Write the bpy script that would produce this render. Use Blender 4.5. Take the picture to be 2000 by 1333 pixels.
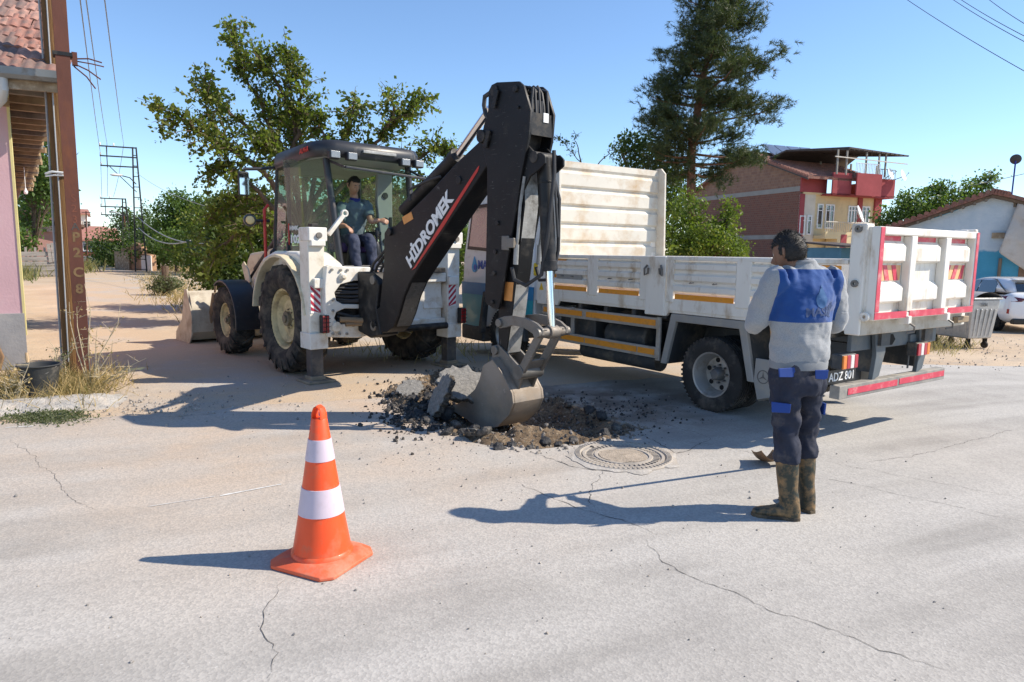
import bpy, bmesh, math, random
from mathutils import Vector, Matrix, Euler, noise
R = math.radians
scene = bpy.context.scene
COL = scene.collection
for o in list(bpy.data.objects): bpy.data.objects.remove(o)

# ------------------------------------------------------------------ camera
FPX, CX, CY, CAMH = 1333.0, 1000.0, 666.5, 1.62
PITCH, ROLL = R(7.4), math.atan(0.0135)
_F = Vector((0, math.cos(PITCH), -math.sin(PITCH)))
_R0 = Vector((1, 0, 0)); _U0 = _R0.cross(_F)
_RR = _R0*math.cos(ROLL) + _U0*math.sin(ROLL)
_UU = -_R0*math.sin(ROLL) + _U0*math.cos(ROLL)
cam_d = bpy.data.cameras.new('camera')
cam = bpy.data.objects.new('camera', cam_d); COL.objects.link(cam)
cam_d.sensor_width = 36; cam_d.lens = 36*FPX/2000
cam_d.clip_start = 0.05; cam_d.clip_end = 3000
m = Matrix.Identity(4)
for i in range(3):
    m[i][0] = _RR[i]; m[i][1] = _UU[i]; m[i][2] = -_F[i]
m[0][3], m[1][3], m[2][3] = 0, 0, CAMH
cam.matrix_world = m
scene.camera = cam
scene.render.resolution_x, scene.render.resolution_y = 1024, 682

# ------------------------------------------------------------------ sky, sun, exposure
SUN_DIR = Vector((1.13, 0.035, 1.0)).normalized()          # towards the sun
world = bpy.data.worlds.new('World'); scene.world = world; world.use_nodes = True
nt = world.node_tree; nt.nodes.clear()
sky = nt.nodes.new('ShaderNodeTexSky'); sky.sky_type = 'NISHITA'; sky.sun_disc = False
sky.sun_elevation = math.asin(SUN_DIR.z)
sky.sun_rotation = math.atan2(SUN_DIR.x, SUN_DIR.y)
sky.air_density = 1.0; sky.dust_density = 0.0; sky.ozone_density = 5.0; sky.altitude = 300
bg = nt.nodes.new('ShaderNodeBackground'); bg.inputs['Strength'].default_value = 0.15
wo = nt.nodes.new('ShaderNodeOutputWorld')
nt.links.new(sky.outputs[0], bg.inputs[0]); nt.links.new(bg.outputs[0], wo.inputs[0])
sun_d = bpy.data.lights.new('sun', 'SUN'); sun_d.energy = 5.0; sun_d.angle = R(0.5); sun_d.color = (1, 0.90, 0.76)
sun = bpy.data.objects.new('sun', sun_d); COL.objects.link(sun)
sun.rotation_euler = SUN_DIR.to_track_quat('Z', 'Y').to_euler()
sun.location = (20, 0, 20)
vs = scene.view_settings
vs.view_transform = 'Standard'; vs.look = 'None'; vs.exposure = 0.47; vs.gamma = 1.0
try: vs.use_curve_mapping = False
except Exception: pass
scene.render.engine = 'CYCLES'

# ------------------------------------------------------------------ placing helpers: where a sight line meets a real plane of the place
def ray(px, py): return _F + _RR*((px-CX)/FPX) - _UU*((py-CY)/FPX)
CAMP = Vector((0, 0, CAMH))
def gnd(px, py, z=0.0):
    d = ray(px, py); return CAMP + d*((z-CAMH)/d.z)
def aty(px, py, Y):
    d = ray(px, py); return CAMP + d*(Y/d.y)
def hit(px, py, P0, n):
    d = ray(px, py); return CAMP + d*((Vector(P0)-CAMP).dot(n)/d.dot(n))
class Frame:
    """local frame of a thing: x right, y forward, z up"""
    def __init__(s, o, ang):
        s.o = Vector(o); s.a = ang
        s.x = Vector((math.cos(ang), math.sin(ang), 0)); s.y = Vector((-math.sin(ang), math.cos(ang), 0))
    def loc(s, P):
        d = P-s.o; return Vector((d.dot(s.x), d.dot(s.y), d.z))
    def atx(s, px, py, x):
        p = s.loc(hit(px, py, s.o+s.x*x, s.x)); return p
    def aty(s, px, py, y):
        return s.loc(hit(px, py, s.o+s.y*y, s.y))
    def w(s, x, y, z): return s.o + s.x*x + s.y*y + Vector((0, 0, z))

# ------------------------------------------------------------------ materials
MATS = {}
def nd(t, typ, **kw):
    n = t.nodes.new(typ)
    for k, v in kw.items():
        if k in n.inputs: n.inputs[k].default_value = v
        else: setattr(n, k, v)
    return n
def mixc(t, fac, a, b, blend='MIX'):
    n = t.nodes.new('ShaderNodeMix'); n.data_type = 'RGBA'; n.blend_type = blend
    for sock, v in ((n.inputs[0], fac), (n.inputs[6], a), (n.inputs[7], b)):
        if isinstance(v, (int, float)): sock.default_value = v
        elif isinstance(v, (tuple, list)): sock.default_value = (*v[:3], 1)
        else: t.links.new(v, sock)
    return n.outputs[2]
def ramp(t, src, p0, p1, c0=(0, 0, 0), c1=(1, 1, 1)):
    n = t.nodes.new('ShaderNodeValToRGB'); e = n.color_ramp.elements
    e[0].position, e[1].position = p0, p1; e[0].color = (*c0, 1); e[1].color = (*c1, 1)
    t.links.new(src, n.inputs[0]); return n.outputs[0]
def newmat(name):
    mt = bpy.data.materials.new(name); mt.use_nodes = True
    t = mt.node_tree; b = t.nodes['Principled BSDF']; return mt, t, b
def coords(t, scale=(1, 1, 1), kind='Object'):
    tc = t.nodes.new('ShaderNodeTexCoord'); mp = t.nodes.new('ShaderNodeMapping')
    mp.inputs['Scale'].default_value = scale; t.links.new(tc.outputs[kind], mp.inputs[0]); return mp.outputs[0]
def noi(t, co, scale, detail=4, rough=.6):
    n = nd(t, 'ShaderNodeTexNoise', Scale=scale, Detail=detail, Roughness=rough); t.links.new(co, n.inputs['Vector']); return n.outputs['Fac']
def bump(t, b, h, strength, dist=.01, nrm=None):
    n = nd(t, 'ShaderNodeBump', Strength=strength, Distance=dist); t.links.new(h, n.inputs['Height'])
    if nrm is not None: t.links.new(nrm, n.inputs['Normal'])
    t.links.new(n.outputs[0], b.inputs['Normal']); return n.outputs[0]
def M(name, col, rough=.6, metal=0., var=.12, vs=3., dirt=None, damt=.5, ds=4., bmp=.15, bs=60., bd=.004, spec=.5, coat=0., scr=None, stretch=(1, 1, 1)):
    """painted / worn surface: base colour, mottling, dirt patches, scratches, fine relief"""
    if name in MATS: return MATS[name]
    mt, t, b = newmat(name); co = coords(t, stretch)
    n1 = noi(t, co, vs, 5)
    lo = tuple(c*(1-var) for c in col); hi = tuple(min(1, c*(1+var)) for c in col)
    c = mixc(t, ramp(t, n1, .3, .7), lo, hi)
    rsock = None
    if dirt:
        n2 = noi(t, co, ds, 8, .68)
        mask = ramp(t, n2, .62-.3*damt, .78-.12*damt)
        c = mixc(t, mask, c, dirt)
        rsock = mask
    if scr:
        n3 = noi(t, coords(t, (3, 3, 60)), 2.0, 6, .7)
        c = mixc(t, ramp(t, n3, .64, .68), c, scr)
        n4 = noi(t, coords(t, (50, 6, 3)), 1.6, 6, .7)
        c = mixc(t, ramp(t, n4, .66, .69), c, scr)
    t.links.new(c, b.inputs['Base Color'])
    b.inputs['Roughness'].default_value = rough; b.inputs['Metallic'].default_value = metal
    b.inputs['Specular IOR Level'].default_value = spec; b.inputs['Coat Weight'].default_value = coat
    if rsock is not None:
        mr = nd(t, 'ShaderNodeMapRange'); mr.inputs[3].default_value = rough; mr.inputs[4].default_value = min(1, rough+.4)
        t.links.new(rsock, mr.inputs[0]); t.links.new(mr.outputs[0], b.inputs['Roughness'])
    if bmp: bump(t, b, noi(t, co, bs, 4), bmp, bd)
    MATS[name] = mt; return mt
def glassmat(name, tint=(.75, .85, .8), alpha=.25, rough=.02):
    """window glass: mostly see-through, the rest a mirror-like tinted sheet"""
    if name in MATS: return MATS[name]
    mt, t, b = newmat(name)
    tr = nd(t, 'ShaderNodeBsdfTransparent'); tr.inputs[0].default_value = (*tint, 1)
    gl = nd(t, 'ShaderNodeBsdfGlossy', Roughness=rough)
    lw = nd(t, 'ShaderNodeLayerWeight'); pw = nd(t, 'ShaderNodeMath', operation='POWER'); pw.inputs[1].default_value = 4.0; t.links.new(lw.outputs['Facing'], pw.inputs[0])
    ad = nd(t, 'ShaderNodeMath', operation='MULTIPLY_ADD'); ad.inputs[1].default_value = .75; ad.inputs[2].default_value = .045; ad.use_clamp = True
    t.links.new(pw.outputs[0], ad.inputs[0])
    dif = nd(t, 'ShaderNodeBsdfDiffuse'); dif.inputs[0].default_value = (.35, .37, .30, 1)
    m1 = nd(t, 'ShaderNodeMixShader'); m1.inputs[0].default_value = alpha
    t.links.new(tr.outputs[0], m1.inputs[1]); t.links.new(dif.outputs[0], m1.inputs[2])
    m2 = nd(t, 'ShaderNodeMixShader'); t.links.new(ad.outputs[0], m2.inputs[0]); t.links.new(m1.outputs[0], m2.inputs[1]); t.links.new(gl.outputs[0], m2.inputs[2])
    t.links.new(m2.outputs[0], t.nodes['Material Output'].inputs[0])
    MATS[name] = mt; return mt
def leafmat(name, c0, c1, c2=None, trans=.35):
    if name in MATS: return MATS[name]
    mt, t, b = newmat(name)
    at = nd(t, 'ShaderNodeAttribute', attribute_name='tone'); 
    c = mixc(t, at.outputs['Fac'], c0, c1)
    if c2 is not None:
        c = mixc(t, ramp(t, at.outputs['Fac'], .80, .95), c, c2)
    tr = nd(t, 'ShaderNodeBsdfTranslucent'); t.links.new(mixc(t, .5, c, (.25, .4, .03)), tr.inputs[0])
    t.links.new(c, b.inputs['Base Color']); b.inputs['Roughness'].default_value = .5; b.inputs['Specular IOR Level'].default_value = .35
    ms = nd(t, 'ShaderNodeMixShader'); ms.inputs[0].default_value = trans
    t.links.new(b.outputs[0], ms.inputs[1]); t.links.new(tr.outputs[0], ms.inputs[2])
    t.links.new(ms.outputs[0], t.nodes['Material Output'].inputs[0])
    MATS[name] = mt; return mt

# ------------------------------------------------------------------ mesh helpers
def tag(o, label=None, cat=None, group=None, kind=None):
    if label: o['label'] = label
    if cat: o['category'] = cat
    if group: o['group'] = group
    if kind: o['kind'] = kind
    return o
def thing(name, label, cat, loc=(0, 0, 0), rz=0, group=None):
    o = bpy.data.objects.new(name, None); COL.objects.link(o); o.empty_display_size = .2
    o.location = loc; o.rotation_euler = (0, 0, rz); return tag(o, label, cat, group)
def link_mesh(name, me, mat, parent=None):
    o = bpy.data.objects.new(name, me); COL.objects.link(o)
    if mat is not None and not me.materials: me.materials.append(mat)
    if parent is not None: o.parent = parent
    return o
class MB:
    def __init__(s): s.v = []; s.f = []
    def add(s, vs, fs):
        k = len(s.v); s.v += [tuple(v) for v in vs]; s.f += [tuple(i+k for i in f) for f in fs]; return s
    def bx(s, x0, x1, y0, y1, z0, z1):
        v = [(x, y, z) for z in (z0, z1) for y in (y0, y1) for x in (x0, x1)]
        return s.add(v, [(0, 2, 3, 1), (4, 5, 7, 6), (0, 1, 5, 4), (2, 6, 7, 3), (0, 4, 6, 2), (1, 3, 7, 5)])
    def box(s, c, d, rot=None):
        c = Vector(c); hx, hy, hz = d[0]/2, d[1]/2, d[2]/2
        m = rot.to_matrix() if isinstance(rot, Euler) else (rot or Matrix.Identity(3))
        v = [c + m @ Vector((x, y, z)) for z in (-hz, hz) for y in (-hy, hy) for x in (-hx, hx)]
        return s.add(v, [(0, 2, 3, 1), (4, 5, 7, 6), (0, 1, 5, 4), (2, 6, 7, 3), (0, 4, 6, 2), (1, 3, 7, 5)])
    def bar(s, p0, p1, w, h, up=(0, 0, 1)):
        """rectangular bar from p0 to p1, w across, h along up"""
        p0, p1 = Vector(p0), Vector(p1); d = (p1-p0).normalized(); u = Vector(up); 
        if abs(d.dot(u)) > .99: u = Vector((0, 1, 0))
        a = d.cross(u).normalized(); u = a.cross(d)
        v = [p + a*(i*w/2) + u*(j*h/2) for p in (p0, p1) for j in (-1, 1) for i in (-1, 1)]
        return s.add(v, [(0, 2, 3, 1), (4, 5, 7, 6), (0, 1, 5, 4), (2, 6, 7, 3), (0, 4, 6, 2), (1, 3, 7, 5)])
    def tube(s, pts, r, n=8, caps=True):
        P = [Vector(p) for p in pts]; rs = r if isinstance(r, (list, tuple)) else [r]*len(P)
        k0 = len(s.v); nrm = None
        for i, p in enumerate(P):
            d = (P[min(i+1, len(P)-1)]-P[max(i-1, 0)]).normalized()
            if nrm is None:
                nrm = d.orthogonal().normalized()
            nrm = (nrm - d*nrm.dot(d)).normalized(); b = d.cross(nrm)
            for j in range(n):
                a = 2*math.pi*j/n; s.v.append(tuple(p + (nrm*math.cos(a)+b*math.sin(a))*rs[i]))
        for i in range(len(P)-1):
            for j in range(n):
                a, b_ = k0+i*n+j, k0+i*n+(j+1) % n; s.f.append((a, b_, b_+n, a+n))
        if caps:
            s.f.append(tuple(k0+j for j in range(n))[::-1]); s.f.append(tuple(k0+(len(P)-1)*n+j for j in range(n)))
        return s
    def cyl(s, p0, p1, r, n=16, r1=None): return s.tube([p0, p1], [r, r if r1 is None else r1], n)
    def prism(s, poly, o, u, w, n, d):
        o, u, w, n = Vector(o), Vector(u), Vector(w), Vector(n); k = len(poly)
        v = [o+u*a+w*b for a, b in poly] + [o+u*a+w*b+n*d for a, b in poly]
        fs = [tuple(range(k))[::-1], tuple(range(k, 2*k))] + [(i, (i+1) % k, (i+1) % k+k, i+k) for i in range(k)]
        return s.add(v, fs)
    def yz(s, poly, x0, x1): return s.prism(poly, (x0, 0, 0), (0, 1, 0), (0, 0, 1), (1, 0, 0), x1-x0)
    def xz(s, poly, y0, y1): return s.prism(poly, (0, y0, 0), (1, 0, 0), (0, 0, 1), (0, 1, 0), y1-y0)
    def xy(s, poly, z0, z1): return s.prism(poly, (0, 0, z0), (1, 0, 0), (0, 1, 0), (0, 0, 1), z1-z0)
    def lathe(s, prof, o=(0, 0, 0), ax=(0, 0, 1), n=32, closed=False):
        o, ax = Vector(o), Vector(ax).normalized(); a = ax.orthogonal().normalized(); b = ax.cross(a); k0 = len(s.v); m = len(prof)
        for j in range(n):
            t = 2*math.pi*j/n; e = a*math.cos(t)+b*math.sin(t)
            for r, hh in prof: s.v.append(tuple(o+e*r+ax*hh))
        for j in range(n):
            for i in range(m-1 if not closed else m):
                p = k0+j*m+i; q = k0+((j+1) % n)*m+i; i2 = (i+1) % m
                s.f.append((k0+j*m+i, k0+((j+1) % n)*m+i, k0+((j+1) % n)*m+i2, k0+j*m+i2))
        return s
    def grid(s, fn, nu, nv):
        k = len(s.v)
        for i in range(nu+1):
            for j in range(nv+1): s.v.append(tuple(fn(i/nu, j/nv)))
        for i in range(nu):
            for j in range(nv):
                a = k+i*(nv+1)+j; s.f.append((a, a+nv+1, a+nv+2, a+1))
        return s
    def loft(s, rings, caps=True, closed=True):
        k = len(s.v); n = len(rings[0])
        for r in rings: s.v += [tuple(p) for p in r]
        for i in range(len(rings)-1):
            for j in range(n if closed else n-1):
                a = k+i*n+j; b = k+i*n+(j+1) % n; s.f.append((a, b, b+n, a+n))
        if caps: s.f.append(tuple(range(k, k+n))[::-1]); s.f.append(tuple(range(k+(len(rings)-1)*n, k+len(rings)*n)))
        return s
    def mesh(s, name, smooth=True, ang=35, fixn=True):
        me = bpy.data.meshes.new(name); me.from_pydata(s.v, [], s.f); me.validate()
        if fixn:
            bm = bmesh.new(); bm.from_mesh(me); bmesh.ops.recalc_face_normals(bm, faces=bm.faces); bm.to_mesh(me); bm.free()
        if smooth:
            me.polygons.foreach_set('use_smooth', [True]*len(me.polygons)); me.set_sharp_from_angle(angle=R(ang))
        me.update(); return me
    def build(s, name, mat, parent=None, bevel=0, seg=2, smooth=True, ang=35, label=None, cat=None, group=None, kind=None, loc=None, rot=None, sub=0, fixn=True):
        o = link_mesh(name, s.mesh(name, smooth, ang, fixn), mat, parent)
        if sub:
            md = o.modifiers.new('s', 'SUBSURF'); md.levels = md.render_levels = sub
        if bevel:
            md = o.modifiers.new('b', 'BEVEL'); md.width = bevel; md.segments = seg; md.limit_method = 'ANGLE'; md.angle_limit = R(40); md.harden_normals = smooth
        if loc is not None: o.location = loc
        if rot is not None: o.rotation_euler = rot
        return tag(o, label, cat, group, kind)
def copy_tree(o, parent=None):
    c = o.copy(); COL.objects.link(c)
    if parent is not None: c.parent = parent
    for ch in [x for x in bpy.data.objects if x.parent == o]: copy_tree(ch, c)
    return c
def text_mesh(txt, size, depth=.002, bold=0.0, shear=0.0, align='CENTER', spacing=1.0):
    cu = bpy.data.curves.new('t', 'FONT'); cu.body = txt; cu.size = size; cu.extrude = depth; cu.offset = bold; cu.shear = shear
    cu.align_x = align; cu.space_character = spacing; cu.resolution_u = 3
    ob = bpy.data.objects.new('t', cu); COL.objects.link(ob)
    dg = bpy.context.evaluated_depsgraph_get(); dg.update()
    me = bpy.data.meshes.new_from_object(ob.evaluated_get(dg)); bpy.data.objects.remove(ob); 
    return me
def put_text(name, txt, size, o, u, w, mat, parent, **kw):
    """lettering whose baseline runs along u, with w up, at o (parent's space)"""
    me = text_mesh(txt, size, **kw); me.materials.clear()
    u, w = Vector(u).normalized(), Vector(w).normalized(); w = (w-u*w.dot(u)).normalized(); n = u.cross(w)
    mm = Matrix((u, w, n)).transposed().to_4x4(); mm.translation = Vector(o)
    me.transform(mm); return link_mesh(name, me, mat, parent)
rnd = random.Random(7)
def fbm(x, y, z=0, o=4): return noise.fractal((x, y, z), .6, 2.0, o)
# ================================================================== THE SETTING: ground, streets, pit
def ground_mat():
    mt, t, b = newmat('dry_dirt'); co = coords(t)
    a = noi(t, co, .35, 6); c = mixc(t, ramp(t, a, .3, .7), (.42, .31, .21), (.56, .45, .33))
    c = mixc(t, ramp(t, noi(t, co, 2.2, 7, .7), .5, .75), c, (.36, .31, .26))
    v = nd(t, 'ShaderNodeTexVoronoi', Scale=26.); t.links.new(co, v.inputs['Vector'])
    c = mixc(t, ramp(t, v.outputs['Distance'], .12, .2), (.3, .27, .24), c)
    t.links.new(c, b.inputs['Base Color']); b.inputs['Roughness'].default_value = .95; b.inputs['Specular IOR Level'].default_value = .15
    bump(t, b, noi(t, co, 14, 8, .7), .6, .03); return mt
def street_mat():
    mt, t, b = newmat('dusty_street'); co = coords(t)
    a = noi(t, co, .45, 5, .55)
    c = mixc(t, ramp(t, a, .50, .70), (.50, .385, .27), (.42, .40, .37))
    c = mixc(t, ramp(t, noi(t, co, 3, 8, .7), .55, .8), c, (.62, .50, .36))
    c = mixc(t, ramp(t, noi(t, co, 60, 3, .7), .56, .66), c, (.25, .23, .21))
    t.links.new(c, b.inputs['Base Color']); b.inputs['Roughness'].default_value = .95; b.inputs['Specular IOR Level'].default_value = .15
    bump(t, b, noi(t, co, 30, 8, .75), .5, .02); return mt
ROADA = math.atan2(.39, .92)
def road_mat():
    mt, t, b = newmat('worn_asphalt'); co = coords(t)
    rot = nd(t, 'ShaderNodeMapping'); rot.inputs['Rotation'].default_value = (0, 0, -ROADA); rot.inputs['Scale'].default_value = (.22, 1.6, 1); t.links.new(coords(t), rot.inputs[0])
    # mapping order is scale, rotate: rotate first with its own node
    r1 = nd(t, 'ShaderNodeMapping'); r1.inputs['Rotation'].default_value = (0, 0, -ROADA); t.links.new(coords(t), r1.inputs[0])
    r2 = nd(t, 'ShaderNodeMapping'); r2.inputs['Scale'].default_value = (.16, 1.5, 1); t.links.new(r1.outputs[0], r2.inputs[0])
    track = noi(t, r2.outputs[0], 1.3, 3, .5)
    c = mixc(t, ramp(t, track, .40, .58), (.320, .303, .278), (.46, .440, .408))
    c = mixc(t, ramp(t, noi(t, co, .9, 6, .65), .35, .7), c, (.475, .450, .410))
    # dust blown out of the dig and the side street
    vp = nd(t, 'ShaderNodeVectorMath', operation='DISTANCE'); t.links.new(co, vp.inputs[0]); vp.inputs[1].default_value = (-2.2, 6.5, 0)
    mr = nd(t, 'ShaderNodeMapRange'); mr.inputs[1].default_value = 4.2; mr.inputs[2].default_value = .6; t.links.new(vp.outputs['Value'], mr.inputs[0])
    mm = nd(t, 'ShaderNodeMath', operation='MULTIPLY'); t.links.new(mr.outputs[0], mm.inputs[0]); t.links.new(ramp(t, noi(t, co, .8, 6, .6), .3, .62), mm.inputs[1])
    c = mixc(t, mm.outputs[0], c, (.53, .405, .295))
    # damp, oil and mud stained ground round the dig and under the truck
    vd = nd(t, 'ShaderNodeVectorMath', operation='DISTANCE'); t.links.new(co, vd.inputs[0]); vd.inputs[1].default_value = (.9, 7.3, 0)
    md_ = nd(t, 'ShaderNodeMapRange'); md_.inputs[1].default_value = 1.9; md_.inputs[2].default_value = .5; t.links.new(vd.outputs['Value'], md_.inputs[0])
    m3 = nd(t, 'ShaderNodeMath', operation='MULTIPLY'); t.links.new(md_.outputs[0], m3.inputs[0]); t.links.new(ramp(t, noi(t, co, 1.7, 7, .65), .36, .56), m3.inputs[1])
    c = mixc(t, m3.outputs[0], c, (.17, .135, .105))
    # aggregate: pale and dark stones, pores
    v = nd(t, 'ShaderNodeTexVoronoi', Scale=85.); t.links.new(co, v.inputs['Vector'])
    c = mixc(t, ramp(t, v.outputs['Color'], .25, .75), mixc(t, .34, c, (.20, .19, .18)), c)
    pores = ramp(t, noi(t, co, 34, 7, .72), .60, .70)
    c = mixc(t, pores, c, mixc(t, .55, c, (.16, .15, .14)))
    c = mixc(t, ramp(t, noi(t, co, 55, 5, .7), .66, .7), c, (.62, .60, .57))
    t.links.new(c, b.inputs['Base Color']); b.inputs['Roughness'].default_value = .9; b.inputs['Specular IOR Level'].default_value = .2
    h = mixc(t, .5, noi(t, co, 34, 7, .72), v.outputs['Distance'])
    bump(t, b, h, .35, .006); return mt
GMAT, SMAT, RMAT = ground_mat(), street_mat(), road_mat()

PIT = [gnd(*p) for p in ((762, 772), (800, 752), (850, 728), (905, 720), (960, 735), (1040, 768), (1130, 792), (1248, 838), (1205, 856), (1130, 870), (1060, 878), (985, 872), (930, 862), (880, 846), (835, 826), (795, 800))]
def inpoly(x, y, P):
    c = False; n = len(P); j = n-1
    for i in range(n):
        if (P[i].y > y) != (P[j].y > y) and x < (P[j].x-P[i].x)*(y-P[i].y)/(P[j].y-P[i].y)+P[i].x: c = not c
        j = i
    return c
def segd(x, y, P):
    best = 9
    for i in range(len(P)):
        a, b = P[i].xy, P[(i+1) % len(P)].xy; p = Vector((x, y)); d = b-a
        t = max(0, min(1, (p-a).dot(d)/d.length_squared)); best = min(best, (p-a-d*t).length)
    return best
def lines(a, b, fine0, fine1, step, grow=1.6):
    L = []; x = fine0
    while x < fine1: L.append(x); x += step
    s = step
    while x < b: L.append(x); s *= grow; x += s
    L.append(b); s = step*grow; x = fine0-s
    while x > a: L.insert(0, x); s *= grow; x -= s
    L.insert(0, a); return L
def sheet(name, us, vs_, fn, keep, mat, skirt=0):
    bm = bmesh.new(); g = [[bm.verts.new(fn(u, v)) for v in vs_] for u in us]
    for i in range(len(us)-1):
        for j in range(len(vs_)-1):
            q = (g[i][j], g[i+1][j], g[i+1][j+1], g[i][j+1])
            cx_ = sum(w.co.x for w in q)/4; cy_ = sum(w.co.y for w in q)/4
            if keep(cx_, cy_): bm.faces.new(q)
    bmesh.ops.delete(bm, geom=[w for w in bm.verts if not w.link_faces], context='VERTS')
    if skirt:
        ed = [e for e in bm.edges if len(e.link_faces) == 1 and segd(*((e.verts[0].co+e.verts[1].co)/2).xy, PIT) < .25]
        r = bmesh.ops.extrude_edge_only(bm, edges=ed)
        for w in r['geom']:
            if isinstance(w, bmesh.types.BMVert): w.co.z -= skirt
    bmesh.ops.recalc_face_normals(bm, faces=bm.faces)
    me = bpy.data.meshes.new(name); bm.to_mesh(me); bm.free()
    me.polygons.foreach_set('use_smooth', [True]*len(me.polygons)); me.set_sharp_from_angle(angle=R(40))
    o = link_mesh(name, me, mat); o['kind'] = 'structure'; return o
def gz(x, y):
    if -2.5 < x < 2.5 and 4.6 < y < 9.8 and inpoly(x, y, PIT): return -.35*min(1, segd(x, y, PIT)/.12)
    return 0.0
def drop(x, y):
    t = max(0, min(1, (x*.92+y*.39-8)/6.5)); return -.3*t*t*(3-2*t)
gl = lines(-900, 900, -2.6, 2.6, .1, 1.16); gv = lines(-60, 1400, 4.6, 9.8, .1, 1.16)
def gfn(u, v):
    z = gz(u, v)
    if v > 6 and abs(u) < 200: z += 0
    return (u, v, z-.006+drop(u, v))
def keep_g(x, y): return True
ground = sheet('ground', gl, gv, gfn, keep_g, GMAT)

# side street: runs off to the far left
SSD = Vector((math.sin(R(-33.5)), math.cos(R(-33.5)), 0)); SSN = Vector((SSD.y, -SSD.x, 0))
SS0 = Vector((-1.4, 8.6, 0))
def keep_pit(x, y):
    if -2.5 < x < 2.5 and 4.6 < y < 9.8:
        return not inpoly(x+.05*fbm(x*6, y*6), y+.05*fbm(y*6, x*6, 3), PIT)
    return True
def ssfn(u, v):
    k = max(0., min(1., (u+2)/6)); half = 4.6-1.6*k + .25*noise.noise((u*.3, v*.2, 0)) if u < 60 else 3
    p = SS0 + SSD*u + SSN*(v*half - .2 - max(0, u-6)*.02); return (p.x, p.y, .0)
side_street = sheet('side_street', lines(-2.9, 75, -2.9, 2.4, .1, 1.25), lines(-1.0, 1.0, -.4, .9, .025, 1.3), ssfn, keep_pit, SMAT, skirt=.1)
RD = Vector((.92, .39, 0)).normalized(); RN = Vector((-RD.y, RD.x, 0))
def rfn(u, v):
    p = RD*u + RN*v
    if v > 7.2: p += RN*(.10*fbm(u*.8, 0)+.04*fbm(u*5, 2))
    return (p.x, p.y, .008+drop(p.x, p.y))
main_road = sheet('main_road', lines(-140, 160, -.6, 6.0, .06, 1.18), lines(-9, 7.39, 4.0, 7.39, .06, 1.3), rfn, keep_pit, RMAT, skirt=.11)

# cracks in the asphalt
CRM = M('crack_dark', (.07, .065, .06), .95, bmp=0)
def crack(pts, w=.009, seed=1):
    rr = random.Random(seed); P = [gnd(*p) for p in pts]; Q = []
    for a, b in zip(P, P[1:]):
        n = max(2, int((b-a).length/.035))
        for i in range(n): Q.append(a.lerp(b, i/n))
    Q.append(P[-1]); mb = MB(); vs_ = []; off = 0
    for i, q in enumerate(Q):
        d = (Q[min(i+1, len(Q)-1)]-Q[max(i-1, 0)]).normalized(); n = Vector((-d.y, d.x, 0)); off = off*.75+rr.uniform(-.016, .016)
        ww = .62*w*rr.uniform(.2, 1.0)*(0.25+.75*min(1, min(i, len(Q)-1-i)/6)); q = q+n*off
        vs_ += [q+n*ww*.5+Vector((0, 0, .0105)), q-n*ww*.5+Vector((0, 0, .0105))]
    mb.add(vs_, [(2*i, 2*i+1, 2*i+3, 2*i+2) for i in range(len(Q)-1)]); return mb.build('crack', CRM, main_road, smooth=False)
for i, (pts, w) in enumerate([
    (((1010, 942), (1060, 970), (1130, 998), (1210, 1020), (1278, 1050)), .010),
    (((1265, 1058), (1290, 1095), (1340, 1130), (1430, 1165), (1500, 1195), (1600, 1225), (1720, 1270), (1845, 1314)), .009),
    (((1176, 922), (1155, 955), (1152, 985), (1165, 1000)), .010),
    (((1320, 862), (1400, 872), (1480, 890), (1590, 935), (1700, 955), (1850, 990), (2000, 1022)), .007),
    (((1600, 900), (1750, 930), (1880, 955), (2000, 978)), .006),
    (((562, 1135), (530, 1180), (525, 1230), (542, 1280), (520, 1330)), .007),
    (((1040, 885), (1075, 898), (1120, 914), (1180, 922), (1240, 922)), .016),
    (((1245, 848), (1290, 872), (1320, 888), (1350, 880), (1390, 858)), .018),
    (((1390, 858), (1360, 848), (1310, 835), (1270, 822)), .012),
    (((1120, 880), (1140, 868), (1190, 864), (1240, 868)), .012),
    (((20, 860), (60, 890), (95, 920), (135, 960), (190, 1000)), .005),
    (((1690, 905), (1800, 890), (1900, 862), (2000, 838)), .008)]): crack(pts, w, i+3)
# faded paint strokes of the old edge line
PNT = M('faded_paint', (.62, .61, .58), .8, var=.1)
for a, b, w in (((430, 972), (550, 949), .03), ((290, 993), (420, 973), .014), ((10, 838), (65, 835), .04)):
    A, B_ = gnd(*a), gnd(*b); d = (B_-A).normalized(); n = Vector((-d.y, d.x, 0)); mb = MB(); k = 14; vs_ = []
    for i in range(k+1):
        p = A.lerp(B_, i/k)+Vector((0, 0, .0115)); q = w*(.25+.75*abs(noise.noise((i*.8, a[0], 0)))); vs_ += [p+n*q, p-n*q*.6]
    mb.add(vs_, [(2*i, 2*i+1, 2*i+3, 2*i+2) for i in range(k)]); mb.build('paint_stroke', PNT, main_road, smooth=False)

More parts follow.
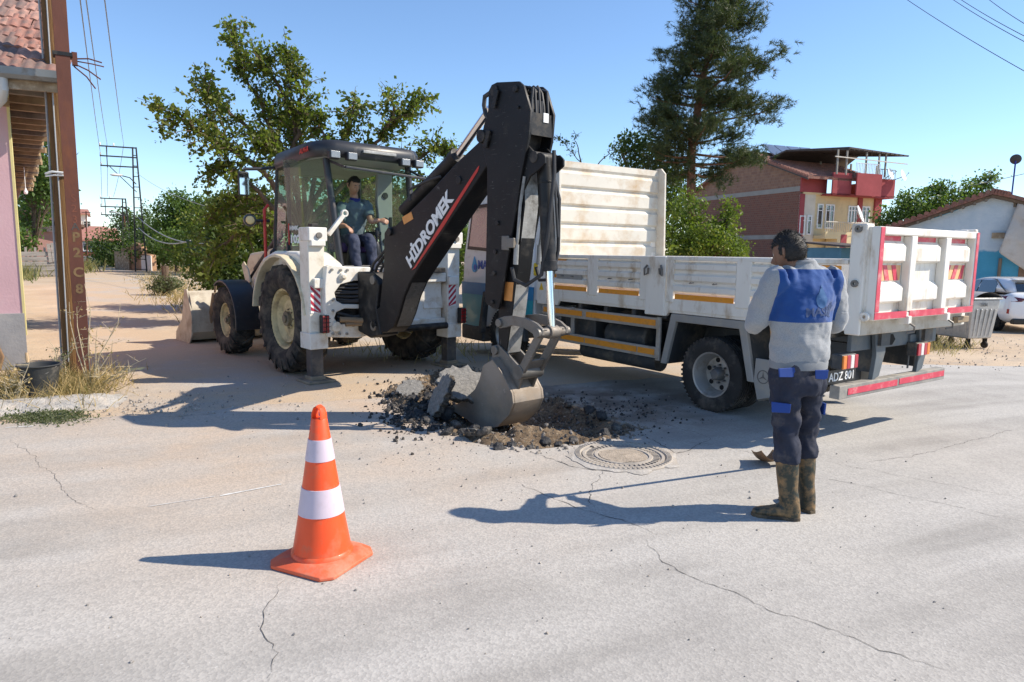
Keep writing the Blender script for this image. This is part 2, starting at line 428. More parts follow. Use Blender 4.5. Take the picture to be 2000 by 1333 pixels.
# ------------------------------------------------------------------ the dig: soil, slabs, chunks
def soil_mat():
    mt, t, b = newmat('dug_soil'); co = coords(t)
    c = mixc(t, ramp(t, noi(t, co, 2.5, 6, .65), .35, .65), (.12, .085, .055), (.25, .18, .115))
    c = mixc(t, ramp(t, noi(t, co, 30, 5, .7), .52, .68), c, (.34, .27, .19))
    c = mixc(t, ramp(t, noi(t, co, 18, 5, .7), .52, .66), c, (.035, .032, .03))
    t.links.new(c, b.inputs['Base Color']); b.inputs['Roughness'].default_value = .95; b.inputs['Specular IOR Level'].default_value = .2
    bump(t, b, noi(t, co, 60, 7, .75), .9, .02); return mt
SOIL = soil_mat()
MOUND = gnd(868, 775); MOUND2 = gnd(1060, 845)
def soilz(x, y):
    e = segd(x, y, PIT); ins = inpoly(x, y, PIT)
    z = -.13*min(1, e/.3) if ins else -.02-.05*min(1, e/.3)
    d1 = math.hypot(x-MOUND.x, (y-MOUND.y)*.8); z += .24*math.exp(-(d1/.46)**2)
    d2 = math.hypot((x-MOUND2.x)*.6, y-MOUND2.y); z += .15*math.exp(-(d2/.28)**2)
    z += .06*math.exp(-((x-gnd(960, 860).x)**2+(y-gnd(960, 860).y)**2)/.09)
    z += .045*fbm(x*4, y*4, 0, 6)+.022*fbm(x*16, y*16, 5, 4)
    if not ins: z -= min(.3, max(0, e-.06)*.9)
    return z
xs = [p.x for p in PIT]; ys = [p.y for p in PIT]
x0_, x1_, y0_, y1_ = min(xs)-.3, max(xs)+.3, min(ys)-.3, max(ys)+.3
mb = MB(); mb.grid(lambda a, b: (x0_+(x1_-x0_)*a, y0_+(y1_-y0_)*b, soilz(x0_+(x1_-x0_)*a, y0_+(y1_-y0_)*b)), 130, 170)
mb.build('excavated_soil', SOIL, kind='stuff', label='brown dug soil heaped in the broken road under the bucket', cat='soil', ang=80)
def rock(rr, n=1, flat=.7):
    bm = bmesh.new(); bmesh.ops.create_icosphere(bm, subdivisions=n, radius=1)
    s = (1, rr.uniform(.6, .95), rr.uniform(.45, .8)*flat/.7); ph = rr.uniform(0, 90)
    for v in bm.verts:
        v.co *= 1+.38*noise.noise(v.co*1.3+Vector((ph, 0, 0)))+(.22*noise.noise(v.co*3.1+Vector((0, ph, 0))) if n > 1 else 0); v.co.x *= s[0]; v.co.y *= s[1]; v.co.z *= s[2]
    return [tuple(v.co) for v in bm.verts], [tuple(w.index for w in f.verts) for f in (bm.verts.index_update() or bm.faces)]
rr = random.Random(5)
ROCKS = [rock(rr) for _ in range(8)]; ROCKS2 = [rock(rr, 2) for _ in range(5)]
def rub_mat(name, cols):
    mt, t, b = newmat(name); co = coords(t)
    g = nd(t, 'ShaderNodeNewGeometry'); rp = nd(t, 'ShaderNodeValToRGB'); e = rp.color_ramp.elements
    while len(e) < len(cols): e.new(.5)
    for i, c in enumerate(cols): e[i].position = i/len(cols); e[i].color = (*c, 1)
    rp.color_ramp.interpolation = 'CONSTANT'; t.links.new(g.outputs['Random Per Island'], rp.inputs[0])
    c = mixc(t, ramp(t, noi(t, co, 40, 6, .7), .4, .7), rp.outputs[0], (.30, .27, .24))
    t.links.new(c, b.inputs['Base Color']); b.inputs['Roughness'].default_value = .85
    bump(t, b, noi(t, co, 90, 6, .75), .8, .01); return mt
RUB = rub_mat('rubble', [(.03, .03, .032), (.05, .048, .045), (.22, .18, .14), (.12, .10, .085), (.35, .30, .25)])
PEB = rub_mat('pebbles', [(.30, .28, .26), (.42, .39, .35), (.2, .19, .18), (.5, .44, .37), (.36, .30, .24)])
def scatter(mb, p, s, R_=None):
    vs_, fs = rr.choice(R_ or ROCKS); e = Euler((rr.uniform(0, 6), rr.uniform(0, 6), rr.uniform(0, 6))).to_matrix()
    mb.add([Vector(p)+e @ (Vector(v)*s) for v in vs_], fs)
mb = MB()
for i in range(5200):
    u, v = rr.random(), rr.random(); x, y = x0_+(x1_-x0_)*u, y0_+(y1_-y0_)*v
    e = segd(x, y, PIT)
    if not inpoly(x, y, PIT) and e > .16: continue
    s = .006+.024*rr.random()**3.5; mb.add([], []); scatter(mb, (x, y, max(soilz(x, y), .008 if not inpoly(x, y, PIT) else -9)+s*.2), s)
mb.build('rubble', RUB, kind='stuff', label='small rubble and stones scattered over the dug soil', cat='rubble', smooth=False)
# larger broken asphalt pieces, one by one
ASPH = M('broken_asphalt', (.055, .053, .05), .9, var=.4, vs=14, dirt=(.22, .19, .16), damt=.55, ds=9, bmp=.9, bs=70, bd=.015)
ASPH_BLACK = M('tarry_asphalt', (.028, .028, .03), .7, var=.5, vs=14, dirt=(.10, .09, .08), damt=.35, ds=12, bmp=.9, bs=80, bd=.015)
spots = [(770, 790, .06), (792, 800, .07), (815, 812, .08), (838, 822, .09), (850, 838, .06), (872, 846, .07), (890, 832, .07), (905, 850, .06), (925, 840, .06), (945, 858, .07), (870, 812, .08), (845, 800, .07), (826, 790, .07), (808, 782, .08), (862, 785, .08), (885, 800, .07), (840, 770, .08), (858, 752, .07), (824, 765, .08), (795, 772, .06), (1000, 868, .05), (1035, 872, .05), (1065, 866, .06), (1090, 870, .05), (1120, 862, .05), (975, 866, .06), (1180, 850, .05), (1205, 838, .06), (1150, 805, .06), (1175, 815, .06), (1110, 792, .05), (740, 775, .04)]
for i, (px, py, s) in enumerate(spots):
    p = gnd(px, py); p = gnd(px, py, max(0, soilz(p.x, p.y))); vs_, fs = rr.choice(ROCKS2); sc = s*rr.uniform(.7, 1.1); e = Euler((rr.uniform(-.6, .6), rr.uniform(-.6, .6), rr.uniform(0, 6))).to_matrix()
    o = MB().add([e @ (Vector(v)*sc) for v in vs_], fs).build('asphalt_chunk', ASPH_BLACK if i % 3 else ASPH, smooth=False, loc=(p.x, p.y, max(soilz(p.x, p.y), .0)+sc*.25))
    where = 'heaped left of the bucket' if px < 900 else ('in front of the bucket at the near edge' if py > 842 and px < 1130 else ('at the right end of the dig' if px > 1100 else 'beside the tip of the bucket'))
    tag(o, ('large ' if s > .065 else 'small ')+('black' if i % 3 else 'grey')+' broken asphalt chunk '+where, 'asphalt chunk', 'broken asphalt chunks round the dig')
def slab(name, c, size, rot, label, seed):
    """broken sheet of asphalt: flat worn top, ragged crumbling edge"""
    r2 = random.Random(seed); n = 34; bm = bmesh.new(); rings = []
    rad = [(.78+.22*r2.random())*(1+.16*noise.noise((math.cos(2*math.pi*i/n)*2, math.sin(2*math.pi*i/n)*2, seed))) for i in range(n)]
    for k, zz in ((.35, .5), (.75, .5), (.97, .46), (1.0, .15), (.95, -.2), (.86, -.5), (.4, -.5)):
        rings.append([bm.verts.new((size[0]/2*math.cos(2*math.pi*i/n)*rad[i]*k*(1+(.10*r2.uniform(-1, 1) if k > .8 else 0)), size[1]/2*math.sin(2*math.pi*i/n)*rad[i]*k*(1+(.10*r2.uniform(-1, 1) if k > .8 else 0)), size[2]*(zz+r2.uniform(-.10, .10)*(1 if zz < .45 else .25)))) for i in range(n)])
    for a, b in zip(rings, rings[1:]):
        for i in range(n): bm.faces.new((a[i], a[(i+1) % n], b[(i+1) % n], b[i]))
    bm.faces.new(rings[0]); bm.faces.new(rings[-1]); bmesh.ops.recalc_face_normals(bm, faces=bm.faces)
    me = bpy.data.meshes.new(name); bm.to_mesh(me); bm.free()
    mt, t, b = newmat('slab_asphalt') if 'slab_asphalt' not in MATS else (MATS['slab_asphalt'], None, None)
    if t:
        co = coords(t); sp = nd(t, 'ShaderNodeSeparateXYZ'); t.links.new(co, sp.inputs[0]); top = ramp(t, sp.outputs['Z'], .02, .03)
        cc = mixc(t, top, mixc(t, ramp(t, noi(t, co, 30, 6, .7), .4, .65), (.022, .021, .02), (.14, .115, .09)), mixc(t, ramp(t, noi(t, co, 26, 6, .7), .35, .7), (.15, .145, .135), (.31, .295, .27)))
        t.links.new(cc, b.inputs['Base Color']); b.inputs['Roughness'].default_value = .95; bump(t, b, noi(t, co, 60, 7, .75), .9, .015); MATS['slab_asphalt'] = mt
    o = link_mesh(name, me, mt); o.location = c; o.rotation_euler = rot; return tag(o, label, 'asphalt slab')
p = gnd(908, 757, .24); slab('asphalt_slab', (p.x, p.y, .26), (.66, .62, .09), (R(28), R(6), R(20)), 'large lifted asphalt slab with pale top leaning beside the bucket', 3)
p = gnd(862, 775, .2); slab('asphalt_slab', (p.x, p.y, .20), (.5, .38, .08), (R(-6), R(-62), R(30)), 'dark asphalt slab standing on edge left of the pale slab', 5)
p = gnd(800, 762, .1); slab('asphalt_slab', (p.x, p.y, .10), (.42, .3, .07), (R(12), R(-18), R(70)), 'small tilted asphalt slab at the left end of the dig', 8)
p = gnd(935, 852, .03); slab('asphalt_slab', (p.x, p.y, .05), (.3, .22, .07), (R(-18), R(10), R(10)), 'ochre dusted slab fragment in front of the bucket tip', 9)
mb = MB()
for i in range(1700):
    px, py = rr.gauss(820, 42), rr.gauss(800, 24); p = gnd(px, py); s = .006+.03*rr.random()**3
    z = soilz(p.x, p.y) if inpoly(p.x, p.y, PIT) else .008
    scatter(mb, (p.x, p.y, z+s*.3), s)
for i in range(420):
    px, py = rr.gauss(1200, 80), rr.gauss(806, 22); p = gnd(px, py); s = .005+.018*rr.random()**3
    z = soilz(p.x, p.y) if inpoly(p.x, p.y, PIT) else .008
    scatter(mb, (p.x, p.y, z+s*.3), s)
mb.build('asphalt_crumbs', M('asphalt_crumb', (.03, .029, .029), .85, var=.5, vs=30, dirt=(.16, .13, .10), damt=.45, ds=40, bmp=.5, bs=120), kind='stuff', label='black asphalt crumbs scattered left and right of the dig', cat='rubble', smooth=False)
# loose gravel on the street mouth and road edge
mb = MB()
def gravel(n, c, sx, sy, smax, z=.008):
    for i in range(n):
        px, py = rr.gauss(c[0], sx), rr.gauss(c[1], sy)
        if py < 560: continue
        p = gnd(px, py); s = .004+smax*rr.random()**3
        if inpoly(p.x, p.y, PIT): continue
        scatter(mb, (p.x, p.y, z+drop(p.x, p.y)+s*.3), s)
gravel(420, (330, 795), 130, 14, .016); gravel(200, (60, 790), 70, 16, .02); gravel(180, (820, 850), 120, 34, .010); gravel(160, (1000, 900), 380, 60, .010)
gravel(260, (1760, 690), 140, 12, .02); gravel(160, (1950, 660), 60, 14, .022); gravel(150, (500, 760), 250, 30, .012); gravel(70, (1250, 780), 160, 40, .010); gravel(90, (1000, 1150), 600, 120, .006)
mb.build('loose_gravel', PEB, kind='stuff', label='loose grey gravel strewn along the street mouth and road edge', cat='gravel', smooth=False)
# low rubble kerb bank below the pole, left
KM = M('crumbled_kerb', (.40, .38, .35), .95, var=.25, vs=6, dirt=(.5, .42, .33), damt=.5, bmp=1., bs=40, bd=.02)
def bank(a, b):
    A, B_ = gnd(-60, 808), gnd(250, 782); p = A.lerp(B_, a); n = Vector((-.35, .93, 0)); w = (b-.5)*.8
    z = .10*max(0, 1-(2*(b-.5))**2)*(1-max(0, (a-.75)*4)) + .02*fbm(p.x*6, (p.y+w)*9)-.01
    q = p+n*w; return (q.x, q.y, z)
o = MB().grid(bank, 60, 14).build('kerb_bank', KM, kind='structure', ang=80)

# ------------------------------------------------------------------ manhole
c = gnd(1217, 893); IRON = M('cast_iron_dusty', (.33, .30, .265), .85, metal=.05, var=.2, vs=8, dirt=(.42, .37, .31), damt=1.0, ds=6, bmp=.5, bs=90)
COLLAR_ = M('manhole_dirt', (.36, .30, .235), .95, var=.25, vs=14, bmp=.9, bs=90, bd=.01)
mh = thing('manhole_cover', 'round cast iron manhole cover with ribbed ring set in the road', 'manhole cover', (c.x, c.y, .008), R(20))
MB().lathe([(.37, -.05), (.40, .004), (.385, .016), (.345, .016), (.335, .004), (.33, -.05)], n=48).build('frame', IRON, mh)
MB().lathe([(0, .002), (.20, .002), (.205, .010), (.23, .010), (.235, .002), (.30, .002), (.305, .012), (.328, .012), (.33, -.05)], n=48).build('lid', IRON, mh)
mb = MB()
for i in range(44):
    a = 2*math.pi*i/44; e = Matrix.Rotation(a, 3, 'Z'); mb.box(e @ Vector((.268, 0, .008)), (.045, .014, .005), e)
for i in range(64):
    a = 2*math.pi*i/64; e = Matrix.Rotation(a, 3, 'Z'); mb.box(e @ Vector((.365, 0, .018)), (.03, .01, .008), e)
mb.build('ribs', IRON, mh)
mb = MB()
for i in range(10):
    for j in range(10):
        x, y = (i-4.5)*.036, (j-4.5)*.036
        if math.hypot(x, y) < .17: mb.box((x, y, .002), (.024, .024, .006))
mb.build('studs', IRON, mh)
MB().grid(lambda a, b: (.19*a*math.cos(6.2832*b)*(1+.2*fbm(b*6, 1)), .19*a*math.sin(6.2832*b)*(1+.2*fbm(b*6, 1)), .0065+.004*(1-a)+.002*fbm(a*9, b*20)), 8, 40).build('dirt_layer', COLLAR_, mh)
COLLAR = M('patch_concrete', (.43, .40, .36), .95, var=.15, vs=5, dirt=(.30, .24, .18), damt=.4, bmp=.7, bs=40, bd=.01)
mb = MB(); k = 60; v0 = []
for i in range(k):
    a = 2*math.pi*i/k; q = .45+.09*fbm(math.cos(a)*2, math.sin(a)*2)
    v0 += [(.385*math.cos(a), .385*math.sin(a), .012), (q*math.cos(a), q*math.sin(a)*.95, .004)]
mb.add(v0, [(2*i, 2*i+1, 2*((i+1) % k)+1, 2*((i+1) % k)) for i in range(k)]); mb.build('collar', COLLAR, mh)
# ================================================================== BACKHOE LOADER
BF = Frame((-1.60, 8.90, 0), R(41.57))
BLK = M('boom_black', (.009, .009, .010), .5, spec=.3, var=.35, vs=2.5, dirt=(.06, .053, .046), damt=.22, ds=3.5, scr=(.10, .097, .092), bmp=.1, bs=60)
BLK2 = M('black_steel', (.011, .011, .012), .5, spec=.35, var=.3, vs=5, dirt=(.09, .078, .065), damt=.45, ds=6, bmp=.15)
WORN = M('worn_steel', (.20, .19, .175), .5, metal=.55, var=.35, vs=5, dirt=(.22, .18, .14), damt=.55, ds=5, scr=(.45, .43, .40), bmp=.25, bs=40)
GREYLIT = M('grey_steel_lit_face', (.30, .30, .29), .55, metal=.3, var=.3, vs=6, dirt=(.10, .095, .09), damt=.4, ds=7, scr=(.5, .5, .48), bmp=.2)  # grey of plain steel parts, also the painted-on lit face of the stick
BKT = M('bucket_steel', (.25, .215, .18), .6, metal=.35, var=.3, vs=3, dirt=(.34, .27, .20), damt=.65, ds=3.5, scr=(.42, .38, .33), bmp=.35, bs=40)
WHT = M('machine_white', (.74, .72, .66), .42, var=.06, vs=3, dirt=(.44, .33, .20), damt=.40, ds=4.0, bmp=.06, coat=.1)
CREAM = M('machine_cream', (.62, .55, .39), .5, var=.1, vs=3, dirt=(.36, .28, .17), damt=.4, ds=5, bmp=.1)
RIMM = M('rim_cream', (.62, .50, .26), .5, var=.12, vs=5, dirt=(.25, .19, .12), damt=.5, ds=6, bmp=.1)
RUBR = M('tyre_rubber', (.030, .029, .028), .85, var=.3, vs=6, dirt=(.15, .125, .095), damt=.55, ds=5, bmp=.4, bs=60, spec=.3)
CHROME = M('chrome_rod', (.75, .75, .76), .12, metal=1., var=.04, bmp=0)
HOSE = M('hydraulic_hose', (.028, .028, .03), .6, var=.3, bmp=.1)
CABM = M('cab_black', (.022, .023, .027), .4, var=.2, dirt=(.14, .12, .10), damt=.25, ds=5, bmp=.08)
CABG = M('cab_grey', (.09, .10, .12), .45, var=.12, dirt=(.25, .22, .18), damt=.3, ds=5)
TRIM = M('cab_trim_grey', (.27, .29, .29), .6, var=.1)
GLASS = glassmat('cab_glass', (.78, .88, .78), .10)
LAMPG = M('lamp_glass', (.26, .27, .28), .25, metal=.3, var=.15, vs=60, bmp=.3, bs=140)
REDR = M('red_paint', (.55, .035, .025), .4, var=.1)
REDL = M('red_lens', (.28, .012, .015), .2, var=.2, vs=30, coat=.4)
ORNG = M('orange_sticker', (.72, .30, .08), .6, var=.12, vs=12)
STICKW = M('decal_white', (.80, .80, .78), .5, var=.05)
bh = thing('backhoe_loader', 'cream and black backhoe loader digging up the road with its arm', 'backhoe loader', BF.o, BF.a)
def bpol(pts, x): return [tuple(BF.atx(a, b, x).yz) for a, b in pts]
def bpt(px, py, x): return BF.atx(px, py, x)

# ---- tyres and wheels
def tyre_mesh(R_, ri, w, nl, lug):
    mb = MB(); h = w/2; side = R_-ri
    mb.lathe([(ri, -h*.72), (ri+side*.25, -h*.95), (ri+side*.62, -h), (R_-.055, -h*.9), (R_-.028, -h*.6), (R_-.022, 0), (R_-.028, h*.6), (R_-.055, h*.9), (ri+side*.62, h), (ri+side*.25, h*.95), (ri, h*.72), (ri-.02, 0)], ax=(1, 0, 0), n=48, closed=True)
    for i in range(nl):
        for sgn in (-1, 1):
            a0 = 2*math.pi*(i+(.5 if sgn > 0 else 0))/nl; rows = []
            for (xx, da, rr_in, rr_out, th) in ((-.06*w, 0, R_-.05, R_, lug*.8), (.24*w, .10, R_-.05, R_, lug*.9), (.46*w, .19, R_-.06, R_-.012, lug), (.525*w, .235, R_-.17, R_-.09, lug*1.05)):
                a = a0+da*(24/nl)*1.0; ring = []
                for rad, dt in ((rr_in, -th), (rr_in, th), (rr_out, th*.7), (rr_out, -th*.7)):
                    ang = a+dt/R_; ring.append((sgn*xx, rad*math.sin(ang), rad*math.cos(ang)))
                rows.append(ring)
            mb.loft(rows)
    return mb
def wheel(parent, c, R_, ri, w, nl, lug, side, dish, rimmat=None, front=False):
    s = side; rm = rimmat or RIMM
    mb = MB().lathe([(0, s*dish), (ri*.32, s*dish), (ri*.34, s*(dish-.02)), (ri*.62, s*(dish-.02)), (ri*.78, s*(dish+.03)), (ri*.80, s*(dish-.04)), (ri*.5, s*(dish-.06)), (0, s*(dish-.06))], ax=(1, 0, 0), n=32)
    wh = mb.build('wheel', rm, parent, loc=c)
    MB().lathe([(ri+.005, -w*.36), (ri+.02, -w*.37), (ri+.02, -w*.33), (ri*.93, -w*.30), (ri*.84, -w*.1), (ri*.82, 0), (ri*.84, w*.1), (ri*.93, w*.30), (ri+.02, w*.33), (ri+.02, w*.37), (ri+.005, w*.36), (ri-.01, w*.28), (ri-.01, -w*.28)], ax=(1, 0, 0), n=40, closed=True).build('rim', rm, wh)
    tyre_mesh(R_, ri, w, nl, lug).build('tyre', RUBR, wh, ang=40)
    mb = MB(); mb.cyl((s*(dish-.01), 0, 0), (s*(dish+.05), 0, 0), ri*.24, 20); mb.cyl((s*(dish+.05), 0, 0), (s*(dish+.075), 0, 0), ri*.13, 16)
    for i in range(8):
        a = 2*math.pi*i/8; mb.cyl((s*(dish-.02), ri*.30*math.cos(a), ri*.30*math.sin(a)), (s*(dish+.02), ri*.30*math.cos(a), ri*.30*math.sin(a)), .014, 6)
    mb.build('hub', M('hub_dusty', (.20, .18, .13), .6, metal=.4, var=.3, dirt=(.35, .28, .18), damt=.5), wh, bevel=.004); return wh
for s in (-1, 1):
    wheel(bh, (s*.91, .93, .715), .715, .40, .42, 19, .028, s, .06)
    wheel(bh, (s*.95, 3.05, .525), .525, .27, .33, 15, .026, s, .05)

# ---- chassis, hood, axles
MB().bx(-.34, .34, .2, 3.5, .55, .95).build('chassis', BLK2, bh, bevel=.02)
MB().cyl((-.9, .93, .715), (.9, .93, .715), .11).cyl((-.9, 3.05, .525), (.9, 3.05, .525), .08).build('axles', BLK2, bh)
MB().yz([(2.0, .95), (3.85, .95), (3.9, 1.05), (3.85, 1.42), (3.7, 1.55), (2.0, 1.68)], -.42, .42).build('hood', CREAM, bh, bevel=.05)
MB().bx(-.62, -.36, 1.55, 2.1, .62, 1.1).bx(.36, .62, 1.55, 2.1, .62, 1.1).build('side_tank', BLK2, bh, bevel=.03)
mb = MB()
for z in (.45, .78): mb.bx(-.86, -.6, 1.72, 2.02, z, z+.03)
mb.build('step', REDR, bh)
# rear mudguards
for s in (-1, 1):
    prof = []
    for i in range(15):
        a = R(8+i*(172-8)/14); prof.append((.93+.84*math.cos(a), .715+.84*math.sin(a)*1.0))
    inner = [(.93+(y-.93)*.955, .715+(z-.715)*.955) for y, z in prof]
    x0, x1 = (-1.14, -.60) if s < 0 else (.60, 1.14)
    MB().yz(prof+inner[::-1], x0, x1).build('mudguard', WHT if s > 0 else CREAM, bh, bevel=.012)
    MB().yz([(.15, 1.28), (1.75, 1.28), (1.7, 1.50), (1.3, 1.60), (.6, 1.60), (.2, 1.45)], *((-1.0, -.55) if s < 0 else (.6, 1.0))).build('mudguard_top', WHT, bh, bevel=.05, seg=3)
    # front mudguards
    prof = []
    for i in range(11):
        a = R(60+i*(190-60)/10); prof.append((3.05+.62*math.cos(a), .525+.62*math.sin(a)))
    inner = [(3.05+(y-3.05)*.95, .525+(z-.525)*.95) for y, z in prof]
    MB().yz(prof+inner[::-1], *((-1.13, -.76) if s < 0 else (.76, 1.13))).build('front_mudguard', CABM, bh, bevel=.01)

# ---- rear frame and stabilizers
mb = MB(); mb.bx(-.92, .92, .02, .16, 1.20, 1.33).bx(-.92, .92, .04, .15, .60, .70)
mb.build('rear_frame', WHT, bh, bevel=.015)
MB().bx(-.90, .90, .12, .15, .69, 1.21).build('rear_plate', WHT, bh)
MB().cyl((-.2, -.04, .60), (.88, -.04, .60), .045, 16).build('slide_tube', BLK2, bh)
MB().bx(.22, .86, -.05, .02, 1.33, 1.40).build('rubber_strip', BLK2, bh, bevel=.008)
def chevrons(parent, x0, x1, z0, z1, y, flip):
    p = MB().bx(x0, x1, y-.006, y, z0, z1).build('warning_plate', STICKW, parent)
    n = 4; w = x1-x0; hh = (z1-z0)
    for i in range(n+1):
        zz = z0-w*.7+i*hh/n; a, b = zz, zz+hh/n*.5; dz = w*1.0
        poly = [(x0, a+(dz if flip else 0)), (x1, a+(0 if flip else dz)), (x1, b+(0 if flip else dz)), (x0, b+(dz if flip else 0))]
        poly = [(xx, max(z0, min(z1, zz_))) for xx, zz_ in poly]
        if max(q[1] for q in poly)-min(q[1] for q in poly) > .02: MB().xz(poly, y-.009, y-.0065).build('red_stripe', M('red_white_film', (.42, .03, .06), .4, var=.15), p)
for s in (-1, 1):
    c = -1.01 if s < 0 else 1.03; g = 'stabilizer'
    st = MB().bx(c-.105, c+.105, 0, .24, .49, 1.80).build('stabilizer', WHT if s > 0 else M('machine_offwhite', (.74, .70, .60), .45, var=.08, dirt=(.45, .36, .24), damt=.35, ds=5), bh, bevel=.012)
    MB().bx(c-.12, c+.12, -.03, .25, .42, .62).bx(c-.105 if s > 0 else c-.06, c+.06 if s > 0 else c+.17, -.05, .2, 1.16, 1.28).build('clamp', WHT, st, bevel=.012)
    MB().bx(c-.115, c+.125, -.05, .24, 1.72, 1.885).bx(c-.09, c+.10, -.055, .2, 1.66, 1.74).build('cap', WHT, st, bevel=.015)
    MB().cyl((c+.01, -.075, 1.79), (c+.01, -.04, 1.79), .035, 18).build('pin', WORN, st)
    MB().bx(c-.045, c+.045, .02, .12, 1.88, 1.93).build('valve', BLK2, st, bevel=.01)
    MB().bx(c-.075, c+.085, .045, .19, .05, .5).build('leg', M('stab_leg', (.075, .075, .08), .5, metal=.4, var=.3, dirt=(.25, .21, .16), damt=.4), st, bevel=.008)
    MB().bx(c-.17, c+.19, -.08, .30, 0.0, .035).bx(c-.09, c+.10, .02, .22, .03, .08).build('foot', M('foot_muddy', (.26, .21, .15), .9, var=.25, vs=8, bmp=.5), st, bevel=.01)
    chevrons(st, c-.09, c+.035, .86, 1.20, -.001, s < 0)
    lx = c+.05 if s < 0 else c+.09
    lp = MB().bx(lx-.05, lx+.05, -.11, -.03, .62, .84).build('tail_light', BLK2, st, bevel=.012)
    MB().bx(lx-.042, lx+.042, -.122, -.108, .63, .83).build('lens', REDL, lp, bevel=.008)
    mb = MB()
    for i in range(4): mb.bx(lx-.052, lx+.052, -.13, -.124, .645+i*.05, .652+i*.05)
    mb.bx(lx-.003, lx+.003, -.13, -.124, .62, .84); mb.build('grille', BLK2, lp)
mb = MB(); a, b = Vector((-.86, -.02, 1.80)), Vector((-.66, -.02, 2.04)); mb.bar(a, b, .05, .045, (0, 1, 0)); mb.lathe([(.026, -.02), (.045, -.02), (.045, .02), (.026, .02)], b+Vector((.02, 0, .025)), (0, 1, 0), 20, closed=True)
mb.build('locking_bar', WHT, bh, bevel=.004)

# ---- sliding carriage, kingpost
ch = lambda px, py: tuple(BF.aty(px, py, -.08).xz)
outl = [ch(*p) for p in ((636, 521), (642, 518), (676, 521), (722, 522), (724, 548), (690, 549), (664, 556), (652, 572), (656, 588), (668, 594), (716, 595), (718, 604), (672, 603), (656, 610), (652, 622), (660, 633), (690, 632), (716, 634), (716, 656), (700, 660), (640, 659), (635, 640), (633, 560))]
cr = MB().xz(outl, -.10, .0).build('carriage', WHT, bh, bevel=.012)
MB().bx(-.86, -.30, .0, .10, .60, 1.34).build('carriage_back', BLK2, cr)
mb = MB()
for px, py in ((646, 527), (663, 528), (676, 528), (648, 586), (648, 607), (648, 652), (661, 652), (675, 652)):
    x, z = ch(px, py); mb.cyl((x, -.125, z), (x, -.10, z), .017, 8)
mb.build('bolts', M('bolt_steel', (.33, .32, .30), .5, metal=.6), cr, bevel=.003)
mb = MB()
for i in range(7):
    z = 1.20-.035*i; mb.tube([(-.80, -.02-.01*(i % 2), z), (-.6, -.09, z-.01*(i % 3)), (-.40, -.14, z)], .015, 8)
for i in range(3): mb.tube([(-.78, -.05, .86-.05*i), (-.6, -.12, .80-.05*i), (-.42, -.16, .82-.04*i)], .02, 8)
mb.build('hoses', HOSE, cr)
mb = MB(); x, z = ch(667, 540); mb.lathe([(0, 0), (.045, 0), (.045, .03), (.02, .05), (0, .05)], (x, -.10, z), (0, -1, 0), 16)
x, z = ch(655, 638); mb.lathe([(0, 0), (.06, 0), (.06, .02), (.02, .03), (0, .03)], (x, -.10, z), (0, -1, 0), 16); mb.build('clamp_discs', M('machine_offwhite', (.7, .7, .6)), cr)
MB().cyl((-.78, -.12, .78), (-.5, -.22, .76), .035).cyl((-.5, -.22, .76), (-.40, -.30, .75), .02).cyl((-.72, -.15, .72), (-.5, -.2, .72), .028).build('swing_cylinder', M('rusty_steel', (.22, .15, .09), .7, metal=.3, var=.4, dirt=(.3, .23, .15), damt=.6), cr)
KX0, KX1 = -.53, -.27
kp = bpol(((723, 528), (748, 527), (752, 560), (748, 590), (742, 602), (748, 625), (748, 650), (724, 655), (716, 640), (712, 612), (722, 600)), -.53)
kp = [(y, z) for y, z in kp]
MB().yz([(-.10, 1.36), (-.52, 1.36), (-.62, 1.22), (-.55, .95), (-.66, .62), (-.40, .56), (-.10, .62), (-.12, .95)], KX0, KX1).build('kingpost', BLK2, bh, bevel=.02)
mb = MB(); mb.cyl((KX0-.02, -.50, 1.27), (KX1+.02, -.50, 1.27), .055).cyl((KX0-.02, -.50, .72), (KX1+.02, -.50, .72), .06); mb.build('kingpost_pin', WORN, bh, bevel=.005)

# ---- boom
XL, XR = -.52, -.27
bo = bpol(((741, 600), (745, 560), (749, 520), (750, 455), (757, 445), (772, 441), (800, 413), (840, 374), (891, 318), (935, 277), (950, 256), (968, 248), (985, 262), (978, 292), (955, 318), (930, 356), (901, 398), (858, 462), (820, 520), (800, 552), (788, 580), (778, 615), (768, 640), (755, 650), (735, 652), (722, 645), (719, 630), (724, 612)), XL)
boom = MB().yz(bo, XL, XR).build('boom', BLK, bh, bevel=.015)
mb = MB()
for px, py, r_, ex in ((763, 453, .045, .03), (733, 634, .05, .03), (897, 352, .04, .015), (949, 268, .06, .07)):
    p = bpt(px, py, XL); mb.cyl((XL-ex, p.y, p.z), (XR+ex, p.y, p.z), r_, 20)
mb.build('pin', BLK2, boom, bevel=.006)
# bare worn strip along the inside of the bend
mb = MB(); pts = bpol(((800, 552), (788, 580), (779, 613), (770, 638)), XL)
vs_ = []
for y, z in pts: vs_ += [(XL+.03, y-.004, z-.004), (XR-.03, y-.004, z-.004)]
MB().add(vs_, [(2*i, 2*i+1, 2*i+3, 2*i+2) for i in range(len(pts)-1)]).build('wear_strip', M('boom_worn', (.13, .12, .108), .5, metal=.3, var=.4, vs=9, dirt=(.03, .028, .026), damt=.6, ds=9, scr=(.30, .29, .27), bmp=.2), boom)
mb = MB()
for k, x in enumerate((XL+.06, XL+.11, XL+.17)): mb.tube([(x, -.25, 1.24-.05*k), (x-.02, -.42, 1.46-.03*k), (x, -.62, 1.60), tuple(Vector((x, 0, 0))+Vector((0, *bpt(800, 414, XL).yz)))], .017, 8)
mb.build('hoses', HOSE, boom)
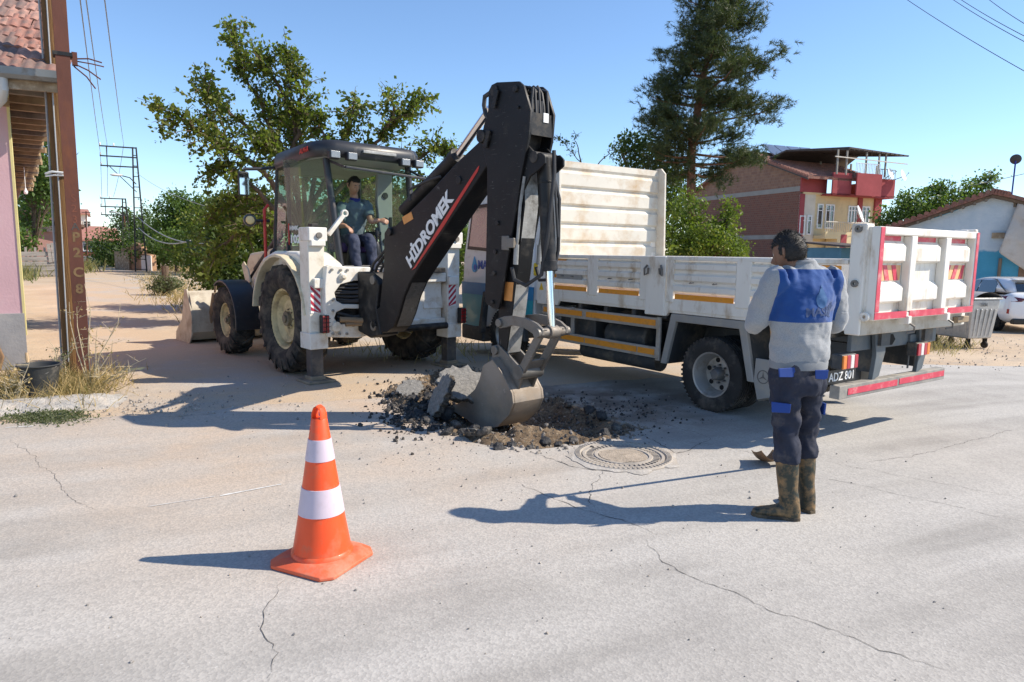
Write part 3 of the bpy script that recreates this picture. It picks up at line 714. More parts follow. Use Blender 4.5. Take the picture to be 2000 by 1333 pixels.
# hydraulic boom cylinder on top of the boom
c0, c1, c2 = bpt(790, 412, -.395), bpt(893, 305, -.395), bpt(958, 212, -.395)
mb = MB().cyl(c0, c1, .075, 20); d = (c1-c0).normalized(); mb.cyl(c1-d*.08, c1+d*.01, .085, 20); cy = mb.build('dipper_cylinder', BLK2, bh, bevel=.005)
MB().cyl(c1, c2, .038, 18).build('rod', CHROME, cy)
mb = MB(); q0, q1 = bpt(802, 392, -.47), bpt(860, 345, -.47); mb.tube([q0, q0+Vector((0, .02, .12)), q0.lerp(q1, .25)+Vector((0, 0, .10)), q0.lerp(q1, .6)+Vector((0, 0, .06)), q1], .014, 8).build('hose', HOSE, cy)
mb = MB(); p = bpt(745, 475, -.50); q = bpt(752, 430, -.50); mb.tube([bpt(790, 452, -.5), bpt(788, 438, -.5), bpt(795, 424, -.5), bpt(806, 425, -.5), bpt(813, 436, -.5)], .012, 8).build('handrail', GREYLIT, boom)
# lettering and red sweep on the boom
pa, pb = bpt(802, 526, XL-.003), bpt(897, 374, XL-.003); u = (pb-pa).normalized(); w = Vector((0, -u.z, u.y)); w = w if w.z > 0 else -w
sz = (pb-pa).length/8*1.72
put_text('lettering', 'HİDROMEK', sz*.80, pa+w*.01, u, w, STICKW, boom, bold=.008, align='LEFT', spacing=.97)
mb = MB(); sw = bpol(((804, 528), (809, 522), (860, 440), (932, 328), (936, 324), (933, 335), (866, 443), (811, 524)), XL-.004); mb.yz(sw, XL-.004, XL-.001).build('red_stripe', REDR, boom)
mb = MB(); mb.yz(bpol(((785, 425), (803, 414), (807, 428), (789, 439)), XL-.004), XL-.004, XL-.001).build('sticker', ORNG, boom)

# ---- dipper stick
SXL, SXR = -.555, -.245
so = bpol(((954, 178), (960, 166), (970, 161), (1013, 159), (1022, 167), (1036, 216), (1032, 270), (1018, 338), (1009, 400), (998, 464), (988, 525), (980, 575), (973, 604), (966, 604), (952, 596), (947, 588), (947, 575), (949, 488), (951, 400), (951, 330), (939, 272), (945, 244), (953, 216)), SXL)
stk = MB().yz(so, SXL, SXL+.028).yz(so, SXR-.028, SXR).build('dipper_stick', BLK, bh, bevel=.006)
mid = bpol(((962, 185), (970, 168), (1008, 166), (1012, 200), (1018, 235), (1008, 300), (985, 400), (975, 500), (966, 585), (952, 575), (954, 400), (955, 300)), SXL)
MB().yz(mid, SXL+.03, SXR-.03).build('core', BLK2, stk)
ry = lambda px, py: bpt(px, py, SXL)
a, b = ry(1035, 222), ry(1033, 262)
MB().bx(SXL+.028, SXR-.028, a.y+.01, a.y+.03, b.z, a.z+.02).build('cross_plate', BLK2, stk)
MB().bx(SXL+.17, SXL+.23, a.y+.003, a.y+.009, b.z+.12, b.z+.2).build('label_plate', STICKW, stk)
mb = MB()
for px, py, r_ in ((967, 178, .05), (1008, 174, .03), (1014, 210, .012), (951, 268, .06), (973, 436, .022), (969, 492, .022), (966, 534, .022), (963, 590, .02)):
    p = ry(px, py); mb.cyl((SXL-.02, p.y, p.z), (SXR+.02, p.y, p.z), r_, 18)
for px, py in ((968, 184), (952, 262)):
    p = ry(px, py); mb.box((SXL-.02, p.y-.02, p.z-.05), (.02, .05, .16), Euler((R(20), 0, 0)))
mb.build('pin', BLK2, stk, bevel=.004)
mb = MB(); t0 = ry(1020, 166); rr2 = random.Random(2)
for i in range(5):
    x = SXL+.06+.05*i; mb.tube([(x, t0.y+.10, t0.z-.02), (x+.005, t0.y+.03, t0.z+.045-rr2.random()*.05), (x+rr2.uniform(-.02, .02), t0.y-.04+rr2.uniform(-.015, .015), t0.z-.02-rr2.random()*.03), (x, t0.y-.055, t0.z-.16), (x, t0.y-.07, t0.z-.30)], .014, 8)
for i in range(3): mb.cyl((SXL+.07+.06*i, t0.y-.05, t0.z-.28), (SXL+.07+.06*i, t0.y-.045, t0.z-.12), .02, 8)
mb.tube([ry(957, 180)+Vector((.02, .01, 0)), ry(945, 188)+Vector((.02, .01, 0)), ry(942, 205)+Vector((.02, 0, 0)), ry(945, 222)+Vector((.02, 0, 0)), ry(951, 232)+Vector((.02, 0, 0))], .022, 8)
mb.build('hoses', HOSE, stk)
# inner extending stick
IXL, IXR = -.49, -.315
io = bpol(((988, 300), (1020, 300), (1024, 400), (1012, 520), (1000, 610), (988, 692), (974, 690), (973, 640), (974, 560), (978, 450)), IXL)
inn = MB().yz(io, IXL, IXR).build('extending_stick', BLK, bh, bevel=.008)
a, b = bpt(1020, 330, IXL), bpt(988, 690, IXL)
mb = MB(); f0 = bpt(1024, 400, IXL); f1 = bpt(1000, 612, IXL); f2 = bpt(989, 690, IXL); f00 = bpt(1021, 320, IXL)
vs_ = []
for p in (f00, f0, f1, f2): vs_ += [(IXL+.006, p.y-.006, p.z), (IXR-.006, p.y-.006, p.z)]
MB().add(vs_, [(0, 1, 3, 2), (2, 3, 5, 4), (4, 5, 7, 6)]).build('lit_face_plate', GREYLIT, inn)  # pale grey sheet paints the black stick's rear face as lit
mb = MB().yz(bpol(((987, 551), (1003, 552), (1000, 589), (984, 587)), IXL-.003), IXL-.003, IXL-.001).build('sticker', ORNG, inn)
# pipes and clamps along the stick
mb = MB()
for x, dx in ((SXL+.02, 0), (SXR+.0, 26)):
    P = [ry(1018+dx*0, 345), ry(1010, 400), ry(1005, 465), ry(1003, 478)]
    P = [Vector((x, p.y-.02, p.z)) for p in P]; mb.tube(P, .014, 8)
    q = P[-1]; mb.cyl(q, q-Vector((0, -.01, .18)), .024, 10)
mb.build('pipes', GREYLIT, stk)
p = ry(1000, 475); MB().box((SXL-.01, p.y, p.z), (.04, .10, .09)).box((SXL-.02, p.y+.07, p.z+.0), (.012, .10, .13)).build('pipe_clamp', WORN, stk, bevel=.006)
q0 = ry(998, 525); q1 = ry(1058, 470)
mb = MB(); mb.tube([(SXL, p.y+.0, p.z-.22), (SXL+.01, p.y-.03, p.z-.33), (SXL+.03, p.y-.16, p.z-.38), (SXL+.09, p.y-.30, p.z-.28), (SXL+.10, p.y-.36, p.z+.05), (-.40, p.y-.37, p.z+.6), (-.40, p.y-.36, p.z+.8)], .018, 8)
mb.tube([(SXR, p.y+.0, p.z-.22), (SXR, p.y-.05, p.z-.34), (SXR-.02, p.y-.2, p.z-.33), (SXR-.06, p.y-.32, p.z-.15)], .018, 8)
mb.build('hoses', HOSE, inn)
# bucket cylinder and its bracket
bk = bpol(((1015, 285), (1030, 283), (1045, 300), (1056, 298), (1064, 306), (1064, 320), (1052, 332), (1035, 345), (1022, 372), (1005, 375)), SXL+.03)
MB().yz(bk, SXL+.03, SXL+.055).yz(bk, SXR-.055, SXR-.03).build('cylinder_bracket', BLK, bh, bevel=.008)
c0, c1, c2 = bpt(1063, 310, -.40), bpt(1073, 530, -.40), bpt(1078, 645, -.40)
mb = MB().cyl((SXL+.02, c0.y, c0.z), (SXR-.02, c0.y, c0.z), .05, 18).cyl(c0, c1, .065, 22); d = (c1-c0).normalized(); mb.cyl(c1-d*.09, c1, .075, 22).cyl(c0+d*.2, c0+d*.22, .07, 22)
bc = mb.build('bucket_cylinder', BLK2, bh, bevel=.005)
MB().cyl(c1, c2, .036, 18).build('rod', CHROME, bc)
mb = MB(); mb.tube([c0+Vector((.06, -.04, -.1)), c0+Vector((.10, -.10, -.35)), c0+Vector((.10, -.10, -.8)), c0+Vector((.07, -.05, -1.1))], .016, 8).cyl(c0+Vector((.05, -.07, -.05)), c1+Vector((.05, -.05, .3)), .012, 8); mb.build('hose', HOSE, bc)
# bucket linkage
lk = bpol(((970, 632), (974, 622), (985, 618), (1005, 617), (1028, 622), (1048, 632), (1060, 644), (1060, 656), (1050, 662), (1040, 652), (1022, 640), (1002, 636), (988, 640), (976, 642)), -.56)
mb = MB().yz(lk, -.565, -.535).yz(lk, -.265, -.235); lkp = mb.build('link', WORN, bh, bevel=.005)
p = bpt(977, 631, -.56); q = bpt(1053, 651, -.56)
MB().cyl((-.59, p.y, p.z), (-.21, p.y, p.z), .04, 18).cyl((-.60, q.y, q.z), (-.20, q.y, q.z), .042, 18).cyl((-.455, q.y, q.z), (-.345, q.y, q.z), .06, 18).build('pin', WORN, lkp, bevel=.005)
e = bpt(1012, 728, -.53)
hl = [(q.y-.045, q.z+.03), (q.y+.05, q.z+.03), (e.y+.05, e.z-.03), (e.y-.05, e.z-.03)]
MB().yz(hl, -.53, -.495).yz(hl, -.305, -.27).yz([(q.y*.3+e.y*.7-.03, q.z*.3+e.z*.7), (q.y*.3+e.y*.7+.03, q.z*.3+e.z*.7), (e.y+.04, e.z), (e.y-.04, e.z)], -.5, -.30).cyl((-.54, e.y, e.z), (-.26, e.y, e.z), .07, 18).build('tipping_link', WORN, lkp, bevel=.006)
# digging bucket
BXL, BXR = -.585, -.215
sd = bpol(((943, 714), (963, 702), (981, 727), (1002, 769), (1004, 788), (996, 810), (973, 834), (945, 838), (918, 824), (884, 803), (874, 795), (899, 787), (927, 761), (936, 742)), BXL)
bkt = MB().yz(sd, BXL, BXL+.022).yz(sd, BXR-.022, BXR).build('digging_bucket', BKT, bh, bevel=.005)
shell = sd[1:9]; sin_ = [(y+.02, z+.015) for y, z in shell]
MB().yz(shell+sin_[::-1], BXL-.012, BXR+.012).build('shell', BKT, bkt, bevel=.004)
ep = bpol(((961, 676), (974, 673), (990, 690), (1024, 728), (1012, 762), (1003, 770), (985, 732), (962, 704)), -.50)
MB().yz(ep, -.505, -.48).yz(ep, -.32, -.295).build('ear', WORN, bkt, bevel=.004)
p1 = bpt(969, 684, -.5); p2 = bpt(1012, 729, -.5)
MB().cyl((-.53, p1.y, p1.z), (-.27, p1.y, p1.z), .045, 18).cyl((-.53, p2.y, p2.z), (-.27, p2.y, p2.z), .045, 18).build('pin', WORN, bkt, bevel=.005)
mb = MB(); tip = sd[10]
for i in range(4):
    x = BXL+.04+i*.095; mb.bar((x, sd[9][0]-.05, sd[9][1]), (x, tip[0]+.07, tip[1]-.03), .06, .03)
mb.build('teeth', WORN, bkt, bevel=.006)
mb = MB(); pl = [(sd[3][0]-.006, sd[3][1]+.02), (sd[4][0]-.007, sd[4][1]-.02)]
for x0, x1 in ((-.52, -.46), (-.34, -.28)): mb.add([(x0, pl[0][0], pl[0][1]), (x1, pl[0][0], pl[0][1]), (x1, pl[1][0], pl[1][1]), (x0, pl[1][0], pl[1][1])], [(0, 1, 2, 3)])

# ---- cab
cab = MB().bx(-.66, .72, 1.0, 2.1, .98, 1.30).xz([(-.44, 1.02), (.74, 1.02), (.74, 1.40), (-.44, 1.40)], .40, .56).build('cab', CABG, bh, bevel=.03)
RL, RR_ = -.50, .70
posts = dict(rear_l=((-.44, .46, 1.30), (-.54, .66, 2.86)), rear_r=((.70, .46, 1.30), (.68, .62, 2.86)), mid_l=((-.71, 1.42, 1.25), (-.68, 1.50, 2.88)), mid_r=((.80, 1.42, 1.25), (.78, 1.50, 2.88)), front_l=((-.66, 2.12, 1.25), (-.60, 2.02, 2.86)), front_r=((.76, 2.12, 1.25), (.70, 2.02, 2.86)))
for k, (a, b) in posts.items():
    MB().cyl(a, b, .045 if k.startswith('rear') else .028, 14).build('post', CABM, cab)
MB().bar((-.44, .44, 1.40), (.72, .44, 1.40), .06, .05).build('sill', CABM, cab, bevel=.01)
roofp = [(-.50, .42), (.64, .42), (.78, .50), (.84, .80), (.82, 1.9), (.70, 2.2), (-.56, 2.2), (-.70, 1.9), (-.72, .80), (-.64, .50)]
ring = lambda k, z, dy=0: [((x-.06)*k+.06, (y-1.3)*k+1.3+dy, z+(-.10*max(0, (y-1.6))/.6)) for x, y in roofp]
roof = MB().loft([ring(.97, 2.80), ring(1.0, 2.84), ring(1.0, 2.93), ring(.96, 3.00), ring(.80, 3.03), ring(.4, 3.04)]).build('roof', CABM, cab, ang=50)
MB().loft([ring(.93, 2.795), ring(.93, 2.80)]).build('headliner', TRIM, roof)
for x in (-.56, -.32, .48, .70):
    lm = MB().bx(x-.075, x+.075, .34, .43, 2.755, 2.865).build('work_lamp', CABM, roof, bevel=.02)
    MB().bx(x-.062, x+.062, .328, .342, 2.767, 2.853).build('lens', LAMPG, lm, bevel=.015)
MB().bx(-.14, .36, .385, .42, 2.875, 2.915).build('light_bar', GREYLIT, roof, bevel=.008)
pr = bpt(650, 280, -.72); put_text('lettering', 'ALPHA', .085, (-.725, 1.02, 2.86), (0, -1, 0.06), (0, 0, 1), REDR, roof, bold=.003, shear=.2, align='LEFT')
def pane(name, q, mat=None, t=.006, parent=cab):
    q = [Vector(p) for p in q]; n = (q[1]-q[0]).cross(q[2]-q[0]).normalized(); q[3] -= n*(q[3]-q[0]).dot(n); n = (q[1]-q[0]).cross(q[2]-q[0]).normalized()*t; k = len(q)
    return MB().add(q+[p+n for p in q], [tuple(range(k))[::-1], tuple(range(k, 2*k))]+[(i, (i+1) % k, (i+1) % k+k, i+k) for i in range(k)]).build(name, mat or GLASS, parent, smooth=False)
pane('window', [(-.70, 1.40, 1.18), (-.47, .50, 1.34), (-.56, .68, 2.82), (-.67, 1.48, 2.82)])
pane('window', [(-.71, 1.46, 1.05), (-.67, 2.10, 1.05), (-.61, 2.02, 2.84), (-.68, 1.52, 2.84)])
pane('window', [(.80, 1.40, 1.18), (.72, .50, 1.34), (.70, .68, 2.82), (.78, 1.48, 2.82)])
pane('window', [(.80, 1.46, 1.25), (.77, 2.10, 1.25), (.71, 2.02, 2.84), (.78, 1.52, 2.84)])
pane('window', [(-.64, 2.14, 1.65), (.74, 2.14, 1.65), (.69, 2.05, 2.82), (-.59, 2.05, 2.82)])
pane('rear_sash', [(-.46, .62, 2.74), (.66, .58, 2.72), (.68, .24, 2.60), (-.44, .30, 2.66)], GLASS)
MB().bar((-.46, .28, 2.66), (.70, .22, 2.60), .04, .03).bar((-.47, .28, 2.66), (-.50, .62, 2.76), .03, .03).bar((.70, .22, 2.60), (.70, .6, 2.74), .03, .03).build('sash_frame', CABM, cab, bevel=.006)
MB().bar((-.72, 1.44, 1.55), (-.72, 1.44, 1.72), .07, .05).bar((-.70, 1.48, 2.62), (-.70, 1.48, 2.78), .07, .05).build('hinge', CABM, cab, bevel=.01)
mb = MB().tube([(-.74, 2.06, 2.25), (-.80, 2.06, 2.18), (-.80, 2.06, 1.5), (-.74, 2.06, 1.3)], .022, 10).build('grab_rail', REDR, cab)
mb = MB().tube([(-.73, 1.92, 1.62), (-.78, 1.92, 1.58), (-.78, 1.92, 1.34), (-.73, 1.92, 1.28)], .02, 8).build('door_handle', CABM, cab)
# right-hand interior trim, console, seat, levers
MB().xz([(.50, 1.35), (.66, 1.35), (.66, 2.75), (.42, 2.75), (.40, 2.3)], .98, 1.05).build('inner_pillar', TRIM, cab, bevel=.02)
mb = MB()
for z in (1.75, 2.05, 2.4): mb.cyl((.53, .965, z), (.53, .985, z), .045, 14)
mb.bx(.60, .635, .96, .985, 1.85, 2.1); mb.build('vents', CABM, cab)
MB().bx(-.62, .70, .55, 2.1, 1.22, 1.30).build('cab_floor', CABM, cab)
SEATC = M('seat_purple', (.05, .022, .12), .8, var=.2)
st = MB().box((.02, 1.0, 1.66), (.50, .48, .14)).build('seat', SEATC, cab, bevel=.05, seg=3)
MB().box((.02, 1.26, 1.98), (.46, .12, .62), Euler((R(-8), 0, 0))).build('backrest', CABM, st, bevel=.05, seg=3)
MB().box((.02, 1.0, 1.45), (.36, .36, .30)).build('seat_base', CABM, st, bevel=.03)
for x in (-.30, .34): MB().box((x, 1.0, 1.86), (.08, .36, .06)).build('armrest', CABM, st, bevel=.02)
for x in (-.16, .22):
    p = MB().lathe([(.085, 1.30), (.075, 1.36), (.08, 1.38), (.068, 1.45), (.074, 1.47), (.058, 1.56), (.064, 1.58), (.045, 1.70), (.03, 1.74)], (x, .70, 0), n=16).build('lever_boot', CABM, cab)
    MB().cyl((x, .70, 1.72), (x+.005, .69, 1.83), .016).lathe([(0, .12), (.024, .115), (.03, .05), (.026, -.01), (0, -.015)], (x+.005, .69, 1.82)).build('joystick', CABM, p)
MB().cyl((0, 1.6, 1.3), (0, 1.66, 1.85), .04).lathe([(.17, 0), (.19, .015), (.17, .03), (.155, .015)], (0, 1.63, 1.86), (0, -.4, 1), 24, closed=True).build('steering_column', CABM, cab)
p = put_text('lettering', 'HMK', .085, (-.735, 1.37, 1.88), (.23, -.9, .0), (0, 0, 1), STICKW, cab, bold=.002, align='LEFT')
p = put_text('lettering', '102', .15, (-.735, 1.37, 1.71), (.23, -.9, 0), (0, 0, 1), STICKW, cab, bold=.006, align='LEFT')
MB().bar((-.735, 1.395, 1.68), (-.735, 1.395, 1.97), .012, .012).build('red_stripe', REDR, cab)
# mirror and indicators
MB().tube([(-.62, 2.0, 2.78), (-.85, 2.02, 2.74), (-1.08, 2.05, 2.72)], .022, 8).build('mirror_arm', CABM, cab)
mr = MB().box((-1.09, 2.04, 2.52), (.15, .05, .33)).build('mirror', CABM, cab, bevel=.02)
MB().box((-1.09, 2.012, 2.52), (.125, .008, .30)).build('mirror_glass', M('mirror_silver', (.6, .62, .65), .05, metal=1., var=.0, bmp=0), mr)
MB().cyl((-.72, 2.08, 2.02), (-.95, 2.1, 2.02), .02).build('lamp_arm', CABM, cab)
hl_ = MB().lathe([(0, -.12), (.05, -.10), (.085, -.02), (.09, .04), (.08, .09), (0, .095)], (-1.0, 2.1, 2.02), (-.3, -1, 0), 20).build('side_lamp', CABM, cab)
MB().lathe([(0, 0), (.06, 0), (.05, .015), (0, .02)], (-1.03, 2.0, 2.02), (-.3, -1, 0), 16).build('lens', M('amber_lens', (.75, .55, .25), .25), hl_)

# ---- loader arms and front bucket
arm = [(1.9, 1.42), (2.05, 1.66), (2.4, 1.62), (3.3, 1.05), (3.9, .82), (4.45, .48), (4.35, .30), (3.8, .55), (3.15, .82), (2.3, 1.30)]
for s in (-1, 1):
    x0, x1 = (-.62, -.50) if s < 0 else (.50, .62)
    la = MB().yz(arm, x0, x1).build('loader_arm', CREAM, bh, bevel=.015)
    MB().cyl(((x0+x1)/2, 2.1, 1.82), ((x0+x1)/2, 3.05, 1.30), .05).cyl(((x0+x1)/2, 3.05, 1.30), ((x0+x1)/2, 3.3, 1.16), .03).build('lift_cylinder', BLK2, la)
    MB().yz([(3.25, 1.0), (3.45, 1.36), (3.36, 1.42), (3.18, 1.30), (3.1, 1.1)], x0-.03, x0-.005).build('link', CREAM, la, bevel=.01)
    if s < 0: put_text('lettering', 'HİDROMEK', .19, (x0-.004, 3.02, .93), (0, -.72, .48), (0, .48, .72), STICKW, la, bold=.006, align='LEFT')
    MB().cyl((s*.80, 4.32, .86), (s*.84, 4.50, .30), .045).cyl((s*.80, 4.3, .88), (s*.795, 4.27, 1.0), .02).build('tilt_cylinder', M('rusty_steel', (.22, .15, .09)), bh)
prof = [(4.62, .90), (4.50, .78), (4.42, .5), (4.46, .2), (4.62, .05), (5.35, .02), (5.35, .045), (4.66, .085), (4.51, .22), (4.47, .5), (4.55, .76), (4.66, .88)]
lb = MB().yz(prof, -1.14, 1.14).build('loader_bucket', M('loader_bucket_paint', (.45, .40, .31), .6, var=.15, dirt=(.28, .23, .17), damt=.5, ds=4), bh, bevel=.006)
side = [(4.62, .93), (4.40, .5), (4.44, .16), (4.60, .0), (5.36, .0), (5.33, .14), (4.95, .40), (4.74, .92)]
MB().yz(side, -1.165, -1.14).yz(side, 1.14, 1.165).build('side_plate', M('loader_bucket_paint', (.45, .40, .31)), lb, bevel=.004)
# ================================================================== TIPPER TRUCK
TF = Frame((2.05, 6.98, 0), R(34.6))
TW = M('truck_white', (.80, .76, .68), .5, var=.06, vs=2.5, dirt=(.46, .34, .21), damt=.32, ds=3.6, bmp=.08, stretch=(1.6, 1.6, .55))
TWIN = M('truck_inside', (.62, .585, .51), .55, var=.08, vs=2, dirt=(.46, .33, .20), damt=.42, ds=2.4, bmp=.12, bs=12, bd=.008)
TWC = M('cab_white', (.74, .75, .76), .3, var=.04, dirt=(.5, .46, .4), damt=.15, bmp=.02, coat=.4)
ORT = M('orange_tape', (.80, .30, .02), .45, var=.12, vs=9, dirt=(.45, .22, .06), damt=.35, ds=9)
RDT = M('red_tape', (.62, .05, .09), .45, var=.15, vs=8, dirt=(.55, .35, .32), damt=.35, ds=8)
ORP = M('pale_orange_film', (.80, .46, .22), .5, var=.1)
GREYP = M('arch_grey', (.30, .29, .27), .6, var=.12, dirt=(.40, .35, .28), damt=.4, ds=5)
ALU = M('side_guard_alu', (.42, .40, .37), .5, metal=.4, var=.15, dirt=(.36, .29, .2), damt=.5, ds=6)
CHAS = M('chassis_black', (.045, .05, .055), .55, var=.25, dirt=(.20, .17, .13), damt=.4, ds=5)
CHASG = M('chassis_bluegrey', (.10, .12, .135), .5, var=.2, dirt=(.25, .22, .18), damt=.35, ds=5)
tr = thing('tipper_truck', 'white tipper truck with dropped cab behind the digger arm, orange tape along its side', 'truck', TF.o, TF.a)
tr['label'] = 'white tipper truck with corrugated bed and orange tape, parked behind the digger'
SX, BXR_ = -.05, 1.90          # bed sides
# bed floor and underframe
bed = MB().bx(SX+.02, BXR_-.02, -1.55, 2.72, .99, 1.05).bx(SX+.04, BXR_-.04, -1.55, -1.50, .97, 1.09).build('bed', TW, tr, bevel=.008)
MB().bx(.45, .60, -1.5, 2.7, .84, .985).bx(1.25, 1.40, -1.5, 2.7, .84, .985).build('subframe', CHAS, bed)
mb = MB()
for i in range(9): mb.bx(SX+.05, BXR_-.05, -1.3+i*.48, -1.24+i*.48, .92, .988)
mb.build('cross_members', CHAS, bed)
# drop sides: corrugated bays between stiffeners
def bay(parent, x, y0, y1, z0, z1, s, n=3):
    """one pressed bay: horizontal ridges standing out of the sheet"""
    t = .030; pts = [(0, z0)]
    h = (z1-z0)/n
    for i in range(n):
        a = z0+i*h; pts += [(0, a+h*.10), (t, a+h*.30), (t, a+h*.72), (0, a+h*.90)]
    pts.append((0, z1)); back = [(-.012, z1), (-.012, z0)]
    poly = pts+back
    return MB().prism([(s*a, b) for a, b in poly], (x, y0, 0), (1, 0, 0), (0, 0, 1), (0, 1, 0), y1-y0).build('side_panel', TW, parent, smooth=False)
for s, x in ((-1, SX), (1, BXR_)):
    o = -s
    for (y0, y1) in ((1.913, 2.605), (1.004, 1.724), (-.30, .502), (-1.30, -.475)):
        bay(bed, x+o*.03, y0-.0, y1+.0, 1.20, 1.55, s)
        if s < 0:
            MB().bx(x+.012, x+.016, y0+.02, y1-.02, 1.145, 1.20).build('orange_tape', ORT, bed)
    for (y0, y1) in ((1.724, 1.913), (.90, 1.004), (.502, .60), (-.475, -.30)):
        MB().bx(min(x, x+o*.05), max(x, x+o*.05), y0, y1, 1.105, 1.58).build('stiffener', TW, bed, bevel=.012)
        ym = (y0+y1)/2; MB().bx(min(x+o*.004, x+o*.05)-.0, max(x+o*.004, x+o*.05), ym-.012, ym+.012, 1.05, 1.12).build('hinge', TW, bed)
    a, b = (x, x+o*.06)
    MB().bx(min(a, b), max(a, b), .80, 2.66, 1.555, 1.60).bx(min(a, b), max(a, b), -1.42, .62, 1.555, 1.60).build('top_rail', TW, bed, bevel=.01)
    MB().bx(min(x+o*.012, x+o*.07), max(x+o*.012, x+o*.07), .80, 2.66, 1.09, 1.15).bx(min(x+o*.012, x+o*.07), max(x+o*.012, x+o*.07), -1.42, .62, 1.09, 1.15).build('lower_rail', TW, bed, bevel=.008)
    MB().bx(min(x-o*.012, x+o*.09), max(x-o*.012, x+o*.09), .61, .90, .95, 1.60).build('centre_post', TW, bed, bevel=.012)
    MB().yz([(2.93, .93), (2.63, .93), (2.63, 1.62), (2.72, 2.80), (2.82, 2.80), (2.93, 1.5)] if s > 0 else [(2.95, .93), (2.62, .93), (2.62, 1.60), (2.95, 1.56)], min(x, x+o*.10), max(x, x+o*.10)).build('front_post', TW, bed, bevel=.012)
    MB().yz([(-1.42, 1.10), (2.64, 1.10), (2.64, .95), (2.52, .93), (2.46, 1.02), (.92, 1.02), (.86, .95), (.60, .95), (.54, 1.02), (-1.42, 1.02)], min(x+o*.01, x+o*.05), max(x+o*.01, x+o*.05)).build('bed_skirt', TW, bed, bevel=.006)
    MB().bx(min(x-o*.005, x+o*.12), max(x-o*.005, x+o*.12), -1.565, -1.43, .965, 1.895).build('rear_post', TW, bed, bevel=.015)
# tape and details on the near side
MB().bx(SX-.004, SX-.001, -1.37, -1.12, 1.485, 1.545).build('orange_tape', ORT, bed)
MB().bx(SX+.008, SX+.014, 2.34, 2.60, 1.49, 1.54).build('orange_tape', ORT, bed)
MB().bx(SX+.008, SX+.014, 2.55, 2.61, 1.30, 1.47).build('orange_tape', ORT, bed)
MB().bx(SX+.004, SX+.01, 2.02, 2.52, 1.27, 1.38).build('blank_plate', GREYP, bed)
MB().yz([(2.90, 1.12), (2.80, 1.12), (2.85, 1.22)], SX-.003, SX-.001).build('warning_triangle', M('yellow_sticker', (.85, .55, .03), .5), bed)
mb = MB()
for y0, z0, sg in ((.86, 1.50, 1), (.66, 1.50, -1)):
    mb.tube([(SX-.03, y0, z0), (SX-.045, y0+sg*.03, z0-.04), (SX-.04, y0+sg*.03, z0-.11), (SX-.03, y0-sg*.01, z0-.09), (SX-.035, y0-sg*.02, z0-.03)], .012, 8)
mb.tube([(SX-.03, -1.41, 1.42), (SX-.06, -1.43, 1.38), (SX-.05, -1.42, 1.30), (SX-.03, -1.40, 1.34)], .012, 8)
mb.build('latch_hook', WORN, bed)
mb = MB()
for y in (2.2, 2.4, 1.5, 1.15, .25, -.05, -.75, -1.0): mb.tube([(SX+.012, y-.02, 1.33), (SX-.02, y-.012, 1.325), (SX-.02, y+.012, 1.325), (SX+.012, y+.02, 1.33)], .005, 6)
mb.build('tie_ring', WORN, bed)
# bolts with ring on the rear post
mb = MB()
for z in (1.40, 1.85): mb.lathe([(.012, 0), (.03, 0), (.03, .02), (.012, .02)], (SX-.006, -1.50, z), (-1, 0, 0), 16, closed=True)
mb.build('pivot', WORN, bed)
# headboard: tall corrugated sheet
pts = [(0, 1.05)]; zz = 1.05; n = 7; h = (2.72-1.05)/n
for i in range(n):
    a = 1.05+i*h; pts += [(0, a+h*.06), (-.028, a+h*.16), (-.028, a+h*.80), (0, a+h*.94)]
pts += [(0, 2.72), (-.02, 2.75), (-.02, 2.83), (.03, 2.83), (.03, 1.05)]
hb = MB().prism([(a, b) for a, b in pts], (SX+.04, 2.66, 0), (0, 1, 0), (0, 0, 1), (1, 0, 0), BXR_-SX-.02).build('headboard', TWIN, bed, smooth=False)
MB().yz([(2.48, 1.60), (2.70, 1.60), (2.70, 2.86), (2.60, 2.86), (2.52, 2.78)], BXR_+.0, BXR_+.035).yz([(2.48, 1.60), (2.70, 1.60), (2.70, 2.86), (2.60, 2.86), (2.52, 2.78)], SX-.0, SX+.035).build('headboard_edge', TWIN, hb, bevel=.006)
# tailgate
tg = MB().bx(-.02, 1.78, -1.685, -1.655, 1.10, 1.87).build('tailgate', TW, bed, bevel=.006)
for x0, x1, z0, z1 in ((-.03, .045, 1.10, 1.87), (1.72, 1.79, 1.10, 1.87), (.045, 1.72, 1.805, 1.87), (.045, 1.72, 1.10, 1.155), (.50, .60, 1.155, 1.805), (1.13, 1.23, 1.155, 1.805)):
    MB().bx(x0, x1, -1.76, -1.685, z0, z1).build('tailgate_rail', TW, tg, bevel=.01)
for x0, x1 in ((.05, .495), (.605, 1.125), (1.235, 1.715)):
    for z0, z1 in ((1.59, 1.735), (1.25, 1.385)):
        k = .03; MB().loft([[(x0, -1.685, z0-.02), (x1, -1.685, z0-.02), (x1, -1.685, z1+.03), (x0, -1.685, z1+.03)], [(x0+k*0, -1.74, z0), (x1-k*1.5, -1.74, z0), (x1-k*1.5, -1.74, z1-.03), (x0, -1.74, z1-.03)]]).build('tailgate_panel', TW, tg, bevel=.006)
    MB().bx(x0+.03, x1-.05, -1.69, -1.686, 1.745, 1.80).build('red_tape', RDT, tg)
for x0, x1, fl in ((.05, .48, 0), (1.24, 1.70, 1)):
    z0, z1 = 1.425, 1.555; bpl = MB().bx(x0, x1, -1.69, -1.686, z0, z1).build('marker_plate', ORP, tg); w = (x1-x0)/4
    for i in range(3):
        a = x0+w*(.35+i*1.35); sh = w*.9*(1 if fl else -1)
        poly = [(max(x0, min(x1, xx)), z) for xx, z in ((a, z0), (a+w*.62, z0), (a+w*.62+sh*.6, z1), (a+sh*.6, z1))]
        MB().xz(poly, -1.694, -1.691).build('red_stripe', RDT, bpl)
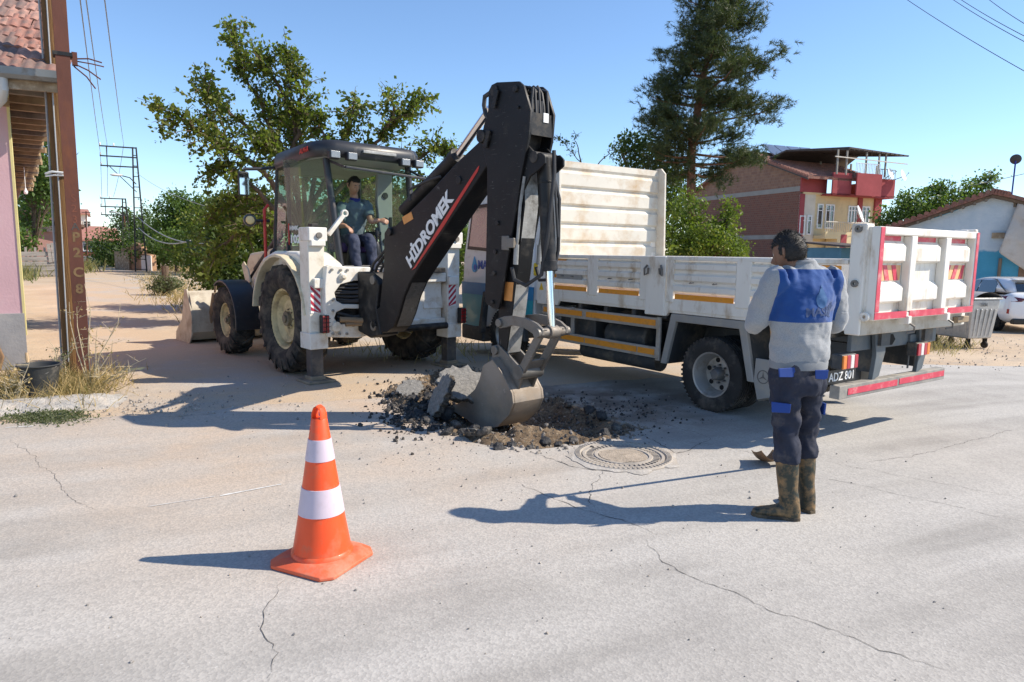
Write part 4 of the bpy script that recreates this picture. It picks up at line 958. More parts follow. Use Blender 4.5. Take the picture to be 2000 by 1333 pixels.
for (x0, x1, z0, z1) in ((-.028, .03, 1.17, 1.865), (1.735, 1.785, 1.17, 1.865), (-.028, .50, 1.108, 1.165), (.55, 1.20, 1.108, 1.165), (1.27, 1.785, 1.108, 1.165)):
    MB().bx(x0, x1, -1.765, -1.761, z0, z1).build('red_tape', RDT, tg)
for x in (.52, 1.24):
    hk = MB().bx(x-.03, x+.03, -1.79, -1.70, 1.05, 1.12).build('latch', TW, tg, bevel=.008)
    MB().tube([(x, -1.78, 1.06), (x+.02, -1.82, 1.03), (x+.02, -1.82, .985), (x-.02, -1.78, .975)], .009, 8).build('hook', WORN, hk)
MB().lathe([(.015, 0), (.038, 0), (.038, .03), (.015, .03)], (-.045, -1.70, 1.13), (-1, 0, 0), 16, closed=True).build('gate_pivot', TW, tg)
MB().bx(1.80, 1.86, -1.72, -1.58, 1.12, 1.90).bx(1.84, 1.92, -1.68, -1.58, 1.55, 1.80).build('gate_bracket', TW, tg, bevel=.012)
MB().bx(-.04, 1.82, -1.57, -1.45, .965, 1.095).build('rear_sill', M('sill_dirty', (.55, .49, .40), .6, var=.15, dirt=(.35, .27, .18), damt=.5, ds=6), bed, bevel=.01)
tg.location.y = .095
MB().bx(1.62, 1.86, -1.62, -1.575, 1.0, 1.06).build('timber_block', M('old_plank', (.30, .22, .14), .85, var=.3, vs=8, dirt=(.55, .5, .4), damt=.4), bed, bevel=.008)

# chassis, rear frame, bumper, lamps, plate
MB().bx(.52, .60, -1.42, 4.9, .58, .82).bx(1.25, 1.33, -1.42, 4.9, .58, .82).build('chassis_rail', CHAS, tr)
cp = [(.20, .62), (1.65, .62), (1.65, .94), (.20, .94)]
cm = MB().bx(.10, 1.66, -1.42, -1.38, .80, .95).build('rear_cross_member', CHASG, tr, bevel=.01)
mb = MB(); 
for x in (.42, 1.22):
    MB().xz([(x-.02, .95), (x+.16, .95), (x+.18, .78), (x+.10, .56), (x-.02, .52), (x+.02, .75)], -1.47, -1.43).build('bumper_bracket', CHASG, cm, bevel=.006)
mb = MB(); mb.xz([(.62, .88), (.66, .92), (.80, .92), (.85, .87), (.80, .82), (.66, .82)], -1.4245, -1.421).cyl((.54, -1.425, .87), (.54, -1.421, .87), .05, 16).build('cut_out', M('hole_black', (.008, .008, .008), .9, bmp=0), cm)
bp_ = MB().bx(-.16, 1.74, -1.495, -1.405, .42, .535).build('bumper', M('bumper_grey', (.25, .24, .22), .75, var=.2, dirt=(.4, .36, .3), damt=.5, ds=6), tr, bevel=.006)
MB().bx(-.03, .80, -1.4995, -1.496, .45, .505).build('red_tape', RDT, bp_)
MB().bx(.84, 1.72, -1.4995, -1.496, .455, .51).build('red_tape', RDT, bp_)
for x0, x1 in ((-.20, .03), (1.07, 1.30)):
    z0 = .68 if x0 < 0 else .70
    tl = MB().bx(x0, x1, -1.52, -1.42, z0, z0+.13).build('tail_lamp', CHAS, tr, bevel=.015)
    k = (x1-x0)/4; q = M('amber_lens2', (.75, .22, .03), .25, coat=.3), M('white_lens', (.75, .70, .66), .3, coat=.3), REDL2 if False else M('red_lens2', (.42, .02, .04), .3, coat=.3)
    cols = (q[0], q[2], q[1], q[2]) if x0 < 0 else (q[2], q[1], q[2], q[0])
    for i in range(4): MB().bx(x0+i*k+.002, x0+(i+1)*k-.002, -1.535, -1.518, z0+.008, z0+.122).build('lens', cols[i], tl, bevel=.006)
MB().bx(1.10, 1.30, -1.44, -1.36, .80, .90).build('lamp_bracket', CHASG, tr, bevel=.008)
mb = MB()
for x in (1.07, 1.2): mb.bx(x, x+.02, -1.45, -1.44, .58, .71)
mb.build('lamp_strap', CHAS, tr)
pl = MB().bx(-.28, .22, -1.415, -1.40, .54, .66).build('number_plate', M('plate_black', (.015, .016, .018), .4), tr)
put_text('lettering', 'ADZ 801', .105, (.20, -1.417, .565), (1, 0, 0), (0, 0, 1), STICKW, pl, bold=.001, align='RIGHT')
MB().xz([(-.265, .545), (.215, .545), (.215, .655), (-.265, .655)], -1.4162, -1.4155).build('plate_face', M('plate_black', (.015, .016, .018)), pl)
MB().cyl((.98, -.02, .55), (.98, -.02, .56), .02).bx(.55, 1.3, -.10, .06, .30, .50).cyl((.1, -.02, .39), (1.75, -.02, .39), .07).build('rear_axle', CHAS, tr, bevel=.02)
# wheels
TR_T = M('truck_tyre', (.032, .031, .030), .8, var=.25, vs=7, dirt=(.14, .12, .10), damt=.45, ds=5, bmp=.3, bs=70, spec=.3)
RIMG = M('steel_rim', (.42, .41, .39), .45, metal=.55, var=.15, dirt=(.30, .26, .21), damt=.5, ds=7)
def truck_wheel(c, side, dual):
    Rr, ri, w = .39, .235, .205; s = side
    mb = MB(); h = w/2
    prof = [(ri, -h*.85), (ri+.03, -h*.97), (Rr-.06, -h), (Rr-.02, -h*.92), (Rr-.004, -h*.82)]
    for g in (-.55, -.18, .18, .55): prof += [(Rr, h*(g-.07)), (Rr-.014, h*(g-.05)), (Rr-.014, h*(g+.05)), (Rr, h*(g+.07))]
    prof += [(Rr-.004, h*.82), (Rr-.02, h*.92), (Rr-.06, h), (ri+.03, h*.97), (ri, h*.85), (ri-.01, 0)]
    mb.lathe(prof, ax=(1, 0, 0), n=56, closed=True)
    for i in range(48):
        a = 2*math.pi*i/48
        for g in (-.86, .86): mb.box((h*g, (Rr-.008)*math.sin(a), (Rr-.008)*math.cos(a)), (h*.22, .022, .02), Matrix.Rotation(-a, 3, 'X'))
    if dual:
        d = [(0, s*-.055), (.085, s*-.055), (.10, s*-.06), (.175, s*-.055), (.20, s*.03), (.215, s*.07), (.222, s*.088), (.238, s*.094), (.238, s*.084), (.21, s*.03), (.19, s*-.07), (0, s*-.075)]
    else: d = [(0, s*.06), (.12, s*.06), (.19, s*.03), (.222, s*.088), (.238, s*.094), (.238, s*.084), (.19, s*.0), (0, s*-.0)]
    wh = MB().lathe(d, ax=(1, 0, 0), n=40).build('wheel', RIMG, tr, loc=c)
    mb.build('tyre', TR_T, wh)
    if dual:
        mb2 = MB().add([], [])
        ty = MB().lathe(prof, (-s*.25, 0, 0), (1, 0, 0), 40, closed=True).build('inner_tyre', TR_T, wh)
    mb = MB()
    for i in range(6):
        a = 2*math.pi*i/6+.3; r_ = .145; k = -.0535 if dual else .0535
        mb.cyl((s*(k-.01), r_*math.cos(a), r_*math.sin(a)), (s*(k+.002), r_*math.cos(a), r_*math.sin(a)), .026, 14)
    mb.build('hand_holes', M('hole_black', (.008, .008, .008)), wh)
    mb = MB().lathe([(0, s*.035), (.045, s*.035), (.06, s*.02), (.075, s*-.05)], ax=(1, 0, 0), n=20)
    for i in range(8):
        a = 2*math.pi*i/8; mb.cyl((s*-.06, .092*math.cos(a), .092*math.sin(a)), (s*-.02, .092*math.cos(a), .092*math.sin(a)), .013, 6)
    mb.build('hub', M('hub_grey', (.16, .17, .18), .5, metal=.5, var=.2, dirt=(.3, .26, .2), damt=.4), wh)
truck_wheel((.09, -.02, .39), -1, True); truck_wheel((1.79, -.02, .39), 1, True)
truck_wheel((.12, 3.86, .39), -1, False); truck_wheel((1.82, 3.86, .39), 1, False)
# angular rear wheel arches and flaps
arch = [(.70, .40), (.58, .985), (-.44, .985), (-.70, .62), (-.72, .40)]
out = [(.66, .42), (.53, .985), (-.42, .985), (-.56, .40), (-.48, .40), (-.355, .90), (.46, .90), (.58, .42)]
for s in (0, 1):
    x0, x1 = ((-.03, .02) if s == 0 else (1.83, 1.88))
    w = MB().yz(out, x0, x1).build('wheel_arch', GREYP, tr, bevel=.01)
    inn = [(.60, .42), (.48, .945), (-.40, .945), (-.54, .42), (-.52, .42), (-.385, .93), (.465, .93), (.585, .42)]
    MB().yz(inn, *((.02, .52) if s == 0 else (1.33, 1.83))).build('arch_liner', CHAS, w)
    fl = MB().yz([(-.56, .64), (-.74, .64), (-.76, .29), (-.60, .24), (-.55, .42)], *((-.02, .0) if s == 0 else (1.85, 1.87))).build('mud_flap', GREYP, w, bevel=.005)
    MB().bx(*((.0, .46) if s == 0 else (1.40, 1.85)), -.60, -.58, .22, .60).build('rubber_flap', CHAS, w)
    if s == 0:
        mb = MB().lathe([(.058, 0), (.066, 0), (.066, .004), (.058, .004)], (-.0205, -.655, .47), (-1, 0, 0), 28, closed=True)
        for i in range(3):
            a = R(90+120*i); mb.add([(-.024, -.655+.058*math.cos(a), .47+.058*math.sin(a)), (-.024, -.655+.010*math.cos(a+1.05), .47+.010*math.sin(a+1.05)), (-.026, -.655, .47), (-.024, -.655+.010*math.cos(a-1.05), .47+.010*math.sin(a-1.05))], [(0, 1, 2, 3)])
        mb.build('star_emblem', M('emblem_grey', (.12, .115, .11), .6), fl, fixn=False)
# side guards with orange tape
for z, t0 in ((.86, 0), (.53, 1)):
    g = MB().bx(SX+.01, SX+.04, .69, 2.84, z-.065, z+.06).build('side_guard', ALU, tr, bevel=.006)
    for a, b in (((2.80, 2.0), (1.92, .74)) if z > .7 else ((2.80, 1.95), (1.93, 1.02), (1.0, .74))): MB().bx(SX+.004, SX+.008, b, a, z-.03, z+.035).build('orange_tape', ORT, g)
MB().bx(SX+.02, SX+.05, .68, .74, .44, .93).bx(SX+.04, SX+.07, 2.2, 2.26, .5, .93).build('guard_upright', ALU, tr, bevel=.006)
MB().cyl((.28, 1.05, .62), (.28, 1.75, .62), .17, 24).bx(.1, .5, 1.9, 2.5, .45, .85).build('air_tank', CHAS, tr, bevel=.02)
MB().cyl((.3, .95, .36), (.3, 2.3, .36), .11, 18).build('exhaust', CHAS, tr)
MB().bx(1.35, 1.75, 1.0, 2.2, .42, .85).build('fuel_tank', CHAS, tr, bevel=.05)
MB().bx(.5, 1.35, .3, 4.8, .42, .60).build('driveline', CHAS, tr, bevel=.05)
# cab
ct = MB().yz([(3.12, .62), (3.30, .55), (3.42, .95), (4.30, .95), (4.42, .45), (5.02, .40), (5.10, .95), (5.06, 1.55), (4.86, 2.42), (4.60, 2.56), (3.20, 2.58), (3.10, 2.45)], .02, 1.84).build('cab', TWC, tr, bevel=.05, seg=3)
BLUE = M('cab_blue', (.02, .20, .42), .35, var=.15, vs=1.2, coat=.3)
TEAL = M('cab_teal', (.03, .33, .40), .35, var=.15, vs=1.2, coat=.3)
MB().yz([(3.12, .95), (5.085, .95), (5.09, 1.14), (3.11, 1.14)], .010, .016).build('blue_band', BLUE, ct)
MB().yz([(3.30, .62), (3.44, .955), (3.12, .955), (3.14, .64)], .010, .016).yz([(4.28, .955), (4.43, .47), (5.02, .42), (5.09, .955)], .010, .016).build('teal_band', TEAL, ct)
wn = MB().yz([(3.72, 1.60), (4.92, 1.66), (4.76, 2.34), (3.80, 2.36)], .008, .014).build('side_window', M('window_frame_black', (.012, .012, .014), .35), ct)
MB().yz([(3.78, 1.65), (4.85, 1.71), (4.72, 2.29), (3.84, 2.31)], -.0, .006).build('pane', M('truck_glass', (.10, .11, .06), .08, var=.5, vs=2.2, metal=.0, spec=1., coat=1., bmp=0), wn)
MB().yz([(4.38, .36), (4.30, .92), (3.42, .92), (3.30, .36), (3.22, .36), (3.36, 1.02), (4.36, 1.02), (4.50, .36)], -.05, .04).build('front_wheel_arch', CHAS, ct, bevel=.02)
MB().bx(.0, 1.86, 4.42, 5.08, .22, .46).build('step_panel', CHAS, ct, bevel=.03)
MB().bx(-.012, .01, 3.86, 4.0, 1.46, 1.52).build('door_handle', CHAS, ct, bevel=.006)
LOGO = M('logo_blue', (.015, .09, .42), .4); LOGOC = M('logo_cyan', (.02, .35, .70), .4)
put_text('lettering', 'MASKİ', .185, (.012, 4.60, 1.36), (0, -1, 0), (0, 0, 1), LOGO, ct, bold=.004, align='LEFT')
put_text('lettering', 'Malatya Su ve Kanalizasyon', .04, (.012, 4.56, 1.29), (0, -1, 0), (0, 0, 1), LOGO, ct, align='LEFT') if False else None
mb = MB(); dropl = [(4.70+.075*math.sin(a)*(1 if math.cos(a) > -.2 else .9), 1.385-.085*math.cos(a)) for a in [R(i*15) for i in range(-9, 10)]] + [(4.70+.015, 1.53), (4.70, 1.55)]
mb.yz(dropl, .006, .012).build('drop_emblem', LOGOC, ct)
mb = MB().lathe([(0, 0), (.045, 0), (.045, .003), (0, .003)], (.006, 4.67, 1.38), (-1, 0, 0), 24).build('drop_core', LOGO, ct)
put_text('lettering', 'ecotorq' if False else 'fuso', .05, (.006, 4.87, .98), (0, -1, 0), (0, 0, 1), STICKW, ct, align='LEFT') if False else None
# things between cab and bed
MB().bx(.15, 1.7, 2.98, 3.08, .9, 2.3).build('cab_rear_rack', GREYP, tr, bevel=.02)
MB().bx(.02, .12, 2.98, 3.10, .95, 2.50).build('intake_stack', TWC, tr, bevel=.02)
MB().bx(.0, .14, 3.0, 3.12, 1.30, 1.48).build('yellow_filter', M('yellow_plastic', (.7, .5, .03), .5), tr, bevel=.02)
# ================================================================== PEOPLE
def ring_at(c, d, side, rx, ry, n=16, sq=1.0):
    d = Vector(d).normalized(); s = Vector(side); s = (s-d*s.dot(d)).normalized(); f = d.cross(s)
    out = []
    for i in range(n):
        a = 2*math.pi*i/n; ca, sa = math.cos(a), math.sin(a)
        k = 1/((abs(ca)**(2*sq)+abs(sa)**(2*sq))**(1/(2*sq)))
        out.append(Vector(c)+s*(rx*ca*k)+f*(ry*sa*k))
    return out
def limb(mb, pts, rs, side=(1, 0, 0), n=14):
    """tapered limb through pts; rs are (rx, ry) or r"""
    P = [Vector(p) for p in pts]; rings = []
    for i, p in enumerate(P):
        d = P[min(i+1, len(P)-1)]-P[max(i-1, 0)]; r = rs[i]; rx, ry = r if isinstance(r, tuple) else (r, r)
        rings.append(ring_at(p, d, side, rx, ry, n))
    mb.loft(rings)
def smooth_path(P, rs, k=4):
    """catmull-rom through joints"""
    P = [Vector(p) for p in P]; Q, S = [], []
    rr_ = [(r if isinstance(r, tuple) else (r, r)) for r in rs]
    for i in range(len(P)-1):
        p0, p1, p2, p3 = P[max(i-1, 0)], P[i], P[i+1], P[min(i+2, len(P)-1)]
        for j in range(k):
            t = j/k
            Q.append(.5*((2*p1)+(p2-p0)*t+(2*p0-5*p1+4*p2-p3)*t*t+(3*p1-p0-3*p2+p3)*t**3)); S.append(tuple(a+(b-a)*t for a, b in zip(rr_[i], rr_[i+1])))
    Q.append(P[-1]); S.append(rr_[-1]); return Q, S
def soft(o, voxel, sm=6, folds=0., fsize=.12, fac=.5):
    md = o.modifiers.new('r', 'REMESH'); md.mode = 'VOXEL'; md.voxel_size = voxel; md.use_smooth_shade = True
    if sm: md = o.modifiers.new('s', 'SMOOTH'); md.factor = fac; md.iterations = sm
    if folds:
        tx = bpy.data.textures.new('folds', 'CLOUDS'); tx.noise_scale = fsize; tx.noise_depth = 2
        md = o.modifiers.new('d', 'DISPLACE'); md.texture = tx; md.strength = folds; md.mid_level = .5; md.texture_coords = 'LOCAL'
        md = o.modifiers.new('s2', 'SMOOTH'); md.factor = .4; md.iterations = 2
    return o
def head_into(mb, c, f, up, s=1.0):
    """head with brow, nose, mouth, chin and ears; c centre, f facing, up"""
    f = Vector(f).normalized(); up = Vector(up); up = (up-f*up.dot(f)).normalized(); l = up.cross(f)
    def pt(a, b, z): return Vector(c)+(l*a+f*b+up*z)*s
    k = len(mb.v); nu, nv = 28, 20; rows = []
    for j in range(nv+1):
        th = math.pi*j/nv; z = math.cos(th); r_ = math.sin(th); row = []
        for i in range(nu):
            a = 2*math.pi*i/nu; x = r_*math.sin(a); y = r_*math.cos(a)
            X, Y, Z = x*.076, y*.094, z*.118
            if z < 0:                                   # jaw narrows, chin forward, nape tucks in
                q = -z; X *= 1-.30*q*q; Y = Y*(1-.10*q) + (.018*q if y > 0 else .030*q*r_)
            if y > .2:
                fr = y*max(0, 1-abs(x)*2.2)
                Y += .010*fr*math.exp(-((z-.18)/.10)**2)             # brow
                Y -= .010*y*math.exp(-((z-.02)/.10)**2)*math.exp(-((abs(x)-.42)/.18)**2)   # eye sockets
                Y += .006*fr*math.exp(-((z+.52)/.10)**2)             # lips
                Y += .010*fr*math.exp(-((z+.88)/.14)**2)
            row.append(pt(X, Y, Z))
        rows.append(row)
    mb.loft(rows[1:-1])
    limb(mb, [pt(0, .080, .018), pt(0, .100, -.012), pt(0, .112, -.034), pt(0, .094, -.044)], [.007, .011, .016, .010], l, 8)   # nose
    for sg in (-1, 1):
        limb(mb, [pt(sg*.070, -.004, -.040), pt(sg*.082, -.014, -.012), pt(sg*.088, -.020, .018), pt(sg*.078, -.010, .030)], [(.006, .010), (.008, .018), (.008, .020), (.005, .010)], f, 8)
    return pt
def hair_mesh(c, f, up, s, line, name, mat, parent, back=-.55):
    f = Vector(f).normalized(); up = Vector(up); up = (up-f*up.dot(f)).normalized(); l = up.cross(f); mb = MB(); nu, nv = 40, 22; ix = {}
    for j in range(nv+1):
        for i in range(nu):
            th = math.pi*.74*j/nv; a = 2*math.pi*i/nu; z = math.cos(th); r_ = math.sin(th); x, y = r_*math.sin(a), r_*math.cos(a)
            lim = .07*fbm(x*5, y*5, z*5)+line if y > .25 else (back if y < -.15 else -.05-.25*(1-(y+.15)/.4))
            g = .009+.005*fbm(x*9, y*9, z*9)
            if z < lim+.1: g -= .011*min(1, (lim+.1-z)/.12)
            q = max(0, -z); X, Y, Z = x*(.076+g)*(1-.30*q*q), y*(.094+g), z*(.118+g)
            if y <= 0: Y += .030*q*r_
            ix[i, j] = len(mb.v); mb.v.append(tuple(Vector(c)+(l*X+f*Y+up*Z)*s))
            ix[i, j, 'k'] = z >= lim-.04
    for j in range(nv):
        for i in range(nu):
            q = [(i, j), ((i+1) % nu, j), ((i+1) % nu, j+1), (i, j+1)]
            if all(ix[(*p, 'k')] for p in q): mb.f.append(tuple(ix[p] for p in q))
    o = mb.build(name, mat, parent, ang=80)
    # cropped strands standing out of the scalp
    import numpy as np
    rg = np.random.default_rng(3); V0 = np.array(mb.v); Fs = rg.choice(len(mb.f), 5200); q = V0[np.array([mb.f[i] for i in Fs])]; w = rg.dirichlet((1, 1, 1, 1), 5200)
    P = (q*w[:, :, None]).sum(1); N = P-np.array(tuple(c)); N /= np.linalg.norm(N, axis=1, keepdims=True); D = N*.8+rg.normal(size=N.shape)*.45; L = rg.uniform(.006, .016, (5200, 1))*s; S_ = np.cross(D, rg.normal(size=N.shape)); S_ *= .0011/np.linalg.norm(S_, axis=1, keepdims=True)
    V = np.stack([P-S_-N*.003, P+S_-N*.003, P+D*L], 1).reshape(-1, 3); me = bpy.data.meshes.new('strands'); me.from_pydata(V.tolist(), [], np.arange(len(V)).reshape(-1, 3).tolist()); so = link_mesh('hair_strands', me, mat, o); so['kind'] = 'stuff'
    return o
def hand_into(mb, wrist, fdir, palm, thumb_side, curl=.9, s=1.0):
    """palm, four unequal fingers curling towards the palm normal, thumb from the side of the palm"""
    d = Vector(fdir).normalized(); p = Vector(palm); p = (p-d*p.dot(d)).normalized(); t = Vector(thumb_side); t = (t-d*t.dot(d)-p*t.dot(p)).normalized(); W = Vector(wrist)
    limb(mb, [W-d*.02, W+d*.03*s, W+d*.065*s, W+d*.088*s], [(.026, .020), (.036*s, .017), (.042*s, .015), (.040*s, .012)], t, 12)
    for i, L in enumerate((.070, .078, .073, .058)):
        b = W+d*.082*s+t*(.031-.0205*i)*s; P = [b]; cur = d.copy(); a = 0
        for seg in (.45, .32, .23):
            a += curl*(.55 if seg > .4 else .8); cur = d*math.cos(a)+p*math.sin(a); P.append(P[-1]+cur*L*seg*s)
        limb(mb, [b-d*.015]+P, [.0095*s, .0095*s, .0088*s, .0082*s, .0068*s], t, 8)
    b = W+d*.030*s+t*.030*s; d2 = (d*.6+t*.6+p*.35).normalized(); d3 = (d*.75+p*.7-t*.05).normalized()
    limb(mb, [b-d2*.012, b, b+d2*.032*s, b+d2*.032*s+d3*.028*s, b+d2*.032*s+d3*.046*s], [.012*s, .013*s, .0105*s, .0095*s, .007*s], d, 8)
SKIN_D = M('skin_brown', (.20, .105, .065), .5, var=.12, vs=12, bmp=.1, bs=220, bd=.001)
SKIN_L = M('skin_tan', (.36, .20, .13), .5, var=.10, vs=12, bmp=.1, bs=220, bd=.001)
HAIR = M('black_hair', (.012, .010, .009), .55, var=.4, vs=60, bmp=.8, bs=260, bd=.004)

def wrap_on(o, target):
    bm = bmesh.new(); bm.from_mesh(o.data); bmesh.ops.triangulate(bm, faces=bm.faces); 
    for _ in range(3):
        ed = [e for e in bm.edges if e.calc_length() > .012]
        if ed: bmesh.ops.subdivide_edges(bm, edges=ed, cuts=1); bmesh.ops.triangulate(bm, faces=bm.faces)
    bm.to_mesh(o.data); bm.free()
    md = o.modifiers.new('w', 'SHRINKWRAP'); md.target = target; md.offset = .0025; md.wrap_method = 'NEAREST_SURFACEPOINT'; md.wrap_mode = 'ABOVE_SURFACE'
# ---- worker standing on the road, seen from behind
def worker():
    O = Vector((1.76, 4.10, 0)); Yd = 4.10
    root = thing('person', 'worker seen from behind in blue and grey sweatshirt and muddy boots, holding a shovel', 'person', O)
    def J(px, py, dy=0): return aty(px, py, Yd+dy)-O
    fd = Vector((-.28, .96, 0)); sd = Vector((.96, .28, 0))       # faces away to the left; sd = his right
    hip = J(1560, 700, .0); hipL = hip-sd*.085; hipR = hip+sd*.085
    hipL.z = hipR.z = .93; hip.z = .96
    kneeL = J(1538, 822, -.02); kneeL.z = .52; kneeR = J(1572, 828, .12); kneeR.z = .52
    ankL = J(1540, 985, -.05); ankL.z = .10; ankR = J(1573, 975, .10); ankR.z = .10
    toeL = Vector((-.955, .30, 0)).normalized(); toeR = Vector((-.35, .93, 0)).normalized()
    chest = hip+Vector((0, 0, .40))+fd*.01; neck = hip+Vector((-.01, 0, .58))+fd*.01; shz = .52
    headc = J(1541, 494, .03); hfd = Vector((-.62, .76, -.25))
    shL = hip+Vector((0, 0, shz))-sd*.185; shR = hip+Vector((0, 0, shz))+sd*.185
    elL = J(1475, 632, .02); elR = J(1633, 628, .10)
    wrL = elL+fd*.22+sd*.17+Vector((0, 0, .02)); wrR = elR+fd*.22-sd*.12+Vector((0, 0, -.02))
    hold = hip+fd*.36-sd*.02
    haL, haR = wrL, wrR
    # body
    mb = MB(); pt = head_into(mb, headc, hfd, (0, 0, 1), 1.02)
    limb(mb, *smooth_path([headc+Vector((.012, -.01, -.05)), headc+Vector((.02, -.02, -.11)), neck+Vector((0, 0, .02)), neck-Vector((0, 0, .08))], [.052, .056, .060, .075]), sd)
    limb(mb, *smooth_path([neck-Vector((0, 0, .03)), chest+Vector((0, 0, .06)), chest-Vector((0, 0, .15)), hip, hip-Vector((0, 0, .12))], [(.09, .07), (.15, .09), (.13, .085), (.15, .09), (.12, .08)]), sd)
    for sh, el, wr in ((shL, elL, wrL), (shR, elR, wrR)): limb(mb, *smooth_path([sh-Vector((0, 0, .03)), sh.lerp(el, .5), el, el.lerp(wr, .45), wr], [.045, .042, .036, .036, .026]), sd)
    for hp, kn, an in ((hipL, kneeL, ankL), (hipR, kneeR, ankR)): limb(mb, *smooth_path([hp, hp.lerp(kn, .5), kn, kn.lerp(an, .35), an], [.075, .065, .050, .052, .036]), sd)
    hand_into(mb, wrL, sd*.75+fd*.4, fd*.3-Vector((0, 0, .9)), fd+Vector((0, 0, .4)), 1.0); hand_into(mb, wrR, -sd*.75+fd*.4, fd*.3-Vector((0, 0, .9)), fd+Vector((0, 0, .4)), 1.0)
    for an, td in ((ankL, toeL), (ankR, toeR)): limb(mb, [an-td*.05-Vector((0, 0, .04)), an+td*.05-Vector((0, 0, .05)), an+td*.14-Vector((0, 0, .07))], [.035, .035, .022], sd)
    soft(mb.build('body', SKIN_D, root), .0075, 3)
    for sg in (-1, 1):
        MB().lathe([(0, .011), (.006, .009), (.010, .004), (.011, -.002)], pt(sg*.031, .072, .006), hfd, 10).build('eye', M('eye_white', (.6, .58, .55), .2, bmp=0), root)
    hair_mesh(headc, hfd, (0, 0, 1), 1.02, .34, 'hair', HAIR, root, back=-.50)
    # sweatshirt: grey melange with a blue yoke
    mt, t, b = newmat('grey_blue_sweatshirt'); co = coords(t)
    n = noi(t, co, 320, 3); grey = mixc(t, ramp(t, n, .35, .65), (.24, .25, .26), (.36, .37, .38))
    blue = mixc(t, noi(t, co, 8, 4), (.012, .048, .19), (.020, .080, .27))
    sp = nd(t, 'ShaderNodeSeparateXYZ'); t.links.new(co, sp.inputs[0])
    gt = nd(t, 'ShaderNodeMath', operation='GREATER_THAN'); gt.inputs[1].default_value = hip.z+.275; t.links.new(sp.outputs['Z'], gt.inputs[0])
    lt = nd(t, 'ShaderNodeMath', operation='LESS_THAN'); lt.inputs[1].default_value = hip.z+.585; t.links.new(sp.outputs['Z'], lt.inputs[0])
    dp = nd(t, 'ShaderNodeVectorMath', operation='DOT_PRODUCT'); dp.inputs[1].default_value = sd; t.links.new(co, dp.inputs[0])
    off = nd(t, 'ShaderNodeMath', operation='SUBTRACT'); off.inputs[1].default_value = hip.dot(sd); t.links.new(dp.outputs['Value'], off.inputs[0])
    ab = nd(t, 'ShaderNodeMath', operation='ABSOLUTE'); t.links.new(off.outputs[0], ab.inputs[0])
    l2 = nd(t, 'ShaderNodeMath', operation='LESS_THAN'); l2.inputs[1].default_value = .222; t.links.new(ab.outputs[0], l2.inputs[0])
    m1 = nd(t, 'ShaderNodeMath', operation='MULTIPLY'); t.links.new(gt.outputs[0], m1.inputs[0]); t.links.new(lt.outputs[0], m1.inputs[1])
    m2 = nd(t, 'ShaderNodeMath', operation='MULTIPLY'); t.links.new(m1.outputs[0], m2.inputs[0]); t.links.new(l2.outputs[0], m2.inputs[1])
    t.links.new(mixc(t, m2.outputs[0], grey, blue), b.inputs['Base Color']); b.inputs['Roughness'].default_value = .9; b.inputs['Specular IOR Level'].default_value = .2
    b.inputs['Sheen Weight'].default_value = .3; cw = coords(t, (1, 1, 2.6)); wn = nd(t, 'ShaderNodeTexNoise', Scale=7., Detail=2., Distortion=1.0); t.links.new(cw, wn.inputs['Vector']); b1 = bump(t, b, wn.outputs['Fac'], .35, .012); bump(t, b, noi(t, co, 400, 3), .25, .002, b1)
    mb = MB(); H = Vector((0, 0, 1))
    limb(mb, *smooth_path([hip+H*.015, hip+H*.05, hip+H*.12, hip+H*.26, hip+H*.40, hip+H*.50, hip+H*.565, neck+H*.045], [(.172, .122), (.186, .135), (.188, .136), (.196, .132), (.204, .125), (.184, .108), (.112, .083), (.066, .064)]), sd, 22)
    for sh, el, wr, sg in ((shL, elL, wrL, -1), (shR, elR, wrR, 1)):
        limb(mb, *smooth_path([sh-sd*sg*.06+H*.0, sh+H*.005, sh.lerp(el, .5)+sd*sg*.012, el, el.lerp(wr, .55), wr-(wr-el).normalized()*.03, wr], [.080, .083, .072, .066, .055, .047, .044]), sd, 16)
    sw = soft(mb.build('sweatshirt', mt, root), .010, 8, .036, .10)
    mb = MB().lathe([(.070, 0), (.074, .0), (.072, .045), (.064, .055), (.058, .05), (.066, .01)], neck+H*.005-fd*.004, Vector((-.06, .0, 1)), 28, closed=True)
    mb.build('collar', M('knit_grey', (.22, .23, .24), .9, bmp=.3, bs=300), root)
    mb = MB()
    rg = ring_at(hip+H*.022, (0, 0, 1), sd, .190, .134, 40)
    mb.loft([[p+H*z for p in ring_at(hip, (0, 0, 1), sd, .183*k, .134*k, 40)] for z, k in ((-.012, .95), (-.010, 1.0), (.03, 1.015), (.045, .98))], caps=False).build('hem_band', M('knit_grey', (.26, .27, .28)), root)
    PRINT = M('faded_print', (.045, .075, .17), .8, bmp=0)
    cb = hip-fd*.145+H*.315+sd*.035
    tx = put_text('back_print', 'MASKİ', .075, cb, sd, H, PRINT, root, bold=.002, depth=.001)
    wrap_on(tx, sw)
    dr = [(.042*math.sin(R(i*15)), .095+.0-.045*math.cos(R(i*15))) for i in range(-9, 10)]+[(.008, .185), (0, .195)]
    dm = MB().prism(dr, cb, sd, H, -fd, .001).build('drop_print', M('faded_print2', (.04, .12, .28), .8, bmp=0), root)
    wrap_on(dm, sw)
    # trousers
    TRO = M('navy_workwear', (.030, .034, .052), .85, var=.25, vs=9, dirt=(.12, .11, .11), damt=.3, ds=5, bmp=.3, bs=260, bd=.002, spec=.2)
    FLAP = M('blue_flap', (.012, .05, .24), .8, var=.15, bmp=.2, bs=240)
    mb = MB()
    limb(mb, *smooth_path([hip+H*.06, hip-H*.02, hip-H*.10, hip-H*.17], [(.170, .120), (.182, .130), (.178, .130), (.150, .110)]), sd, 20)
